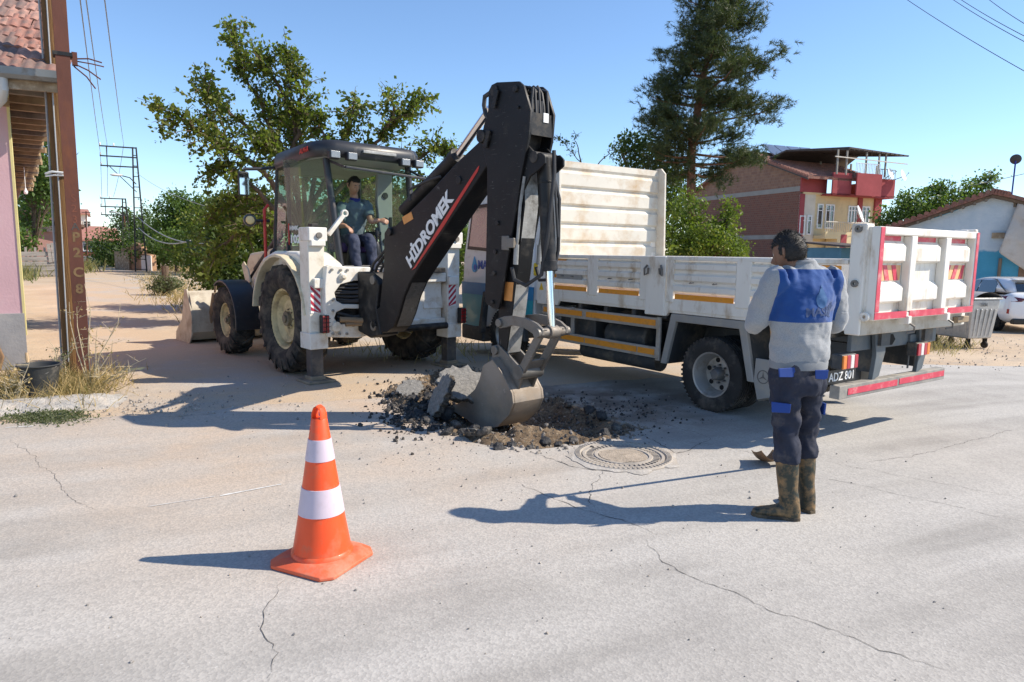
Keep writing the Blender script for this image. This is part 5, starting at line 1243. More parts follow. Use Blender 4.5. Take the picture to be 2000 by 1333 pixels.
    for hp, kn, an in ((hipL, kneeL, ankL), (hipR, kneeR, ankR)):
        limb(mb, *smooth_path([hp+H*.0, hp.lerp(kn, .3), hp.lerp(kn, .65), kn, kn.lerp(an, .25), kn.lerp(an, .38)], [(.096, .112), (.091, .100), (.079, .086), (.074, .077), (.077, .080), (.073, .076)]), sd, 16)
    soft(mb.build('trousers', TRO, root), .010, 6, .048, .085)
    for x, p, tilt, kx in ((-1, J(1537, 726, -.150), .1, 1), (1, J(1604, 730, -.140), -.2, .6)):
        e = sd.lerp(fd, tilt).normalized()
        MB().prism([(-.07*kx, .022), (.07*kx, .022), (.066*kx, -.028), (.035*kx, -.036), (-.06*kx, -.030)], p, e, H, -fd.lerp(sd*(1 if x > 0 else -1), .25).normalized(), .008).build('pocket_flap', FLAP, root, bevel=.003)
    p = hipL.lerp(kneeL, .50)-sd*.088-fd*.03
    MB().prism([(-.055, .03), (.055, .025), (.052, -.03), (-.05, -.034)], p-fd*.035, (sd*.8-fd*.6).normalized(), H, (-fd*.8-sd*.6).normalized(), .010).build('pocket_flap', FLAP, root, bevel=.003)
    p = hipR.lerp(kneeR, .62)+sd*.088
    MB().prism([(-.055, .04), (.055, .04), (.05, -.04), (-.05, -.034)], p, (fd*.9).normalized(), H, (sd-fd*.15).normalized(), .014).build('pocket_flap', FLAP, root, bevel=.003)
    # rubber boots
    BOOT = M('muddy_rubber_boot', (.022, .030, .022), .45, var=.3, vs=8, dirt=(.34, .20, .085), damt=.60, ds=15, bmp=.25, bs=60)
    SOLE = M('boot_sole', (.035, .033, .028), .8, dirt=(.2, .14, .08), damt=.6, ds=10)
    for kn, an, td in ((kneeL, ankL, toeL), (kneeR, ankR, toeR)):
        sdd = Vector((td.y, -td.x, 0)); b0 = Vector((an.x, an.y, 0)); top = kn.lerp(an, .30)
        mb = MB()
        limb(mb, *smooth_path([top, kn.lerp(an, .55), kn.lerp(an, .78), b0+H*.12-td*.005, b0+H*.05-td*.012, b0+H*.02-td*.012], [(.066, .070), (.062, .066), (.054, .058), (.050, .060), (.046, .062), (.043, .06)]), sdd, 18)
        rings = []
        for k, w, h_ in ((-.065, .028, .05), (-.045, .040, .075), (0, .043, .095), (.06, .044, .085), (.11, .047, .066), (.16, .046, .056), (.195, .034, .046), (.21, .015, .03)):
            c = b0+td*k+H*(.012+h_/2); rings.append(ring_at(c, td, sdd, w, h_/2, 14, 1.3))
        mb.loft(rings)
        bt = soft(mb.build('boot', BOOT, root), .009, 5)
        pl_ = [(-.070, .022), (-.072, -.022), (-.04, -.042), (.03, -.040), (.10, -.048), (.17, -.046), (.205, -.030), (.215, 0), (.205, .030), (.17, .046), (.10, .048), (.03, .040), (-.04, .042)]
        MB().prism(pl_, b0+H*.001, td, sdd, H, .028).build('sole', SOLE, bt, bevel=.004)
    # belt line
    return O, hold, fd, sd, wrL, wrR
WO, hold, wfd, wsd, wrL, wrR = worker()
# shovel held upright before him
WOODH = M('shovel_handle', (.42, .29, .16), .6, var=.2, vs=10, stretch=(1, 1, .1))
g0 = gnd(1522, 912); gtop = WO+wrL.lerp(wrR, .55)+wfd*.06; 
sh = thing('shovel', 'rusty shovel with wooden handle resting on the road before the worker', 'shovel', (g0.x, g0.y, 0))
gt = gtop-Vector((g0.x, g0.y, 0)); d = (gt-Vector((0, 0, .05))).normalized()
MB().tube([Vector((0, 0, .05))+d*.10, Vector((0, 0, .05))+d*.5, gt+d*.12], .017, 12).build('handle', WOODH, sh)
bl = MB(); W_ = Vector((-.9, -.1, 0)).normalized(); D_ = Vector((-.1, .9, 0)).normalized()
bl.grid(lambda a, b: Vector((0, 0, .01))+W_*((b-.5)*.24*(1-.25*a*a)+.07)+D_*((a-.3)*.22)+Vector((0, 0, .16*(abs(b-.5)**2)*2+.06*(1-a)**2)), 8, 10)
o = bl.build('blade', M('rusty_blade', (.20, .12, .065), .7, metal=.3, var=.35, vs=10, dirt=(.33, .24, .15), damt=.5), sh, ang=60)
md = o.modifiers.new('t', 'SOLIDIFY'); md.thickness = .005
MB().tube([Vector((0, 0, .02)), Vector((0, 0, .05))+d*.06, Vector((0, 0, .05))+d*.20], [.028, .024, .020], 12).build('socket', M('rusty_blade', (.2, .12, .06)), sh)

# ---- operator in the cab, facing the arm
def operator():
    O = BF.w(.0, 1.0, 1.30)
    root = thing('person', 'digger driver in grey polo shirt with blue collar sitting in the cab', 'person', O, BF.a)
    def P(px, py, y): return BF.aty(px, py, y)-Vector((0, 1.0, 1.30))
    X, H = Vector((1, 0, 0)), Vector((0, 0, 1)); fd = Vector((-.10, -1, 0)).normalized(); sd = Vector((-1, .1, 0)).normalized()
    headc = P(691, 363, .88); hfd = Vector((.10, -.92, -.42))
    neck = P(693, 392, .93); hip = Vector((neck.x+.03, .06, .47)); chest = neck.lerp(hip, .42)
    shA = P(667, 405, .92); shB = P(716, 400, .92)
    elA = P(664, 440, .72); wrA = P(676, 442, .62); elB = P(724, 432, .74); wrB = P(741, 431, .68)
    kA = P(690, 468, .50); kB = P(722, 470, .50); aA = kA+Vector((.02, -.06, -.42)); aB = kB+Vector((.02, -.06, -.42))
    kA.z = kB.z = .45; aA.z = aB.z = .05
    hA = hip+Vector((-.09, -.02, -.02)); hB = hip+Vector((.09, -.02, -.02))
    mb = MB(); pt = head_into(mb, headc, hfd, (0, -.3, 1), .98)
    limb(mb, *smooth_path([headc+Vector((0, .02, -.05)), headc.lerp(neck, .6)+Vector((0, .02, 0)), neck-H*.03, neck-H*.10], [.050, .054, .058, .07]), X)
    limb(mb, *smooth_path([neck-H*.04, chest, hip, hip-H*.05], [(.09, .07), (.15, .09), (.14, .09), (.10, .07)]), X)
    for sh_, el, wr in ((shA, elA, wrA), (shB, elB, wrB)): limb(mb, *smooth_path([sh_-H*.02, sh_.lerp(el, .5), el, el.lerp(wr, .5), wr], [.045, .042, .039, .036, .026]), X)
    for hp, kn, an in ((hA, kA, aA), (hB, kB, aB)): limb(mb, *smooth_path([hp, hp.lerp(kn, .5), kn, kn.lerp(an, .5), an, an+Vector((0, -.1, -.02))], [.075, .065, .052, .046, .036, .03]), X)
    hand_into(mb, wrB, Vector((.5, -.7, -.1)), Vector((.6, .3, -.5)), Vector((0, 0, 1)), 1.0); hand_into(mb, wrA, Vector((.2, -.8, -.4)), Vector((0, -.3, -1)), Vector((1, 0, 0)), .7)
    soft(mb.build('body', SKIN_L, root), .0075, 3)
    hair_mesh(headc, hfd, (0, -.3, 1), .98, .56, 'hair', HAIR, root, back=-.4)
    for sg in (-1, 1):
        MB().lathe([(0, .011), (.006, .009), (.010, .004), (.011, -.002)], pt(sg*.031, .070, .006), hfd, 10).build('eye', M('eye_dark', (.06, .045, .035), .2, bmp=0), root)
        MB().tube([pt(sg*.016, .092, .030), pt(sg*.032, .088, .036), pt(sg*.048, .076, .030)], [.003, .0045, .0025], 6).build('eyebrow', HAIR, root)
    POLO = M('grey_polo', (.095, .135, .155), .85, var=.12, vs=8, bmp=.2, bs=240)
    mb = MB()
    limb(mb, *smooth_path([hip-H*.02, hip+H*.10, chest, neck-H*.09, neck-H*.035, neck+H*.01], [(.170, .135), (.172, .138), (.185, .125), (.178, .105), (.11, .08), (.066, .062)]), X, 20)
    for sh_, el, s_ in ((shA, elA, -1), (shB, elB, 1)): limb(mb, *smooth_path([sh_-X*s_*.06, sh_, sh_.lerp(el, .5), sh_.lerp(el, .75)], [.070, .072, .068, .070]), X, 14)
    soft(mb.build('polo_shirt', POLO, root), .011, 6, .035, .08)
    MB().lathe([(.066, 0), (.078, .0), (.070, .035), (.062, .045), (.058, .02)], neck-H*.005, (0, -.25, 1), 24, closed=True).build('collar', M('blue_collar', (.012, .02, .16), .8), root)
    JN = M('dark_jeans', (.030, .038, .070), .85, var=.25, vs=10, bmp=.25, bs=240)
    mb = MB(); limb(mb, [hip+H*.05, hip-H*.04], [(.165, .125), (.17, .13)], X, 18)
    for hp, kn, an in ((hA, kA, aA), (hB, kB, aB)): limb(mb, *smooth_path([hp+Vector((0, .04, 0)), hp.lerp(kn, .5), kn, kn.lerp(an, .5), an], [.100, .092, .080, .072, .070]), X, 14)
    soft(mb.build('jeans', JN, root), .012, 6, .04, .08)
    for an in (aA, aB): MB().loft([ring_at(an+Vector((0, .06-.045*k, -.02-.004*k)), (0, -1, 0), X, w, h_, 12) for k, (w, h_) in enumerate(((.03, .03), (.042, .04), (.045, .035), (.045, .028), (.04, .02), (.015, .01)))]).build('shoe', BLK2, root)
operator()

# ================================================================== TRAFFIC CONE
def cone():
    c = gnd(630, 1096); root = thing('traffic_cone', 'orange traffic cone with two white bands on the road', 'traffic cone', (c.x, c.y, .009), R(-25))
    OR = M('cone_orange', (.85, .082, .012), .45, var=.06, vs=5, dirt=(.50, .17, .085), damt=.36, ds=7, bmp=.06, coat=.1)
    BASE = M('cone_base_orange', (.72, .12, .045), .6, var=.1, vs=5, dirt=(.5, .25, .17), damt=.45, ds=6, bmp=.2)
    BAND = M('reflective_band', (.60, .50, .565), .4, var=.06, vs=7, dirt=(.5, .42, .45), damt=.3, ds=8, bmp=.15, bs=300, bd=.001)
    h = .207; k = .05
    def oct(r, z, kk=k): return [(r-kk, -r, z), (r, -r+kk, z), (r, r-kk, z), (r-kk, r, z), (-r+kk, r, z), (-r, r-kk, z), (-r, -r+kk, z), (-r+kk, -r, z)]
    MB().loft([oct(h, 0), oct(h, .018), oct(h-.035, .045, .05), oct(.148, .05, .05)]).build('base', BASE, root, bevel=.006)
    H0, H1 = .05, .755; r0, r1 = .148, .040
    rz = lambda z: r0+(r1-r0)*(z-H0)/(H1-H0)
    MB().lathe([(r0+.012, H0-.004), (r0+.008, H0+.012), (r0, H0+.02), (rz(.24), .24), (rz(.5), .5), (r1, H1), (.036, H1+.006), (0, H1+.006)], n=48).build('body', OR, root)
    for a, b in ((.265, .405), (.545, .655)): MB().lathe([(rz(a)+.0005, a), (rz(a)+.0030, a+.001), (rz(b)+.0030, b-.001), (rz(b)+.0005, b)], n=48).build('white_band', BAND, root)
    # top loop
    mb = MB()
    for i in range(1): pass
    P_ = [Vector((-.030, 0, H1-.01)), Vector((-.027, 0, H1+.03)), Vector((-.018, 0, H1+.056)), Vector((0, 0, H1+.066)), Vector((.018, 0, H1+.056)), Vector((.027, 0, H1+.03)), Vector((.030, 0, H1-.01))]
    rings = [ring_at(p, (P_[min(i+1, 6)]-P_[max(i-1, 0)]), (0, 1, 0), .022 if 1 < i < 5 else .026, .008, 12) for i, p in enumerate(P_)]
    mb.loft(rings).build('loop', OR, root)
cone()

# ================================================================== WASTE CONTAINER
def container():
    GALV = M('galvanised', (.48, .48, .47), .42, metal=.55, var=.14, vs=5, dirt=(.33, .31, .28), damt=.4, ds=5, bmp=.15, bs=30)
    p = gnd(1893, 684, -.3); F = Frame((p.x, p.y, 0), R(-72.5)); root = thing('waste_container', 'galvanised wheeled waste container behind the truck tailgate', 'waste container', p, F.a)
    L, W, z0, z1 = 1.15, .76, .22, 1.06
    def rg(k, z): return [(-L/2-L/2*k+L*.5*0, -W*k/2, z)]
    a = .86
    bd = MB().loft([[(-L*(.5+a/2), W/2-W*a/2, z0), (-L*(.5-a/2), W/2-W*a/2, z0), (-L*(.5-a/2), W/2+W*a/2, z0), (-L*(.5+a/2), W/2+W*a/2, z0)], [(-L, 0, z1), (0, 0, z1), (0, W, z1), (-L, W, z1)]]).build('body', GALV, root, bevel=.03)
    for i in range(5):
        y = W*(.16+.17*i); mb = MB().bar((-.075, y*.86+.05, z0+.06), (-.004, y, z1-.20), .03, .02, (1, 0, 0)).build('rib', GALV, bd, bevel=.008)
    for i in range(6):
        x = -L*(.12+.15*i); MB().bar((x*.9-.06, .046, z0+.08), (x, -.004, z1-.15), .05, .02, (0, 1, 0)).build('rib', GALV, bd, bevel=.008)
    MB().bx(-L-.03, .03, -.03, W+.03, z1, z1+.04).build('rim', GALV, root, bevel=.01)
    MB().grid(lambda u, v: (-L-.02+(L+.04)*u, -.02+(W+.04)*v, z1+.04+.12*math.sin(math.pi*v)**.8), 4, 10).build('lid', M('galv_lid', (.36, .35, .33), .55, metal=.4, dirt=(.3, .26, .2), damt=.5), root)
    put_text('lettering', 'CEM', .10, (.012, .18, z1-.14), (0, 1, 0), (0, 0, 1), M('stencil_grey', (.12, .13, .14), .7), bd, bold=.001, align='LEFT')
    for x in (-L+.2, -.16):
        for y in (.14, W-.14):
            cs = MB().bx(x-.03, x+.03, y-.035, y-.025, .08, .23).bx(x-.03, x+.03, y+.025, y+.035, .08, .23).build('caster', BLK2, root)
            MB().cyl((x, y-.022, .075), (x, y+.022, .075), .075, 18).build('caster_wheel', RUBR, cs, bevel=.008)
container()

# ================================================================== WHITE CAR
def car():
    Rw = .315; ang = R(-22); 
    pw = gnd(1933, 645, -.3); fdv = Vector((.13, .99, 0)).normalized(); ang = math.atan2(-fdv.x, fdv.y)
    F = Frame((pw.x, pw.y, 0), ang)           # origin: rear near wheel contact, outer face; y forward, x to its right
    root = thing('parked_car', 'white hatchback parked with its rear to the street before the blue house', 'car', pw, ang)
    PAINT = M('car_white', (.80, .81, .82), .22, var=.01, bmp=0, coat=1.0); DK = M('car_black', (.012, .012, .014), .3, bmp=0); CG = M('car_glass', (.012, .015, .018), .05, spec=.9, coat=1., var=0, bmp=0)
    W = 1.74
    st = [(-.72, .42, .78, .70), (-.66, .30, 1.02, .80), (-.50, .24, 1.10, .86), (-.30, .22, 1.0, .87), (.0, .22, .99, .87), (.6, .22, .97, .87), (1.3, .22, .96, .87), (2.0, .22, .95, .87), (2.5, .22, .93, .86), (3.0, .24, .86, .82), (3.25, .30, .72, .70), (3.32, .40, .62, .60)]
    rows = []
    for y, z0, z1, hw in st:
        pr = []
        for xx, zz in ((-.55, 0), (-.88, .04), (-1, .22), (-1.0, .45), (-.985, .62), (-.97, .80), (-.90, .97), (-.6, 1.0)):
            pr.append((W/2+xx*hw, y, z0+(z1-z0)*zz))
        rows.append(pr+[(W-x, yy, z) for x, yy, z in pr[::-1]])
    body = MB().loft(rows).build('body', PAINT, root, sub=2, ang=60)
    cab_ = []
    for y, z0, z1, hw0, hw1 in ((-.52, 1.02, 1.08, .72, .66), (-.36, .98, 1.30, .80, .62), (-.12, .97, 1.405, .83, .60), (.25, .96, 1.43, .84, .61), (.9, .95, 1.435, .84, .62), (1.4, .94, 1.40, .84, .62), (1.8, .93, 1.22, .83, .66), (2.15, .92, 1.0, .80, .72), (2.3, .90, .93, .75, .72)):
        pr = [(-hw0, z0), (-hw0*.5-hw1*.5, z0+(z1-z0)*.55), (-hw1-.02, z0+(z1-z0)*.86), (-hw1+.06, z1-.008), (-.3, z1+.012)]
        cab_.append([(W/2+x, y, z) for x, z in pr]+[(W/2-x, y, z) for x, z in pr[::-1]])
    MB().loft(cab_).build('greenhouse', PAINT, body, sub=2, ang=60)
    for s in (0, 1):
        mx = lambda x: x if s == 0 else W-x
        def gp(name, pts, mat, t=.012):
            P_ = [Vector((mx(x), y, z)) for x, y, z in pts]; n = Vector((-1 if s == 0 else 1, 0, .35)).normalized()*t; k = len(P_)
            return MB().add([p-n for p in P_]+[p+n for p in P_], [tuple(range(k))[::-1], tuple(range(k, 2*k))]+[(i, (i+1) % k, (i+1) % k+k, i+k) for i in range(k)]).build(name, mat, body, bevel=.004)
        gp('side_window', [(.085, .10, 1.02), (.07, .55, 1.00), (.07, .95, .99), (.19, .95, 1.33), (.205, .35, 1.345), (.17, .16, 1.24)], CG)
        gp('side_window', [(.07, 1.0, .99), (.08, 1.75, .98), (.16, 1.52, 1.20), (.195, 1.30, 1.31), (.19, 1.0, 1.33)], CG)
        gp('roof_pillar_trim', [(.13, .02, 1.25), (.22, .30, 1.375), (.215, .55, 1.375), (.20, .30, 1.35), (.14, -.02, 1.20), (.10, -.38, 1.06), (.08, -.42, 1.08)], DK, .010)
        tl = gp('tail_light', [(.055, -.30, .93), (.09, -.52, .955), (.22, -.68, .93), (.42, -.725, .90), (.30, -.73, .83), (.12, -.66, .82), (.06, -.50, .87)], M('car_tail_red', (.13, .006, .012), .12, coat=1., var=.3, vs=14), .022)
        gp('reflector', [(.06, -.60, .50), (.085, -.645, .50), (.09, -.65, .62), (.062, -.61, .62)], REDL, .02)
        gp('side_sill', [(.03, .4, .24), (.03, 2.0, .24), (.02, 2.0, .32), (.02, .4, .32)], DK, .012)
        for y in (0, 2.5):
            x = mx(.085)
            wh = MB().lathe([(0, .03), (.05, .03), (.06, .02), (.20, .055), (.215, .085), (.215, -.085), (0, -.07)], (0, 0, 0), (-1 if s == 0 else 1, 0, 0), 32).build('wheel', DK, root, loc=(x, y, Rw))
            MB().lathe([(.21, -.09), (.24, -.105), (.29, -.105), (.312, -.085), (.315, 0), (.312, .085), (.29, .105), (.24, .105), (.21, .09)], ax=(1, 0, 0), n=40, closed=True).build('tyre', TR_T, wh)
            mb = MB(); sg = -1 if s == 0 else 1
            for i in range(5):
                a = R(72*i+10); e = Vector((0, math.cos(a), math.sin(a))); f_ = Vector((0, -math.sin(a), math.cos(a)))
                mb.add([Vector((sg*.085, 0, 0))+e*.03-f_*.025, Vector((sg*.085, 0, 0))+e*.03+f_*.025, Vector((sg*.095, 0, 0))+e*.205+f_*.045, Vector((sg*.095, 0, 0))+e*.205-f_*.045], [(0, 1, 2, 3)])
            mb.lathe([(.20, sg*.07), (.215, sg*.098), (.222, sg*.07)], ax=(1, 0, 0), n=40)
            mb.build('alloy_spokes', M('alloy', (.55, .56, .57), .3, metal=.9), wh)
            MB().lathe([(.315, -.12), (.345, -.12), (.345, .0), (.315, .0)], (mx(.075), y, Rw), (-1 if s == 0 else 1, 0, 0), 40, closed=True).build('wheel_arch', DK, body)
    MB().loft([[(W/2-.55, -.47, 1.07), (W/2+.55, -.47, 1.07), (W/2+.56, -.33, 1.30), (W/2-.56, -.33, 1.30)], [(W/2-.58, -.52, 1.07), (W/2+.58, -.52, 1.07), (W/2+.56, -.365, 1.32), (W/2-.56, -.365, 1.32)]]).build('rear_window', CG, body, bevel=.01)
    MB().loft([[(W/2-.57, -.32, 1.36), (W/2+.57, -.32, 1.36), (W/2+.57, -.10, 1.40), (W/2-.57, -.10, 1.40)], [(W/2-.56, -.46, 1.375), (W/2+.56, -.46, 1.375), (W/2+.56, -.12, 1.43), (W/2-.56, -.12, 1.43)]]).build('spoiler', PAINT, body, bevel=.015)
    MB().bx(W/2-.7, W/2+.7, -.715, -.55, .23, .38).build('bumper_lower', DK, body, bevel=.03)
    MB().bx(W/2-.26, W/2+.26, -.748, -.73, .55, .66).build('number_plate', M('plate_white', (.7, .7, .7), .5), body)
    MB().bx(.42, .56, -.742, -.735, .765, .78).build('badge', M('badge_grey', (.15, .15, .16), .3, metal=.8), body)
    MB().tube([(W/2-.1, -.02, 1.435), (W/2-.1, .22-.4, 1.60)], [.006, .003], 6).build('aerial', DK, body)
car()
# ================================================================== BUILDINGS
def wall_mat(name, col, var=.12, dirt=None, damt=.4, ds=1.2, bs=30): return M(name, col, .9, var=var, vs=1.2, dirt=dirt, damt=damt, ds=ds, bmp=.35, bs=bs, bd=.01, spec=.2)
WIN_W = M('upvc_white', (.75, .75, .73), .4, var=.03, bmp=0); WIN_G = M('dark_pane', (.03, .035, .04), .06, spec=.9, coat=.8, var=.4, vs=1.5, bmp=0)
def window(parent, x0, x1, z0, z1, y, n=2, fr=.06, mat=None):
    w = MB().bx(x0, x0+fr, y-.05, y+.02, z0, z1).bx(x1-fr, x1, y-.05, y+.02, z0, z1).bx(x0+fr, x1-fr, y-.05, y+.02, z0, z0+fr).bx(x0+fr, x1-fr, y-.05, y+.02, z1-fr, z1)
    for i in range(1, n):
        xm = x0+(x1-x0)*i/n; w.bx(xm-fr*.5, xm+fr*.5, y-.05, y+.02, z0+fr, z1-fr)
    w.bx(x0+fr, x1-fr, y-.048, y+.018, z0+(z1-z0)*.72, z0+(z1-z0)*.72+fr*.6)
    o = w.build('window', mat or WIN_W, parent, smooth=False)
    MB().bx(x0+.01, x1-.01, y-.012, y+.0, z0+.01, z1-.01).build('pane', WIN_G, o, smooth=False); return o
def bricks_mat(name, c1, c2, mortar, w, h, axis='Y'):
    mt, t, b = newmat(name); tc = nd(t, 'ShaderNodeTexCoord'); sp = nd(t, 'ShaderNodeSeparateXYZ'); t.links.new(tc.outputs['Object'], sp.inputs[0])
    cb = nd(t, 'ShaderNodeCombineXYZ'); t.links.new(sp.outputs[axis], cb.inputs[0]); t.links.new(sp.outputs['Z'], cb.inputs[1])
    br = nd(t, 'ShaderNodeTexBrick', Scale=1.0); br.inputs['Brick Width'].default_value = w; br.inputs['Row Height'].default_value = h; br.inputs['Mortar Size'].default_value = .009; br.inputs['Mortar Smooth'].default_value = .1; br.inputs['Bias'].default_value = -.1
    br.inputs['Color1'].default_value = (*c1, 1); br.inputs['Color2'].default_value = (*c2, 1); br.inputs['Mortar'].default_value = (*mortar, 1)
    t.links.new(cb.outputs[0], br.inputs['Vector'])
    c = mixc(t, ramp(t, noi(t, tc.outputs['Object'], 3, 6), .35, .7), br.outputs['Color'], mixc(t, .5, br.outputs['Color'], (.16, .10, .08)))
    t.links.new(c, b.inputs['Base Color']); b.inputs['Roughness'].default_value = .9
    bump(t, b, br.outputs['Fac'], -.6, .02); return mt

# ---- three-storey house: brick gable end, cream front
hc = aty(1555, 503, 43); HF = Frame((hc.x, hc.y, 0), R(21.2))
ho = thing('house', 'three storey house with bare brick gable end, cream front and red roof terrace', 'house', HF.o, HF.a)
CREAMW = wall_mat('cream_plaster', (.70, .56, .33), dirt=(.5, .4, .25), damt=.25); PALEW = wall_mat('pale_plaster', (.62, .56, .46)); REDW = wall_mat('oxblood_plaster', (.33, .075, .08)); CONC = wall_mat('raw_concrete', (.28, .27, .25))
BR1 = bricks_mat('red_hollow_brick', (.20, .075, .048), (.14, .055, .038), (.19, .14, .11), .20, .145); BR2 = bricks_mat('tan_hollow_brick', (.27, .155, .10), (.20, .10, .07), (.26, .2, .16), .20, .19)
ROOFT = M('weathered_roof_tiles', (.26, .12, .09), .9, var=.35, vs=9, dirt=(.12, .10, .09), damt=.45, ds=3, bmp=.6, bs=20, bd=.03)
fx = lambda px, py, y=0: HF.aty(px, py, y)
W_ = fx(1716, 450).x; D_ = 10.5
ho_w = MB().bx(.16, W_, .05, D_, -.6, 5.45).build('wall', CREAMW, ho)
MB().bx(0, .15, 0, D_, -.6, 2.70).bx(0, .15, 0, D_, 2.98, 5.62).build('brick_wall', BR1, ho_w)
MB().bx(-.02, .16, -.02, D_, 2.70, 2.98).bx(-.02, .16, -.02, D_, 5.62, 5.92).build('concrete_beam', CONC, ho_w)
MB().yz([(0, 5.92), (D_, 5.92), (D_, 6.4), (5.0, 8.35), (0.0, 6.55)], 0, .15).build('gable_brick', BR2, ho_w)
rf = MB().yz([(-.9, 6.28), (5.0, 8.42), (11.2, 6.1), (11.2, 6.25), (5.0, 8.60), (-.9, 6.42)], -.35, 5.6).build('roof', ROOFT, ho)
MB().yz([(-.92, 6.20), (5.0, 8.34), (5.0, 8.42), (-.92, 6.28)], -.37, -.33).build('barge_board', M('dark_fascia', (.06, .055, .05), .8), rf)
for i in range(26):
    y = -.85+i*.23; z = 6.44+(y+.9)*(2.18/5.9); MB().cyl((-.36, y, z), (5.6, y, z), .055, 6).build('tile_row', ROOFT, rf)
for i in range(4):
    x0 = .9+i*1.1; o = MB().loft([[(x0, .9+2.2, 7.95), (x0+1.0, .9+2.2, 7.95), (x0+1.0, 1.3+3.6, 9.1), (x0, 1.3+3.6, 9.1)], [(x0, .86+2.2, 8.03), (x0+1.0, .86+2.2, 8.03), (x0+1.0, 1.26+3.6, 9.18), (x0, 1.26+3.6, 9.18)]]).build('solar_panel', M('solar_glass', (.20, .23, .28), .15, metal=.5, var=.1, bmp=0), rf)
x_a = fx(1590, 420).x
MB().bx(.0, x_a, -.04, .06, 2.4, 5.45).build('front_panel', PALEW, ho_w)
MB().bx(-.02, .30, -.10, .0, -.6, 5.45).bx(fx(1674, 420).x, fx(1682, 420).x, -.06, .04, 2.9, 5.45).bx(fx(1706, 420).x, W_+.02, -.08, .04, 2.9, 5.45).build('pilaster', REDW, ho_w)
for a, b, c, d, n in ((1559, 1570, 421, 459, 1), (1574, 1583, 421, 459, 1)): window(ho_w, fx(a, 440).x, fx(b, 440).x, fx(a, d).z, fx(a, c).z, -.05, n, .08)
for a, b, c, d, n in ((1595, 1606, 398, 447, 1), (1611, 1628, 399, 447, 2), (1655, 1673, 402, 437, 3), (1681, 1697, 403, 437, 2), (1592, 1603, 486, 507, 2), (1607, 1622, 486, 507, 2)): window(ho_w, fx(a, 440).x, fx(b, 440).x, fx(a, d).z, fx(a, c).z, .04, n, .08)
# balcony of the first floor
bx0, bx1 = fx(1588, 450).x, fx(1706, 450).x
bl = MB().bx(bx0, bx1, -1.0, .04, 2.72, 2.92).build('balcony', CREAMW, ho)
MB().bx(bx0, bx1, -1.02, -.94, 2.92, 3.15).bx(bx0+1.0, bx1, -1.0, -.1, 1.9, 2.72).build('balcony_wall', CREAMW, bl)
MB().bx(fx(1617, 470).x, fx(1628, 470).x, -1.03, -1.0, 2.0, 3.0).build('red_panel', REDW, bl)
def railing(parent, x0, x1, y, z0, z1, n, mat, r_=.018):
    mb = MB()
    for z in (z1,): mb.cyl((x0, y, z), (x1, y, z), r_*1.3, 6)
    o = mb.build('railing', mat, parent)
    for i in range(n+1):
        x = x0+(x1-x0)*i/n; MB().cyl((x, y, z0), (x, y, z1), r_, 5).build('baluster', mat, o)
RAIL = M('rail_cream', (.60, .55, .47), .5); RAILG = M('rail_grey', (.25, .23, .20), .6)
railing(bl, bx0, bx1, -.98, 3.15, 3.75, 34, RAIL)
# roof terrace: red parapets, white rail, steel canopy
x1_, x2_, x3_ = fx(1562, 370).x, fx(1640, 370).x, fx(1724, 370).x
tp_ = MB().bx(.16, x3_, -.1, 4.0, 5.45, 5.56).build('terrace', CREAMW, ho)
MB().bx(x1_, fx(1612, 370).x, -.12, -.02, 5.56, 6.45).build('parapet', REDW, tp_)
MB().bx(fx(1604, 370).x, x2_, -.9, -.8, 5.40, 6.75).bx(x2_, fx(1688, 370).x, -1.3, -1.2, 5.40, 6.75).bx(fx(1688, 370).x, x3_, -.9, -.8, 5.35, 6.55).bx(fx(1604, 370).x, x3_, -.9, 0, 5.40, 5.5).bx(x3_-.1, x3_, -.8, 3.5, 5.35, 6.55).build('parapet', REDW, tp_)
railing(tp_, fx(1640, 340).x, fx(1686, 340).x, -1.25, 6.75, 7.35, 16, STICKW); railing(tp_, fx(1688, 350).x, x3_, -.85, 6.55, 7.15, 12, RAILG)
CAN = M('canopy_sheet', (.07, .055, .05), .8, var=.3, vs=4, bmp=.5, bs=12)
cx0, cx1 = fx(1520, 320, 2).x, fx(1738, 320, 0).x
cn = MB().loft([[(cx0, 4.8, 7.55), (cx0+.2, 4.9, 7.65), (cx1, 4.2, 7.65), (cx1, 4.1, 7.55)], [(cx0+.4, 1.8, 8.25), (cx0+.4, 1.8, 8.35), (cx1-1.2, 1.2, 8.45), (cx1-1.2, 1.2, 8.35)], [(cx0+2.4, -1.3, 8.15), (cx0+2.4, -1.3, 8.25), (cx1, -1.3, 8.05), (cx1, -1.3, 7.95)]]).build('canopy', CAN, ho, smooth=False)
for i in range(14):
    t_ = i/13; MB().bar((cx0+2.4+(cx1-cx0-2.4)*t_, -1.35, 8.10-.10*t_), (cx0+.4+(cx1-1.2-cx0-.4)*t_, 1.8, 8.28+.02*t_), .06, .08).build('rafter', CAN, cn)
for px in (1634, 1652, 1690, 1715, 1728):
    x = fx(px, 340, -1.2).x; MB().bx(x-.045, x+.045, -1.24, -1.16, 6.6, 8.05).build('post', RAILG, cn)
for px in (1600, 1660, 1710):
    x = fx(px, 340, 2.5).x; MB().bx(x-.045, x+.045, 2.4, 2.5, 5.5, 7.9).build('post', RAILG, cn)
MB().bar((fx(1630, 330, -1.3).x, -1.3, 7.62), (cx1, -1.3, 7.50), .06, .06).build('beam', RAIL, cn)
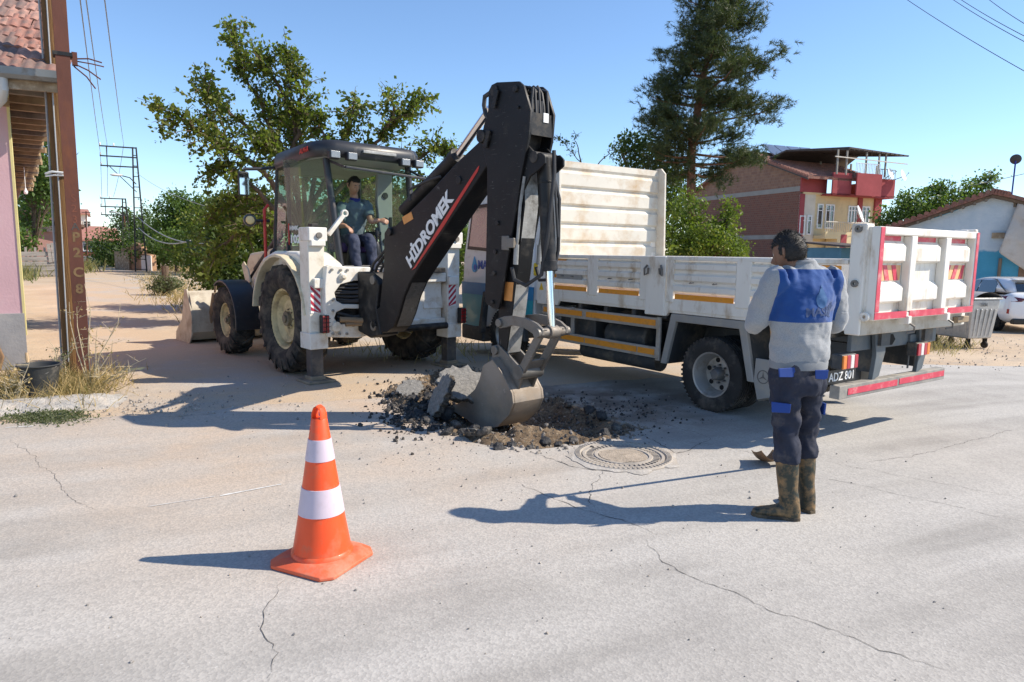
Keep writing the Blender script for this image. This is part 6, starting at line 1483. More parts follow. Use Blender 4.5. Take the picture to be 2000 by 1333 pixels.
def dish(name, c, r_, ax, label, mat, pole=None, group=None):
    t = thing(name, label, 'satellite dish', c, 0, group); ax = Vector(ax).normalized()
    MB().lathe([(0, 0), (r_*.5, r_*.06), (r_*.85, r_*.17), (r_, r_*.25), (r_, r_*.27), (r_*.5, r_*.09), (0, r_*.03)], (0, 0, 0), ax, 24).build('reflector', mat, t)
    s_ = ax.orthogonal().normalized()
    MB().tube([Vector((0, 0, -r_*.9)), ax*r_*.5+Vector((0, 0, -r_*.6)), ax*r_*1.1], .014, 6).box(ax*r_*1.12, (.06, .06, .06)).build('feed_arm', RAILG, t)
    if pole: MB().cyl((0, 0, 0) if pole[3] else (0, 0, -r_*.3), Vector(pole[:3])-Vector(c), .025, 8).build('mast', pole[4], t)
    return t
DW = M('dish_white', (.72, .72, .70), .4, var=.05, dirt=(.4, .36, .3), damt=.2)
p = HF.w(fx(1641, 418).x, -1.4, fx(1641, 418, -1.4).z); dish('satellite_dish', p, .55, (.75, -.55, .35), 'big white satellite dish on the first floor balcony', DW, (*HF.w(fx(1636, 440).x, -1.0, 3.2), 0, RAILG))
p = HF.w(fx(1706, 338).x, -1.2, fx(1706, 338, -1.2).z); dish('satellite_dish', p, .36, (.6, -.7, .3), 'white dish at the left of the roof terrace corner', DW, (*HF.w(fx(1702, 352).x, -.9, 6.5), 0, RAILG))
p = HF.w(fx(1730, 341).x, -1.2, fx(1730, 341, -1.2).z); dish('satellite_dish', p, .36, (.6, -.7, .3), 'white dish leaning out at the right end of the roof terrace', DW, (*HF.w(fx(1720, 352).x, -.9, 6.5), 0, RAILG))
# small dark shed roof beside the house
sp_ = aty(1640, 480, 36); MB().bx(-.55, .9, 0, 3, -.4, 2.1).build('wall', wall_mat('shed_blue', (.10, .22, .30)), (sd_ := thing('shed', 'low dark roofed shed beside the cream house front', 'shed', (sp_.x+.6, sp_.y, 0), R(10))))
MB().yz([(-.6, 2.10), (3.2, 2.35), (3.2, 2.45), (-.6, 2.2)], -.8, 1.2).build('roof', CAN, sd_)

# ---- blue-washed low house, right
wn_ = Vector((.26, -.966, 0)); wp = aty(1880, 500, 23.0)
UF = Frame((wp.x, wp.y, 0), R(-33.5))
uh = thing('house', 'low adobe house washed pale blue above and bright blue below, with tiled roof', 'house', UF.o, UF.a)
ux = lambda px, py, y=0: UF.aty(px, py, y)
def blue_mat():
    mt, t, b = newmat('blue_limewash'); co = coords(t); sp = nd(t, 'ShaderNodeSeparateXYZ'); t.links.new(co, sp.inputs[0])
    n = noi(t, co, 1.6, 6); ad = nd(t, 'ShaderNodeMath', operation='MULTIPLY_ADD'); t.links.new(n, ad.inputs[0]); ad.inputs[1].default_value = .5; t.links.new(sp.outputs['Z'], ad.inputs[2])
    r_ = ramp(t, ad.outputs[0], 0, 1); mr = nd(t, 'ShaderNodeMapRange'); mr.inputs[1].default_value = 2.10; mr.inputs[2].default_value = 2.16; t.links.new(ad.outputs[0], mr.inputs[0])
    up_ = mixc(t, ramp(t, noi(t, co, 2.2, 7, .65), .35, .7), (.45, .54, .61), (.58, .64, .68)); lo = mixc(t, noi(t, co, 2, 5), (.05, .27, .42), (.09, .36, .52))
    c = mixc(t, mr.outputs[0], lo, up_); c = mixc(t, ramp(t, noi(t, co, .9, 8, .7), .66, .72), c, (.42, .36, .30))
    t.links.new(c, b.inputs['Base Color']); b.inputs['Roughness'].default_value = .95; bump(t, b, noi(t, co, 6, 8, .7), .5, .05); return mt
L_ = lambda px, py: tuple(ux(px, py).xz)
gab = [(ux(1740, 560).x, -.5), (ux(2060, 560).x, -.5), (ux(2060, 410).x, L_(2060, 415)[1]), L_(1968, 390), L_(1938, 386), L_(1760, 442), (ux(1740, 560).x, L_(1745, 446)[1])]
uw = MB().xz(gab, 0, .45).build('wall', blue_mat(), uh)
AD = wall_mat('brown_adobe', (.24, .16, .11), var=.3)
MB().bx(ux(1988, 540).x, ux(2070, 540).x, -.03, .02, -.5, 1.95).build('adobe_patch', AD, uw)
MB().bx(ux(1937, 460).x, ux(1962, 460).x, -.10, .05, L_(1950, 466)[1], L_(1950, 455)[1]).build('lintel', M('old_plank', (.3, .22, .14)), uw)
TIMB = M('grey_timber', (.20, .16, .12), .9, var=.35, vs=6, stretch=(1, 1, .2))
for px, a, b in ((1954, 505, 565), (1984, 388, 405), (1991, 405, 480)): MB().cyl((ux(px, a).x, -.05, L_(px, b)[1]), (ux(px, a).x, -.06, L_(px, a)[1]), .05, 7).build('post', TIMB, uw)
MB().xz([L_(1823, 423), L_(1870, 407), L_(1872, 410), L_(1825, 427)], -.03, .0).build('blue_plank', M('blue_plank', (.05, .33, .50), .8), uw)
prof = [L_(1735, 449), L_(1800, 428), L_(1870, 403), L_(1938, 380), L_(1968, 386), L_(2060, 410)]
prof2 = [(x, z+.10) for x, z in prof][::-1]
ur = MB().xz([(x, z-.02) for x, z in prof]+prof2, -.35, 6.0).build('roof', ROOFT, uh)
MB().xz([(x, z-.12) for x, z in prof]+[(x, z-.03) for x, z in prof][::-1], -.28, .1).build('verge_board', M('old_plank_dark', (.13, .09, .06), .9, var=.4, vs=7), ur)
for i in range(22):
    t_ = i/21; k = t_*4; j = min(int(k), 4); x = prof[j][0]+(prof[j+1][0]-prof[j][0])*(k-j); z = prof[j][1]+(prof[j+1][1]-prof[j][1])*(k-j)
    MB().cyl((x, -.38, z+.10), (x, 3.0, z+.10), .075, 7).build('roof_tile_row', ROOFT, ur)
for i in range(9):
    x, z = L_(1750+i*22, 446-i*7.2); MB().cyl((x, -.30, z-.06), (x, .5, z-.06), .045, 6).build('purlin_end', TIMB, ur)
# canvas sheet hanging from the eave
CANV = M('grey_canvas', (.50, .47, .43), .95, var=.15, vs=2, dirt=(.36, .31, .26), damt=.5, ds=2, bmp=.4, bs=30)
tq = [(1990, 396), (2060, 412), (2060, 560), (1992, 512), (1950, 494), (1952, 480), (1972, 430)]
def canv(a, b):
    top = L_(1988+(2070-1988)*a, 396+20*a); bot = (L_(1950, 492) if a < .01 else L_(1950+110*a, 494+75*a)); x = top[0]+(bot[0]-top[0])*b; z = top[1]+(bot[1]-top[1])*b
    return (x, -.18-.25*math.sin(b*2.4)*(1-.3*a)+.07*math.sin(x*7+z*2)+.05*fbm(x*2, z*2), z)
o = MB().grid(canv, 26, 22).build('canvas_sheet', CANV, label='grey canvas sheet hanging over the blue house corner', cat='canvas sheet', ang=80); o.location = UF.o; o.rotation_euler = (0, 0, UF.a)
md = o.modifiers.new('t', 'SOLIDIFY'); md.thickness = .01
p = aty(1984, 312, 24); p2 = aty(1976, 382, 24); dish('satellite_dish', p, .17, (.5, .8, .3), 'dark dish on a tall blue mast above the blue house roof', M('dish_dark', (.05, .05, .05), .6), (*p2, 0, M('blue_mast', (.02, .03, .25), .5)))

# ---- pink house on the left: wall, hip roof with single tiles
ph = thing('house', 'pink plastered house with tiled hip roof and gutter at the left edge', 'house', (-6.42, 8.95, 0), math.atan2(.39, .92))
PF = Frame((-6.42, 8.95, 0), math.atan2(.39, .92))      # x along the front to the right, y back
PINK = wall_mat('pink_plaster', (.62, .40, .43), var=.08, dirt=(.55, .42, .42), damt=.3); PLG = wall_mat('grey_render', (.34, .33, .33), var=.2, dirt=(.45, .42, .38), damt=.4); EARTH = wall_mat('mud_core', (.27, .17, .10), var=.35)
pxy = lambda P_: PF.loc(P_)
sdir = Vector((-.588, .81, 0)); sl = Vector((sdir.dot(PF.x), sdir.dot(PF.y), 0))
def quad_wall(z0, z1, t, back=24):
    a = [(-6, t), (0-.0, t)]; b = [Vector((0, t, 0)), Vector((0, t, 0))+sl*back]
    return MB().xy([(-6, t), (0, t), (sl.x*back, sl.y*back), (-6, sl.y*back)], z0, z1)
pw_ = quad_wall(.74, 3.70, 0).build('wall', PINK, ph)
quad_wall(.0, .74, -.03).build('plinth', PLG, ph)
MB().xz([(-.75, .0), (-.30, .0), (-.25, .18), (-.32, .40), (-.55, .50), (-.80, .42)], -.06, -.02).build('mud_patch', EARTH, ph, bevel=.02)
MB().bx(-.022, .006, -.010, .02, .45, 3.70).build('corner_trim', M('yellow_trim', (.66, .57, .26), .8, var=.1), ph)
ev = 3.72; OV = .75
e0 = pxy(aty(130, 152, 8.35)); xe = e0.x; ye = e0.y; ev = e0.z+.02
slope = R(36); tile_w, tile_l = .24, .34
rfm = M('hip_board', (.16, .11, .07), .9, var=.3)
sxn = math.tan(slope)
ridge = 3.2
rp = MB().add([(-6.5, ye, ev), (xe, ye, ev), (xe-ridge*.3, ye+ridge, ev+ridge*sxn), (-6.5, ye+ridge, ev+ridge*sxn), (xe+sl.x*30-.4, ye+sl.y*30, ev), (xe+sl.x*30-ridge, ye+sl.y*30, ev+ridge*sxn)], [(0, 1, 2, 3), (1, 4, 5, 2)]).build('roof', rfm, ph, smooth=False)
md = rp.modifiers.new('t', 'SOLIDIFY'); md.thickness = .05; md.offset = -1
def tile_mesh():
    mb = MB(); n = 12
    def prof(u): return .022*abs(math.sin(u*math.pi*2))**1.4+.010*(u > .94 or u < .06)
    mb.grid(lambda a, b: ((a-.5)*(tile_w*1.03), (b-.06)*tile_l*1.22, .028+prof(a)-.018*b), n, 3)
    mb.grid(lambda a, b: ((a-.5)*(tile_w*1.03), -.06*tile_l*1.22, .028+prof(a)*(1-b)-.022*b), n, 1)
    return mb.mesh('tile', ang=70)
tmesh = tile_mesh(); TMATS = [M('roof_tile_%d' % i, c, .85, var=.3, vs=14, dirt=(.13, .11, .10), damt=.55, ds=8, bmp=.4, bs=60) for i, c in enumerate(((.34, .16, .12), (.27, .14, .11), (.21, .13, .11), (.40, .22, .17)))]
tms = []
for mt in TMATS:
    q = tmesh.copy(); q.materials.append(mt); tms.append(q)
rt = random.Random(4); cosn = math.cos(slope)
for r_ in range(12):
    yb = ye-.03+r_*tile_l*cosn*.88; zb = ev+.02+(yb-ye)*sxn
    xl = xe-.10-(yb-ye)*.30
    for k in range(9):
        o = bpy.data.objects.new('tile', rt.choice(tms)); COL.objects.link(o); o.parent = rp
        o.location = (xl-k*tile_w+rt.uniform(-.01, .01), yb, zb+rt.uniform(0, .008)); o.rotation_euler = (slope+rt.uniform(-.03, .03), rt.uniform(-.03, .03), rt.uniform(-.03, .03))
gm = M('galv_gutter', (.24, .25, .25), .5, metal=.5, var=.15, dirt=(.2, .15, .1), damt=.3)
gut = [( -.07, .06), (-.065, -.02), (-.03, -.06), (.02, -.06), (.05, -.02), (.055, .05), (.045, .05), (.04, -.015), (.015, -.048), (-.025, -.048), (-.055, -.015), (-.06, .06)]
MB().prism([(a, b) for a, b in gut], (-6.4, ye-.06, ev-.04), (0, 1, 0), (0, 0, 1), (1, 0, 0), 6.4+xe+.05).build('gutter', gm, ph)
MB().bx(-6.4, xe-.02, ye+.0, ye+.04, ev-.20, ev-.05).build('fascia', M('old_plank', (.3, .22, .14)), ph)
pe = pxy(aty(22, 165, 8.4)); MB().tube([(pe.x, ye-.04, ev-.10), (pe.x, ye-.04, ev-.22), (pe.x-.04, ye+.04, ev-.32), (pe.x-.30, ye+.42, ev-.46)], .05, 12).build('downpipe', M('pvc_grey', (.50, .50, .48), .5), ph)
SOF = M('soffit_wood', (.32, .22, .12), .85, var=.3, vs=5, stretch=(1, 1, 1))
# rafters under the long side eave
for i in range(30):
    d_ = .7+i*.62; c = Vector((xe, ye, ev-.10))+sl*d_*1.0; a = c+Vector((-.75, 0, 0)); 
    MB().bar(Vector((a.x-.2, a.y+.1, ev-.06)), Vector((c.x-.02+rt.uniform(-.06, .04), c.y, ev-.10)), .09, .10).build('rafter', SOF if i % 3 else TIMB, ph)
MB().bar(Vector((xe-.06, ye, ev-.03))+sl*.2, Vector((xe-.10, ye, ev-.03))+sl*22, .04, .07).build('eave_board', TIMB, ph)
MB().bar(Vector((xe-.62, ye, ev-.2))+sl*.9, Vector((xe-.62, ye, ev-.2))+sl*22, .09, .09).build('wall_plate', SOF, ph)
bp2 = PF.w(*(Vector((xe-.32, ye, ev-.12))+sl*10.5)); lb = thing('light_bulb', 'bare white bulb hanging under the pink house eave', 'light bulb', bp2)
MB().cyl((0, 0, 0), (0, 0, -.5), .008, 6).build('cord', WIN_W, lb); MB().lathe([(0, -.64), (.03, -.63), (.045, -.59), (.03, -.54), (.018, -.52), (.018, -.49), (0, -.49)], n=16).build('bulb', M('opal_glass', (.8, .8, .78), .2, bmp=0), lb)

# ---- left background: barn, plank fence, far houses
def simple_house(label, px0, px1, Y, ybase, yeave, yridge, wallm, roofm, depth=6, rz=0, name='house'):
    a = aty(px0, ybase, Y); rz = R(31); w = Frame((a.x, Y, 0), rz).aty(px1, ybase, 0).x; ze = aty(px0, yeave, Y).z; zr = aty(px0, yridge, Y).z
    t = thing(name, label, 'house', (a.x, Y, 0), rz)
    wl = MB().bx(0, w, 0, depth, -1, ze).build('wall', wallm, t)
    rf_ = MB().add([(-.4, -.5, ze-.05), (w+.4, -.5, ze-.05), (w+.1, depth/2, zr), (-.1, depth/2, zr), (-.4, depth+.5, ze-.05), (w+.4, depth+.5, ze-.05), (-.4, -.5, ze+.12), (w+.4, -.5, ze+.12), (w+.1, depth/2, zr+.2), (-.1, depth/2, zr+.2)], [(0, 1, 7, 6), (6, 7, 8, 9), (0, 6, 9, 3), (1, 2, 8, 7), (2, 5, 4, 3), (8, 2, 3, 9)]).build('roof', roofm, t, smooth=False)
    return t, wl, w, ze
RT2 = M('far_red_roof', (.36, .16, .12), .9, var=.2, vs=3, bmp=.6, bs=14, bd=.04)
t, wl, w, ze = simple_house('long single storey house with red tiled roof and pale blue band far down the street', 158, 232, 68, 530, 470, 447, wall_mat('far_brick', (.17, .06, .04)), RT2, 7)
MB().bx(0, w, -.03, .03, ze-1.1, ze-.1).build('window_band', wall_mat('paleblue_band', (.35, .42, .50)), wl)
for i in range(4): window(wl, .3+i*w/4, .3+i*w/4+.7, ze-1.0, ze-.25, -.06, 2, .05)
t, wl, w, ze = simple_house('white two storey house with red roof behind the street poles', 130, 177, 95, 520, 418, 408, wall_mat('far_white', (.74, .72, .68)), RT2, 7)
for i in range(2):
    for z in (ze-2.2, ze-5): window(wl, .8+i*1.5, 1.7+i*1.5, z, z+1.3, -.05, 2, .08, M('win_grey', (.5, .5, .5), .5))
t, wl, w, ze = simple_house('ochre two storey house between the trees far left', 100, 126, 90, 520, 408, 399, wall_mat('far_ochre', (.60, .42, .20)), RT2, 6)
window(wl, .5, 1.1, ze-1.8, ze-.6, -.05, 1, .06)
t, wl, w, ze = simple_house('brown roofed outbuilding with water heater beside the white house', 180, 212, 84, 520, 455, 444, wall_mat('far_tan', (.4, .28, .2)), RT2, 6)
# pink-banded barn behind the plank fence
bx_, bw_ = aty(10, 500, 40), aty(72, 500, 40)
bn = thing('barn', 'open fronted barn with dark roof and pinkish wall behind the plank fence', 'barn', (bx_.x, 40, 0), R(33)); w = Frame((bx_.x, 40, 0), R(33)).aty(150, 500, 0).x-1.5
zt = lambda y: aty(80, y, 40).z
MB().bx(0, w+1.5, 0, 5, -.5, zt(452)).build('wall', wall_mat('barn_pink', (.42, .24, .21)), bn)
MB().bx(-.1, w+1.5, -.12, .1, zt(452), zt(446)).bx(-.1, w+1.5, -.1, .2, zt(446), zt(440)).build('ring_beam', wall_mat('barn_band', (.52, .40, .39)), bn)
MB().xz([(-.5, zt(405)), (w+2.0, zt(442)), (w+2.0, zt(437)), (-.5, zt(399))], -.6, 5.5).build('roof', M('barn_roof', (.20, .13, .10), .9, var=.4, vs=5, bmp=.5, bs=14), bn)
for i in range(6): MB().bx(.2+i*(w+1)/5, .35+i*(w+1)/5, .1, .25, zt(441), zt(405+i*6)).build('post', TIMB, bn)
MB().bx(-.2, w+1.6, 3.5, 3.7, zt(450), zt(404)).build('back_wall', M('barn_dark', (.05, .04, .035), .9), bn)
fn = thing('plank_fence', 'weathered grey plank fence before the barn', 'fence', (aty(32, 500, 36).x, 36, 0), R(33)); w = Frame((aty(32, 500, 36).x, 36, 0), R(33)).aty(124, 500, 0).x
OLD = M('silver_plank', (.30, .27, .24), .9, var=.3, vs=4, stretch=(.3, 1, 4), bmp=.4, bs=20)
for i in range(5):
    z0 = .05+i*.26; MB().box((w/2, rt.uniform(-.02, .02), z0+.12), (w, .035, .22), Euler((0, rt.uniform(-.015, .015), 0))).build('plank', OLD, fn)
for i in range(6): MB().bx(i*w/5-.05, i*w/5+.05, .03, .12, -.2, 1.55).build('post', OLD, fn)
for i in range(9):
    x = w*.70+i*.17; MB().box((x, -.06, 1.25+.04*i), (.15, .03, 1.0), Euler((0, R(rt.uniform(-4, 4)), 0))).build('upright_board', OLD, fn)
# adobe wall stub and low block wall by the poles
ab = MB(); A_ = aty(243, 525, 50); B_ = aty(300, 528, 48)
o = thing('adobe_wall', 'crumbling adobe wall stub behind the lattice pole', 'wall', (A_.x, A_.y, 0), math.atan2(B_.y-A_.y, B_.x-A_.x)); Lw = (B_.xy-A_.xy).length
MB().xz([(0, -.3), (Lw, -.3), (Lw, 1.1), (Lw*.75, 1.2), (Lw*.7, 1.75), (Lw*.55, 1.95), (Lw*.3, 1.7), (0, 1.5)], -.2, .25).build('wall', wall_mat('adobe_tan', (.36, .22, .14), var=.3), o, bevel=.05)
MB().bx(Lw*.72, Lw*1.05, -.26, -.2, -.2, 1.05).build('plaster_panel', wall_mat('white_plaster', (.7, .68, .65)), o)
MB().bx(-.6, Lw*.35, -.35, -.25, -.2, 1.3).build('sheet_panel', M('old_plank', (.3, .22, .14)), o)
o = MB().bx(0, 7, -.15, .15, -.3, .75).build('block_wall', wall_mat('pale_block', (.45, .41, .36), var=.25), label='low pale block wall at the end of the street', cat='wall'); q = aty(150, 510, 64); o.location = (q.x, q.y, 0)
# green shade cloth on a post by the street
sp0, sp1 = aty(362, 468, 33), aty(420, 478, 33)
o = MB().grid(lambda a, b: (sp0.x+(sp1.x-sp0.x)*a, 33+b*.3+.1*math.sin(a*9), sp0.z+(sp1.z-sp0.z)*a-.12*math.sin(math.pi*a)-b*.42+.04*math.sin(a*14)), 20, 5).build('shade_cloth', M('green_shade_cloth', (.015, .05, .045), .9, var=.2), label='dark green shade cloth strung between bushes', cat='shade cloth', ang=80)
md = o.modifiers.new('t', 'SOLIDIFY'); md.thickness = .01
q = gnd(347, 532); o = MB().cyl((0, 0, 0), (0, 0, aty(345, 477, q.y).z), .05, 8).build('post', TIMB, label='thin wooden post holding the green shade cloth', cat='post'); o.location = (q.x, q.y, 0)
# ================================================================== POLES AND WIRES
RUST = M('rusted_steel', (.115, .042, .028), .75, metal=.25, var=.25, vs=3, dirt=(.20, .075, .035), damt=.35, ds=5, bmp=.25, bs=40, stretch=(1, 1, .4))
OCH = M('ochre_paint', (.16, .10, .045), .85, var=.4, vs=14); RUSTL = M('rust_letter', (.17, .055, .03), .8, var=.2)
pb = gnd(166, 748); ip = thing('steel_pole', 'rust brown steel beam pole with painted numbers beside the wooden pole', 'pole', (pb.x, pb.y, 0), R(32))
hw, tf_, tw_ = .070, .012, .010
MB().xy([(-hw, -.10), (hw, -.10), (hw, -.10+tf_), (tw_/2, -.10+tf_), (tw_/2, .06-tf_), (hw, .06-tf_), (hw, .06), (-hw, .06), (-hw, .06-tf_), (-tw_/2, .06-tf_), (-tw_/2, -.10+tf_), (-hw, -.10+tf_)], -.3, 6.4).build('beam', RUST, ip, bevel=.003)
zc = lambda y: aty(150, y, pb.y).z
for ch_, y, m_ in (('S', 385, RUSTL), ('2', 405, RUSTL), ('3', 426, RUSTL), ('A', 440, CRM), ('P', 462, OCH), ('2', 492, OCH), ('C', 530, OCH), ('8', 562, OCH)):
    put_text("painted_mark", ch_, .15 if m_ is OCH else .12, (.01, -.1015, zc(y)-.06), (1, 0, 0), (0, 0, 1), m_, ip, depth=.0005, bold=.005 if m_ is OCH else 0)
MB().bx(-.095, .095, -.108, .070, zc(113), zc(113)+.04).build('clamp_band', BLK2, ip)
MB().bx(.085, .14, -.04, .03, zc(126), zc(126)+.14).build('bracket', RUST, ip)
mb = MB(); zz = zc(113)
mb.tube([(.10, 0, zz), (.25, -.02, zz+.02), (.38, 0, zz-.0)], .008, 6).tube([(.10, 0, zz-.05), (.24, .03, zz-.10), (.36, .05, zz-.18)], .008, 6).tube([(.10, 0, zz-.08), (.22, .0, zz-.18), (.30, .0, zz-.30)], .008, 6).tube([(.10, .0, zz-.02), (.28, .04, zz-.02), (.40, .06, zz-.03)], .007, 6)
mb.build('cut_cables', RUST, ip)
wp_ = gnd(141, 738); wd = thing('wooden_pole', 'old split wooden pole with grey cable behind the rusty beam', 'pole', (wp_.x-.05, wp_.y+.1, 0))
tp0 = aty(92, -40, wp_.y+.1)-Vector((wp_.x-.05, wp_.y+.1, 0)); tpm = aty(108, 180, wp_.y+.1)-Vector((wp_.x-.05, wp_.y+.1, 0))
WOODP = M('pole_wood', (.17, .085, .025), .85, var=.45, vs=5, dirt=(.06, .035, .02), damt=.5, ds=5, bmp=.8, bs=14, bd=.02, stretch=(6, 6, .35))
MB().tube([(0, 0, -.2), Vector((0, 0, 0)).lerp(tpm, .5), tpm, tp0], [.10, .095, .085, .08], 14).build('trunk', WOODP, wd)
MB().tube([(-.11, -.03, .2), Vector((-.105, -.04, 0)).lerp(tpm+Vector((-.10, -.04, 0)), .5), tpm+Vector((-.09, -.04, 0)), tp0+Vector((-.085, -.04, 0))], .012, 6).build('cable', M('cable_grey', (.35, .36, .37), .5), wd)
MB().tube([(.02, -.10, .2), Vector((.04, -.10, 0)).lerp(tpm+Vector((.03, -.10, 0)), .5), tp0+Vector((.03, -.08, 0))], .008, 6).build('cable', M('cable_grey', (.35, .36, .37)), wd)
q = Vector((0, 0, 0)).lerp(tpm, .72); MB().tube([q+Vector((-.12, -.09, 0)), q+Vector((-.02, -.12, .02)), q+Vector((.10, -.10, .01)), q+Vector((.12, -.05, .0))], .014, 6).tube([q+Vector((-.12, -.09, -.03)), q+Vector((-.0, -.12, -.02)), q+Vector((.10, -.10, -.02))], .01, 6).build('cable_clip', STICKW, wd)
LAT = M('lattice_steel', (.045, .042, .042), .6, metal=.4, var=.2)
def lattice(label, pxb, pyb, pxt, pyt, arm, lampz=None):
    b = gnd(pxb, pyb); H = aty(pxt, pyt, b.y).z; t = thing('lattice_pole', label, 'power pole', (b.x, b.y, 0), R(25), 'lattice power poles down the side street')
    dx = .34
    for s in (-1, 1): MB().bar((s*dx, 0, -.2), (s*.10, 0, H), .09, .09).build('leg', LAT, t)
    for i in range(12):
        k = i/12; z = H*k; w = dx+(.10-dx)*k; MB().bar((-w, 0, z+.15), (w, 0, z+.15), .05, .05).build('rung', LAT, t)
    for j in range(3): 
        z = H-.05-j*.62; ar = MB().bar((.1, 0, z), (-arm, -.0, z), .08, .08).build('cross_arm', LAT, t)
        for k in (0, .55): MB().lathe([(.03, 0), (.05, .05), (.035, .08), (.05, .12), (.03, .18), (0, .18)], (-arm+.05+k*arm*.7*(1 if j == 0 else .0), 0, z+.04), n=8).build('insulator', STICKW, ar)
    MB().bar((-arm*.8, 0, H-.1), (-arm*.8, 0, H-1.4), .05, .05).bar((-arm*.75, 0, H-1.3), (0, 0, H-2.9), .05, .05).build('brace', LAT, t)
    if lampz:
        MB().tube([(0, -.05, lampz-.5), (-.35, -.1, lampz-.1), (-.8, -.2, lampz)], .035, 8).build('lamp_arm', LAT, t)
        MB().loft([ring_at((-.75-.12*k, -.2-.02*k, lampz+.02), (-1, -.15, .05), (0, 0, 1), r_*.6, r_, 10) for k, r_ in enumerate((.05, .10, .14, .15, .15, .12, .04))]).build('lamp_head', M('lamp_white', (.7, .7, .68), .4), t)
    return t, b, H
lp, lb_, lH = lattice('tall lattice power pole with street lamp on the right of the side street', 276, 531, 262, 288, 2.0, 6.25)
lp2, lb2, lH2 = lattice('farther lattice power pole rising among the trees', 250, 524, 248, 388, 1.6)
# plain street poles
def plain(label, pxb, pyb, Yd, pxt, pyt, r_=.07, lamp=False):
    b = gnd(pxb, pyb) if Yd is None else aty(pxb, pyb, Yd); tp = aty(pxt, pyt, b.y); t = thing('street_pole', label, 'pole', (b.x, b.y, 0))
    MB().cyl((0, 0, -.2), (tp.x-b.x, 0, tp.z), r_, 8, r_*.7).build('shaft', RUST, t)
    if lamp: MB().tube([(tp.x-b.x, 0, tp.z-.1), (tp.x-b.x-.5, 0, tp.z+.15), (tp.x-b.x-.9, 0, tp.z+.18)], .03, 6).loft([ring_at((tp.x-b.x-.6-.12*k, 0, tp.z+.2), (-1, 0, 0), (0, 0, 1), .06, q, 8) for k, q in enumerate((.05, .1, .12, .11, .04))]).build('lamp', M('lamp_white', (.7, .7, .68)), t)
    else: MB().bar((tp.x-b.x-.4, 0, tp.z-.1), (tp.x-b.x+.4, 0, tp.z-.1), .06, .06).build('cross_arm', LAT, t)
    return t
plain('slim rusty street lamp pole left of the lattice pole', 252, 522, None, 242, 420, .07, True)
plain('thin rusty pole with short cross arm before the red roofed house', 170, 512, 62, 168, 413)
q = gnd(288, 532); 
WIRE = M('wire_dark', (.05, .05, .055), .6, bmp=0); WIREL = M('wire_light', (.30, .30, .30), .5, bmp=0)
def wire(a, b, sag, r_, mat, label, cat='power line', grp='overhead wires'):
    a, b = Vector(a), Vector(b); o = MB().tube([a.lerp(b, i/16)-Vector((0, 0, 4*sag*(i/16)*(1-i/16)))-a for i in range(17)], r_, 5).build('power_line', mat, label=label, cat=cat, group=grp); o.location = a
c, s = math.cos(R(25)), math.sin(R(25))
for k, (px, lab) in enumerate(((155, 'leftmost overhead wire running from the top left down to the lattice pole'), (166, 'middle overhead wire running from the top left down to the lattice pole'), (203, 'rightmost overhead wire running from the top left down to the lattice pole'))):
    z = lH+.15 if k else lH-.5; off = (-1.95, -1.55, -.6)[k]
    wire(aty(px-6, -60, 12), (lb_.x+off*c, lb_.y+off*s, z), .25, .012, WIREL, lab)
    wire((lb_.x+off*c, lb_.y+off*s, z), (lb2.x+(-1.5+k*.4)*c, lb2.y+(-1.5+k*.4)*s, lH2+.1-(.6 if k == 0 else 0)), .3, .014, WIREL, ('left', 'middle', 'right')[k]+' wire strung between the two lattice poles')
wire((lb_.x, lb_.y, lH-1.6), aty(436, 412, 26), .3, .012, WIREL, 'thin wire running from the lattice pole down into the big tree')
wire((lb_.x, lb_.y, 3.6), aty(405, 476, 33), .5, .03, WIREL, 'sagging pale cable from the lattice pole to the shade cloth')
wire((lb_.x, lb_.y, 2.9), aty(372, 470, 33), .5, .03, WIREL, 'second lower cable sagging from the lattice pole to the shade cloth')
for a, b, lab in (((1740, -22), (2060, 172), 'lowest overhead wire crossing the top right corner'), ((1830, -22), (2060, 112), 'middle overhead wire crossing the top right corner'), ((1845, -22), (2060, 100), 'wire just above the middle one in the top right corner'), ((1905, -22), (2060, 80), 'highest overhead wire in the top right corner')):
    wire(aty(*a, 30), aty(*b, 20), .1, .011, WIRE, lab)
wire(aty(1722, 388, 46), aty(2060, 325, 26), .2, .014, WIREL, 'thin wire from the cream house over the blue house roof')
# eye bolt / short white post at the verge left
q = gnd(108, 536); o = MB().tube([(0, 0, 0), (.02, 0, .5), (.0, 0, .75)], .04, 8).lathe([(.10, -.03), (.15, -.03), (.15, .03), (.10, .03)], (0, 0, .9), (0, 1, 0), 18, closed=True).build('ring_post', STICKW, label='short white post with a ring top on the left verge', cat='post'); o.location = (q.x, q.y, 0)
# bucket and tools in the weeds by the pink wall
q = gnd(48, 790); bk_ = thing('builders_bucket', 'black rubber bucket standing in dry weeds at the left edge', 'bucket', (q.x, q.y+.25, 0))
MB().lathe([(0, .02), (.13, .02), (.14, 0), (.19, .36), (.205, .37), (.19, .38), (.18, .36), (.13, .04), (0, .04)], n=28).build('pail', M('black_rubber', (.03, .032, .033), .7, dirt=(.2, .18, .15), damt=.4), bk_)
MB().tube([(-.19, 0, .36), (-.15, -.1, .30), (0, -.19, .24), (.15, -.1, .30), (.19, 0, .36)], .006, 6).build('handle', WORN, bk_)
for a, b, lab in (((62, 760), (52, 690), 'wooden tool handle leaning out of the weeds by the pink house'), ((36, 755), (34, 712), 'short dark stake beside the rubber bucket')):
    A_ = gnd(*a); B2 = aty(*b, A_.y+.15); o = MB().tube([(0, 0, 0), B2-A_], [.022, .018], 8).build('tool_handle', WOODH, label=lab, cat='tool handle'); o.location = A_
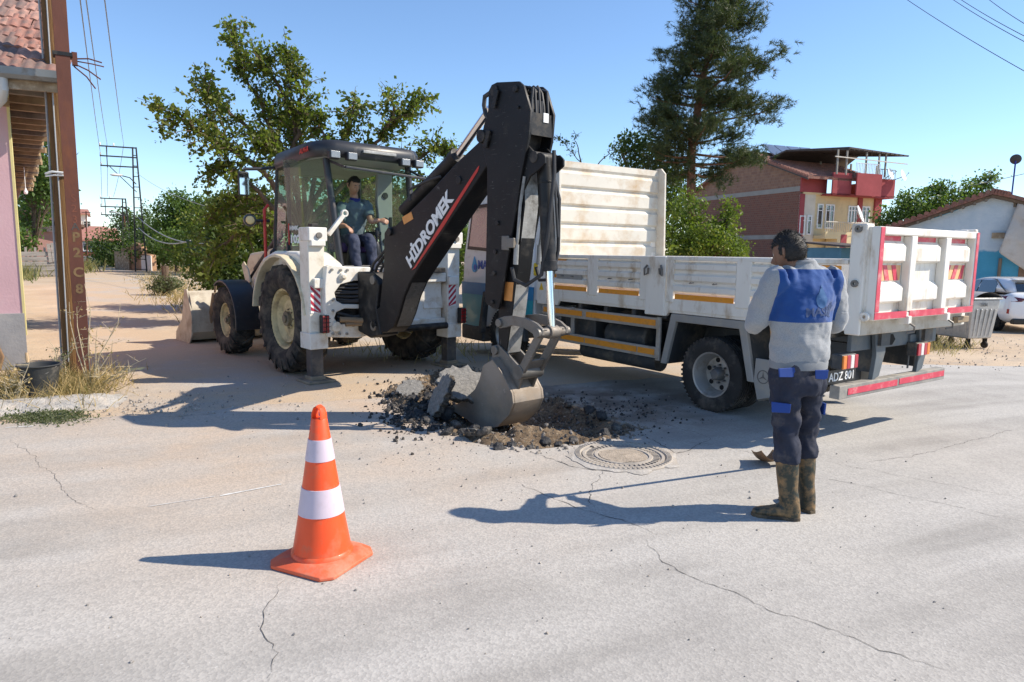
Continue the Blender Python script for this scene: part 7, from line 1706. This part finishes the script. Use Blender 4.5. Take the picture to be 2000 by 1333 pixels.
# ================================================================== VEGETATION
import numpy as np
def tri_mesh(name, V, F, tone, mat, parent=None):
    """V (n,3) numpy, F (m,k) numpy; tone per face"""
    me = bpy.data.meshes.new(name); k = F.shape[1]; me.vertices.add(len(V)); me.vertices.foreach_set('co', V.astype(np.float32).ravel())
    me.loops.add(F.size); me.loops.foreach_set('vertex_index', F.astype(np.int32).ravel()); me.polygons.add(len(F))
    me.polygons.foreach_set('loop_start', np.arange(0, F.size, k, dtype=np.int32)); me.update(calc_edges=True)
    a = me.attributes.new('tone', 'FLOAT', 'FACE'); a.data.foreach_set('value', tone.astype(np.float32)); me.update()
    return link_mesh(name, me, mat, parent)
def unit(a): return a/np.maximum(1e-9, np.linalg.norm(a, axis=1, keepdims=True))
def leaves(P, size, rg, droop=.35, jit=.35, aspect=.62):
    """folded diamond leaves at P"""
    n = len(P); d = unit(rg.normal(size=(n, 3))+np.array([0, 0, -droop])); s = unit(np.cross(d, rg.normal(size=(n, 3)))); nn = np.cross(d, s)
    L = size*(1+jit*rg.normal(size=(n, 1))).clip(.4, 1.8); w = L*aspect*.5
    a = P; b = P+d*L*.45+s*w+nn*L*.07; c = P+d*L; e = P+d*L*.45-s*w+nn*L*.07
    V = np.stack([a, b, c, e], 1).reshape(-1, 3); i = np.arange(n)*4
    F = np.concatenate([np.stack([i, i+1, i+2], 1), np.stack([i, i+2, i+3], 1)])
    return V, F
def tree(name, label, base, limbs, seed, leafn, leafsize, mat, bark, twig=(.35, .9), spread=1.0, cat='tree', group=None, start=.25, rad=.09, clump=None, droop=.35, per=14):
    rg = np.random.default_rng(seed); rr_ = random.Random(seed); base = Vector(base)
    t = thing(name, label, cat, base, 0, group); mb = MB(); pts = []
    ends = []
    for li in limbs:
        P = [Vector(p)-base for p in li]; Q = []
        for i in range(len(P)-1):
            for k in range(4): Q.append(P[i].lerp(P[i+1], k/4)+Vector((rr_.gauss(0, .03), rr_.gauss(0, .03), rr_.gauss(0, .03))))
        Q.append(P[-1]); n = len(Q); mb.tube(Q, [max(.008, rad*(1-.92*i/(n-1))) for i in range(n)], 7)
        L = sum((Q[i+1]-Q[i]).length for i in range(n-1)); nt = max(3, int(L*leafn))
        for _ in range(nt):
            u = start+(1-start)*rr_.random()**.8; k = u*(n-1); i = min(int(k), n-2); p = Q[i].lerp(Q[i+1], k-i); ax = (Q[i+1]-Q[i]).normalized()
            d = (Vector((rr_.gauss(0, 1), rr_.gauss(0, 1), rr_.gauss(0, .7)))*spread+ax*.9).normalized(); l = rr_.uniform(*twig)*(1.15-.55*u)
            e = p+d*l+Vector((0, 0, -.10*l)); mid = p.lerp(e, .5)+Vector((0, 0, .06*l)); mb.tube([p, mid, e], [.012, .008, .004], 4, caps=False)
            ends.append((p, mid, e))
    MBo = mb.build('trunk', bark, t)
    E = np.array([[tuple(a) for a in x] for x in ends]); n = len(E)
    u = rg.random((n, per, 1)); A = E[:, None, 0]; Bm = E[:, None, 1]; Ce = E[:, None, 2]
    u = .15+.85*u; P = (1-u)**2*A+2*u*(1-u)*Bm+u*u*Ce + rg.normal(size=(n, per, 3))*leafsize*.55
    P = P.reshape(-1, 3); V, F = leaves(P, leafsize, rg, droop)
    tone = np.repeat(rg.random((n, 1)), per, 1).reshape(-1)*.55+.45*rg.random(n*per); tone = np.concatenate([tone, tone])
    tri_mesh('crown', V, F, tone.clip(0, 1), mat, t); return t
def blob_tree(name, label, base, blobs, seed, n, leafsize, mat, bark, cat='tree', group=None, trunk=None, droop=.2):
    """dense crown of many leaf clumps filling lobes; blobs = (centre, radii, weight)"""
    rg = np.random.default_rng(seed); base = Vector(base); t = thing(name, label, cat, base, 0, group)
    W = np.array([b[2] for b in blobs], float); W /= W.sum(); Ps = []; mb = MB()
    for (c, r_, w), k in zip(blobs, W):
        m = max(6, int(n*k/26)); d = unit(rg.normal(size=(m, 3))); rad = rg.random((m, 1))**.38
        C = np.array(tuple(Vector(c)-base))+d*rad*np.array(r_)
        Ps.append((C[:, None]+rg.normal(size=(m, 26, 3))*leafsize*1.5*np.array([1, 1, .7])).reshape(-1, 3))
        cb = Vector(c)-base
        for j in range(6):
            e = Vector(C[j % m]); mb.tube([Vector((0, 0, max(0, cb.z*.3))), cb*.6+Vector((0, 0, cb.z*.1)), e], [.07, .04, .012], 5, caps=False)
    for li in (trunk or [[(0, 0, -.2), (0, 0, 1)]]): mb.tube([Vector(p) for p in li], [.14-.05*i/len(li) for i in range(len(li))], 8)
    mb.build('trunk', bark, t)
    P = np.concatenate(Ps); k = len(P)//26; V, F = leaves(P, leafsize, rg, droop); tone = np.repeat(rg.random((k, 1)), 26, 1).reshape(-1)*.6+.4*rg.random(len(P)); tone = np.concatenate([tone, tone])
    tri_mesh('crown', V, F, tone, mat, t); return t
BARK = M('bark_brown', (.13, .09, .06), .9, var=.35, vs=8, bmp=.8, bs=25, bd=.02)
BARKP = M('pine_bark', (.17, .085, .05), .9, var=.4, vs=9, bmp=1., bs=18, bd=.03)
LF_MUL = leafmat('mulberry_leaf', (.060, .085, .016), (.185, .205, .036), (.34, .31, .06), trans=.46); LF_DK = leafmat('dark_leaf', (.026, .052, .017), (.075, .115, .030)); LF_BR = leafmat('bright_leaf', (.045, .095, .025), (.115, .18, .038)); LF_YG = leafmat('yellowgreen_leaf', (.06, .10, .015), (.17, .21, .025), (.32, .30, .035)); LF_PINE = leafmat('pine_needle', (.022, .036, .018), (.085, .105, .035), trans=.12)
# ---- mulberry behind the digger
Y0 = 14.6; A = lambda px, py, dy=0: aty(px, py, Y0+dy)
tb = Vector((aty(600, 600, Y0).x, Y0, 0)); fk = A(590, 455)
limbs = [[tb, fk],
    [fk, A(570, 330), A(520, 230), A(478, 140), A(452, 48)], [fk, A(578, 300), A(572, 190), A(560, 92)], [A(572, 230), A(540, 160), A(500, 105)], [A(572, 300), A(585, 220), A(590, 150)],
    [fk, A(510, 330, -.6), A(430, 280, -.9), A(365, 240, -1), A(312, 212, -1)], [A(510, 330, -.6), A(450, 290, -.4), A(410, 230, -.4), A(400, 150, -.3)], [fk, A(500, 370, -.5), A(440, 320, -.8), A(392, 345, -.9)],
    [A(540, 300), A(470, 240, .4), A(420, 190, .5)], [fk, A(520, 400, .5), A(460, 380, .6), A(410, 430, .6)], [fk, A(540, 420, -.4), A(470, 450, -.5), A(420, 500, -.5)], [fk, A(520, 440, .3), A(440, 470, .4), A(400, 530, .4)],
    [fk, A(620, 330), A(632, 260), A(612, 225)], [fk, A(640, 340), A(680, 260), A(690, 200)], [fk, A(680, 350, .3), A(740, 270, .3), A(785, 225, .2), A(822, 190, .2)], [A(740, 270, .3), A(770, 230), A(765, 185)],
    [fk, A(700, 380, .5), A(790, 320, .6), A(850, 290, .6), A(886, 292, .6)], [fk, A(720, 400, .8), A(820, 360, .9), A(890, 350, .9)], [fk, A(700, 430, 1), A(800, 420, 1.2)], [fk, A(640, 420, 1.2), A(700, 350, 1.6)], [fk, A(560, 350, 1), A(520, 260, 1.2)], [fk, A(540, 300, -.5), A(500, 260, -.7)], [fk, A(600, 300, .8), A(560, 230, .8)]]
tree('mulberry_tree', 'wide mulberry tree with upswept branches behind the digger cab', tb, limbs, 11, 16, .088, LF_MUL, BARK, (.30, .85), rad=.065, per=23)
# dense shrubbery left of and behind the digger
S = lambda px, py, Y, rx, rz, w=1, ry=None: (aty(px, py, Y), (rx, ry or rx, rz), w)
def shrub(name, label, px, pyb, Y, blobs, seed, n, size, mat, cat='bush', group=None):
    b = aty(px, pyb, Y); return blob_tree(name, label, (b.x, Y, 0), blobs, seed, n, size, mat, BARK, cat, group)
shrub('bush', 'dark leafy bush left of the digger beside the street', 450, 570, 18, [S(440, 500, 18, 1.0, .9, 2), S(480, 450, 18.5, .9, .9, 2), S(420, 540, 17.5, .7, .5, 1), S(500, 530, 18, .9, .8, 2), S(460, 410, 19, .7, .6, 1), S(520, 430, 18.5, .7, .8, 1.5)], 3, 15000, .10, LF_DK)
shrub('bush', 'green bushes seen through the cab behind the digger', 740, 560, 19, [S(640, 470, 19, 1.3, 1.1, 2), S(760, 430, 20, 1.5, 1.2, 2), S(860, 420, 19, 1.3, 1.0, 2), S(840, 500, 20, 1.4, 1.0, 2), S(900, 480, 19, .9, 1.1, 1), S(700, 380, 20, 1.2, .9, 1.5), S(950, 470, 20, 1.0, 1.2, 1)], 4, 15000, .12, LF_BR)
# trees down the side street
def far(label, px, Y, blobs, seed, n, size, mat): return shrub('tree', label, px, 525, Y, blobs, seed, n, size, mat, 'tree', 'trees down the side street')
far('round dark green tree left of the lattice pole', 235, 56, [S(232, 480, 56, 2.2, 1.6, 2), S(222, 500, 55, 1.6, .8, 1), S(262, 460, 57, 1.7, 1.7, 1.5), S(258, 500, 56, 1.5, 1.0, 1), S(250, 430, 58, 1.2, 1.0, .6)], 21, 9000, .19, LF_DK)
far('bright green tree with pointed tops right of the lattice pole', 345, 46, [S(345, 420, 46, 1.3, 1.6, 2), S(325, 440, 46, 1.1, 1.2, 1), S(372, 440, 46, 1.2, 1.3, 1.2), S(345, 395, 46, .5, .7, .5), S(385, 405, 46, .55, .9, .6), S(352, 480, 45, 2.0, 1.2, 2)], 22, 9000, .17, LF_BR)
far('olive green tree behind the shade cloth', 400, 42, [S(412, 440, 42, 1.6, 1.5, 2), S(395, 490, 42, 1.7, 1.2, 2), S(425, 410, 42, .8, .9, 1), S(430, 480, 41, 1.2, 1.2, 1)], 23, 9000, .16, LF_MUL)
far('low dark trees at the foot of the lattice pole', 300, 50, [S(300, 490, 50, 1.9, 1.1, 2), S(330, 500, 50, 1.6, 1.0, 1.5), S(280, 470, 52, 1.4, 1.3, 1.2), S(310, 460, 52, 1.4, 1.2, 1.2)], 24, 9000, .18, LF_DK)
far('slender dark conifer tip behind the lattice pole', 284, 60, [S(284, 440, 60, .5, 2.2, 1), S(284, 480, 60, .9, 1.8, 1)], 25, 2500, .16, LF_DK)
far('leafy tree overhanging behind the wooden pole at the left', 70, 39, [S(75, 300, 39, 1.0, 1.2, 1.5), S(60, 350, 39, 1.2, 1.5, 2), S(88, 345, 38.6, .9, 1.4, 1.5), S(70, 250, 39, .95, .8, .8), S(75, 195, 39, .8, .35, .5), S(60, 420, 39.5, 1.0, 1.0, 1.0), S(98, 370, 39, .5, .8, .6), S(36, 465, 38, .7, .8, 1)], 26, 8000, .19, LF_BR)
far('dark green tree behind the barn roof', 85, 52, [S(78, 400, 52, 1.6, 1.3, 2), S(100, 385, 52, 1.0, 1.3, 1), S(60, 420, 52, 1.4, 1.2, 1)], 27, 5000, .18, LF_DK)
# right side
shrub('bush', 'sunlit yellow green bush above the truck side, below the pine', 1380, 520, 20, [S(1330, 470, 20, .75, .7, 1.5), S(1385, 470, 19.5, .75, .5, 1.5), S(1420, 445, 20, .35, .5, .6), S(1425, 410, 20, .16, .3, .25), S(1340, 420, 20.4, .55, .6, 1), S(1400, 490, 19.5, .8, .3, 1), S(1440, 488, 19.5, .35, .2, .4), S(1330, 500, 19.5, .8, .4, 1)], 31, 12000, .085, LF_YG)
shrub('tree', 'dark tree peeping over the truck headboard', 1260, 520, 26, [S(1250, 300, 26, .9, .8, 1.5), S(1225, 290, 26, .4, .6, .4), S(1290, 330, 26, .9, .9, 1.5), S(1240, 400, 26, 1.2, 1.2, 1.5), S(1300, 420, 26, 1.0, 1.2, 1.5), S(1320, 370, 26.5, .8, .8, 1)], 32, 10000, .11, LF_DK, 'tree')
b_ = aty(1140, 520, 24); tree('sapling', 'thin twiggy sapling sticking up behind the truck headboard', (b_.x, 24, 0), [[(b_.x, 24, 0), aty(1150, 420, 24), aty(1135, 320, 24), aty(1105, 285, 24), aty(1078, 262, 24)], [aty(1135, 330, 24), aty(1128, 290, 24), aty(1120, 255, 24)], [aty(1140, 350, 24), aty(1180, 310, 24), aty(1200, 285, 24)]], 33, 4, .07, LF_DK, BARK, (.2, .45), rad=.03, start=.5, per=6)
shrub('tree', 'loose crowned tree behind the blue house roof', 1840, 520, 34, [S(1760, 425, 34, 1.1, .8, 1.5), S(1800, 405, 34, 1.2, .9, 2), S(1850, 395, 34, 1.2, .8, 2), S(1900, 375, 34, .8, .6, 1), S(1925, 350, 34, .35, .4, .4), S(1830, 370, 34, .5, .5, .6), S(1770, 385, 34, .3, .4, .3), S(1740, 440, 34, .6, .6, .8), S(1790, 440, 34, 1.4, .8, 1.5), S(1880, 420, 34, 1.2, .7, 1)], 34, 9500, .14, LF_BR, 'tree')
# ---- pine
def pine():
    Y = 24.0; b = aty(1352, 560, Y); base = Vector((b.x, Y, 0)); rg = np.random.default_rng(5); rr_ = random.Random(6)
    t = thing('pine_tree', 'tall dark pine tree standing before the brick house', 'tree', base)
    ax = [Vector((0, 0, -.3)), aty(1350, 440, Y)-base, aty(1350, 300, Y)-base, aty(1368, 180, Y)-base, aty(1388, 80, Y)-base, aty(1402, -30, Y)-base]
    def axis(z):
        for p, q in zip(ax, ax[1:]):
            if p.z <= z <= q.z: return p.lerp(q, (z-p.z)/(q.z-p.z))
        return ax[-1]
    tr_ = MB().tube(ax, [.17, .16, .15, .12, .08, .02], 10)
    zt = lambda y: aty(1350, y, Y).z
    prof = [(zt(345), 1.2), (zt(330), 1.5), (zt(310), 1.7), (zt(280), 1.9), (zt(240), 2.1), (zt(200), 1.9), (zt(160), 1.8), (zt(130), 1.55), (zt(90), 1.3), (zt(50), 1.1), (zt(10), 1.0), (zt(-30), .7)]
    def R_(z):
        for (a, r0), (c, r1) in zip(prof, prof[1:]):
            if a <= z <= c: return r0+(r1-r0)*(z-a)/(c-a)
        return .7
    C, D = [], []; n = 74
    for i in range(n):
        z = prof[0][0]+(prof[-1][0]-prof[0][0])*(i/n)**.95+rr_.uniform(-.12, .12); az = i*2.399+rr_.uniform(-.6, .6); L = R_(z)*(.90+.17*math.cos(az))*rr_.choice((.5, .7, .85, 1.0, 1.15, 1.22)); p = axis(max(.1, min(z, ax[-1].z)))
        hd = Vector((math.cos(az), math.sin(az), 0)); dr = -.12 if z < zt(300) else .18
        P = [p, p+hd*L*.4+Vector((0, 0, dr*L*.3)), p+hd*L*.75+Vector((0, 0, dr*L*.5+.05)), p+hd*L+Vector((0, 0, dr*L*.6+.12*L))]
        tr_.tube(P, [.05, .035, .022, .008], 5, caps=False)
        for pad in range(int(2+L*2.2)):
            u = rr_.uniform(.38, 1.0); j = min(int(u*3), 2); q0 = P[j].lerp(P[j+1], u*3-j)+Vector((rr_.gauss(0, .20), rr_.gauss(0, .20), rr_.gauss(.04, .12))); rp_ = rr_.uniform(.16, .30)
            pd = (hd*1.0+Vector((rr_.gauss(0, .5), rr_.gauss(0, .5), rr_.gauss(.45, .35)))).normalized()
            for k in range(int(rr_.uniform(14, 26))):
                q = q0+Vector((rr_.gauss(0, rp_), rr_.gauss(0, rp_), rr_.gauss(0, rp_*.6))); d = (pd+Vector((rr_.gauss(0, .45), rr_.gauss(0, .45), rr_.gauss(.1, .4)))).normalized(); C.append(tuple(q)); D.append(tuple(d))
    tr_.build('trunk', BARKP, t)
    C = np.array(C); D = np.array(D); N = len(C); k = 24
    nd_ = unit(D[:, None].repeat(k, 1).reshape(-1, 3)*.75+rg.normal(size=(N*k, 3))*.62); base_ = (C[:, None]+D[:, None]*rg.uniform(-.10, .10, (N, k, 1))).reshape(-1, 3)
    s = unit(np.cross(nd_, rg.normal(size=(N*k, 3))))*.0085; L = rg.uniform(.12, .22, (N*k, 1)); V = np.stack([base_-s, base_+s, base_+nd_*L], 1).reshape(-1, 3); F = np.arange(N*k*3).reshape(-1, 3)
    tone = np.repeat(rg.random((N, 1)), k, 1).reshape(-1)*.7+.3*rg.random(N*k); tri_mesh('crown', V, F, tone, LF_PINE, t)
pine()
# ---- grasses
STRAW = leafmat('dry_straw', (.30, .21, .09), (.48, .36, .17), trans=.25); GRG = leafmat('dusty_green', (.10, .12, .04), (.30, .26, .11), trans=.25); WEEDG = leafmat('grey_green_weed', (.07, .08, .045), (.17, .18, .10))
def grass(name, label, areas, h, mat, seed, lean=.5, w=.006, z0=0):
    rg = np.random.default_rng(seed); Ps, Hs = [], []
    for px, py, sx, sy, n in areas:
        for _ in range(n):
            a, b = rg.normal(px, sx), rg.normal(py, sy)
            if b < 500: continue
            p = gnd(a, b); Ps.append((p.x, p.y, drop(p.x, p.y)+z0)); 
    P = np.array(Ps); n = len(P); d = unit(rg.normal(size=(n, 3))*np.array([lean, lean, .1])+np.array([0, 0, 1])); s = unit(np.cross(d, rg.normal(size=(n, 3)))); L = h*rg.uniform(.35, 1.15, (n, 1)); bend = rg.normal(size=(n, 3))*np.array([.25, .25, 0])*L
    V = np.stack([P-s*w, P+s*w, P+d*L*.55+bend*.3+s*w*.7, P+d*L*.55+bend*.3-s*w*.7, P+d*L*.92+bend], 1).reshape(-1, 3); i = np.arange(n)*5
    F = np.concatenate([np.stack([i, i+1, i+2], 1), np.stack([i, i+2, i+3], 1), np.stack([i+3, i+2, i+4], 1)]); tone = np.tile(rg.random(n), 3)
    o = tri_mesh(name, V, F, tone, mat); tag(o, label, 'grass', kind='stuff'); return o
grass('dry_grass', 'straw coloured dry grass round the foot of the rusty pole', [(110, 765, 45, 14, 1300), (165, 765, 22, 10, 600), (40, 770, 40, 14, 700), (200, 750, 30, 12, 200)], .34, STRAW, 1, .7, .004)
grass('verge_grass', 'yellowing grass along the left verge before the fence', [(60, 530, 40, 4, 3600), (115, 528, 30, 4, 2400), (200, 516, 16, 2, 900), (40, 540, 20, 5, 500)], .95, GRG, 2, .4, .022)
grass('dry_grass', 'dry weeds on the right bank of the side street', [(350, 528, 35, 5, 1200), (330, 560, 30, 16, 900), (370, 580, 30, 14, 700), (300, 545, 20, 8, 300), (410, 545, 25, 12, 500), (360, 524, 40, 2, 1500)], .30, STRAW, 3, .6, .010)
grass('dry_grass', 'dry roadside grass under the truck tail', [(1770, 655, 50, 7, 900), (1690, 665, 40, 7, 500), (1840, 650, 40, 7, 300), (820, 690, 60, 8, 300)], .35, STRAW, 4, .5, .006)
grass('low_weeds', 'low grey green weeds on the left road edge', [(80, 818, 40, 6, 900), (125, 812, 18, 5, 300)], .05, WEEDG, 5, 1.2, .006, .01)
# knotgrass mat leaves
rg = np.random.default_rng(8); Pm = []
for _ in range(1300):
    p = gnd(rg.normal(85, 42), rg.normal(818, 7)); Pm.append((p.x, p.y, .015+rg.random()*.03))
V, F = leaves(np.array(Pm), .022, rg); o = tri_mesh('knotgrass', V, F, np.tile(rg.random(len(Pm)), 2), WEEDG); tag(o, 'mat of small green weeds at the left road edge', 'weeds', kind='stuff')
# tall dry weed before the rusty pole
def dry_weed(label, px, py, tips, seed, mat):
    b = gnd(px, py); rr_ = random.Random(seed); t = thing('dry_weed', label, 'weed', b); mb = MB(); pts = []
    for tx, ty in tips:
        e = aty(tx, ty, b.y+rr_.uniform(-.25, .1))-b; P = [Vector((rr_.gauss(0, .02), rr_.gauss(0, .02), 0)), e*.4+Vector((rr_.gauss(0, .04), 0, .03)), e*.75+Vector((rr_.gauss(0, .04), 0, .02)), e]; mb.tube(P, [.007, .006, .004, .002], 5)
        for k in range(7):
            u = rr_.uniform(.3, .95); q = e*u; d = Vector((rr_.gauss(0, 1), rr_.gauss(0, .6), rr_.uniform(-.1, .8))).normalized()*rr_.uniform(.06, .18); mb.tube([q, q+d*.6, q+d], [.003, .0025, .001], 4, caps=False); pts.append(tuple(q+d)); pts.append(tuple(q+d*.5))
    mb.build('stems', M('dry_stem', (.50, .42, .28), .9, var=.2), t); rg_ = np.random.default_rng(seed); P = np.array(pts); P = (P[:, None]+rg_.normal(size=(len(P), 2, 3))*.015).reshape(-1, 3)
    V, F = leaves(P, .025, rg_); tri_mesh('leaves', V, F, np.tile(rg_.random(len(P)), 2), mat, t)
dry_weed('spindly dry weed standing before the foot of the rusty pole', 178, 765, [(165, 555), (235, 595), (220, 665), (285, 700), (150, 600), (190, 640), (135, 590), (205, 720), (270, 720)], 1, STRAW)
dry_weed('bleached dry stalks in front of the rubber bucket', 30, 792, [(28, 735), (45, 745), (20, 770), (60, 700), (10, 740)], 2, STRAW)
dry_weed('leafy green weed between the pole and the pink house', 120, 755, [(115, 680), (95, 665), (128, 690), (140, 660), (105, 700)], 3, WEEDG)
shrub('bush', 'scrubby grey green weed bush before the dark bushes', 325, 575, 23.5, [S(322, 552, 23.5, .42, .35, 2), S(335, 560, 23.3, .5, .25, 1), S(310, 562, 23.5, .4, .2, 1)], 41, 2600, .06, WEEDG)
dry_weed('dark thistle like weed on the right bank of the side street', 322, 575, [(310, 530), (322, 525), (335, 530), (300, 545), (340, 545)], 4, WEEDG)

# ================================================================== separate pieces that ended up in one mesh
def split_loose():
    keep = {'crown', 'trunk', 'body', 'leaves', 'stems', 'hair', 'hair_strands', 'sweatshirt', 'trousers', 'jeans', 'polo_shirt', 'boot', 'tyre', 'digging_bucket', 'alloy_spokes', 'hub', 'bolts', 'ribs', 'studs', 'tie_ring', 'pivot', 'hand_holes', 'cut_cables', 'cut_out', 'cable_clip', 'grille', 'reflector', 'lettering', 'painted_mark', 'back_print'}
    for o in [x for x in bpy.data.objects if x.type == 'MESH' and not x.get('kind')]:
        if o.name.split('.')[0] in keep or o.data.users > 1 or len(o.data.vertices) > 4000: continue
        bm = bmesh.new(); bm.from_mesh(o.data); bm.verts.ensure_lookup_table(); seen = set(); isl = []
        for v in bm.verts:
            if v.index in seen: continue
            st = [v]; seen.add(v.index); g = []
            while st:
                w = st.pop(); g.append(w.index)
                for e in w.link_edges:
                    u = e.other_vert(w)
                    if u.index not in seen: seen.add(u.index); st.append(u)
            isl.append(g)
        if len(isl) < 2: bm.free(); continue
        bb = [([min(bm.verts[i].co[k] for i in g)-.006 for k in range(3)], [max(bm.verts[i].co[k] for i in g)+.006 for k in range(3)]) for g in isl]
        par = list(range(len(isl)))
        def find(a):
            while par[a] != a: a = par[a]
            return a
        for a in range(len(isl)):
            for b in range(a):
                if all(bb[a][0][k] < bb[b][1][k] and bb[b][0][k] < bb[a][1][k] for k in range(3)): par[find(a)] = find(b)
        cl = {}
        for a in range(len(isl)): cl.setdefault(find(a), []).extend(isl[a])
        if len(cl) < 2: bm.free(); continue
        groups = sorted(cl.values(), key=len, reverse=True); base = o.name.split('.')[0]
        for g in groups[1:]:
            gs = set(g); b2 = bm.copy(); b2.verts.ensure_lookup_table(); bmesh.ops.delete(b2, geom=[v for v in b2.verts if v.index not in gs], context='VERTS')
            c = o.copy(); c.data = o.data.copy(); b2.to_mesh(c.data); b2.free(); c.name = base; COL.objects.link(c)
        gs = set(groups[0]); bmesh.ops.delete(bm, geom=[v for v in bm.verts if v.index not in gs], context='VERTS'); bm.to_mesh(o.data); bm.free()
split_loose()
for o in bpy.data.objects:
    if o.name.split('.')[0] in ('ribs', 'studs', 'bolts', 'hand_holes', 'tie_ring'): o['kind'] = 'stuff'
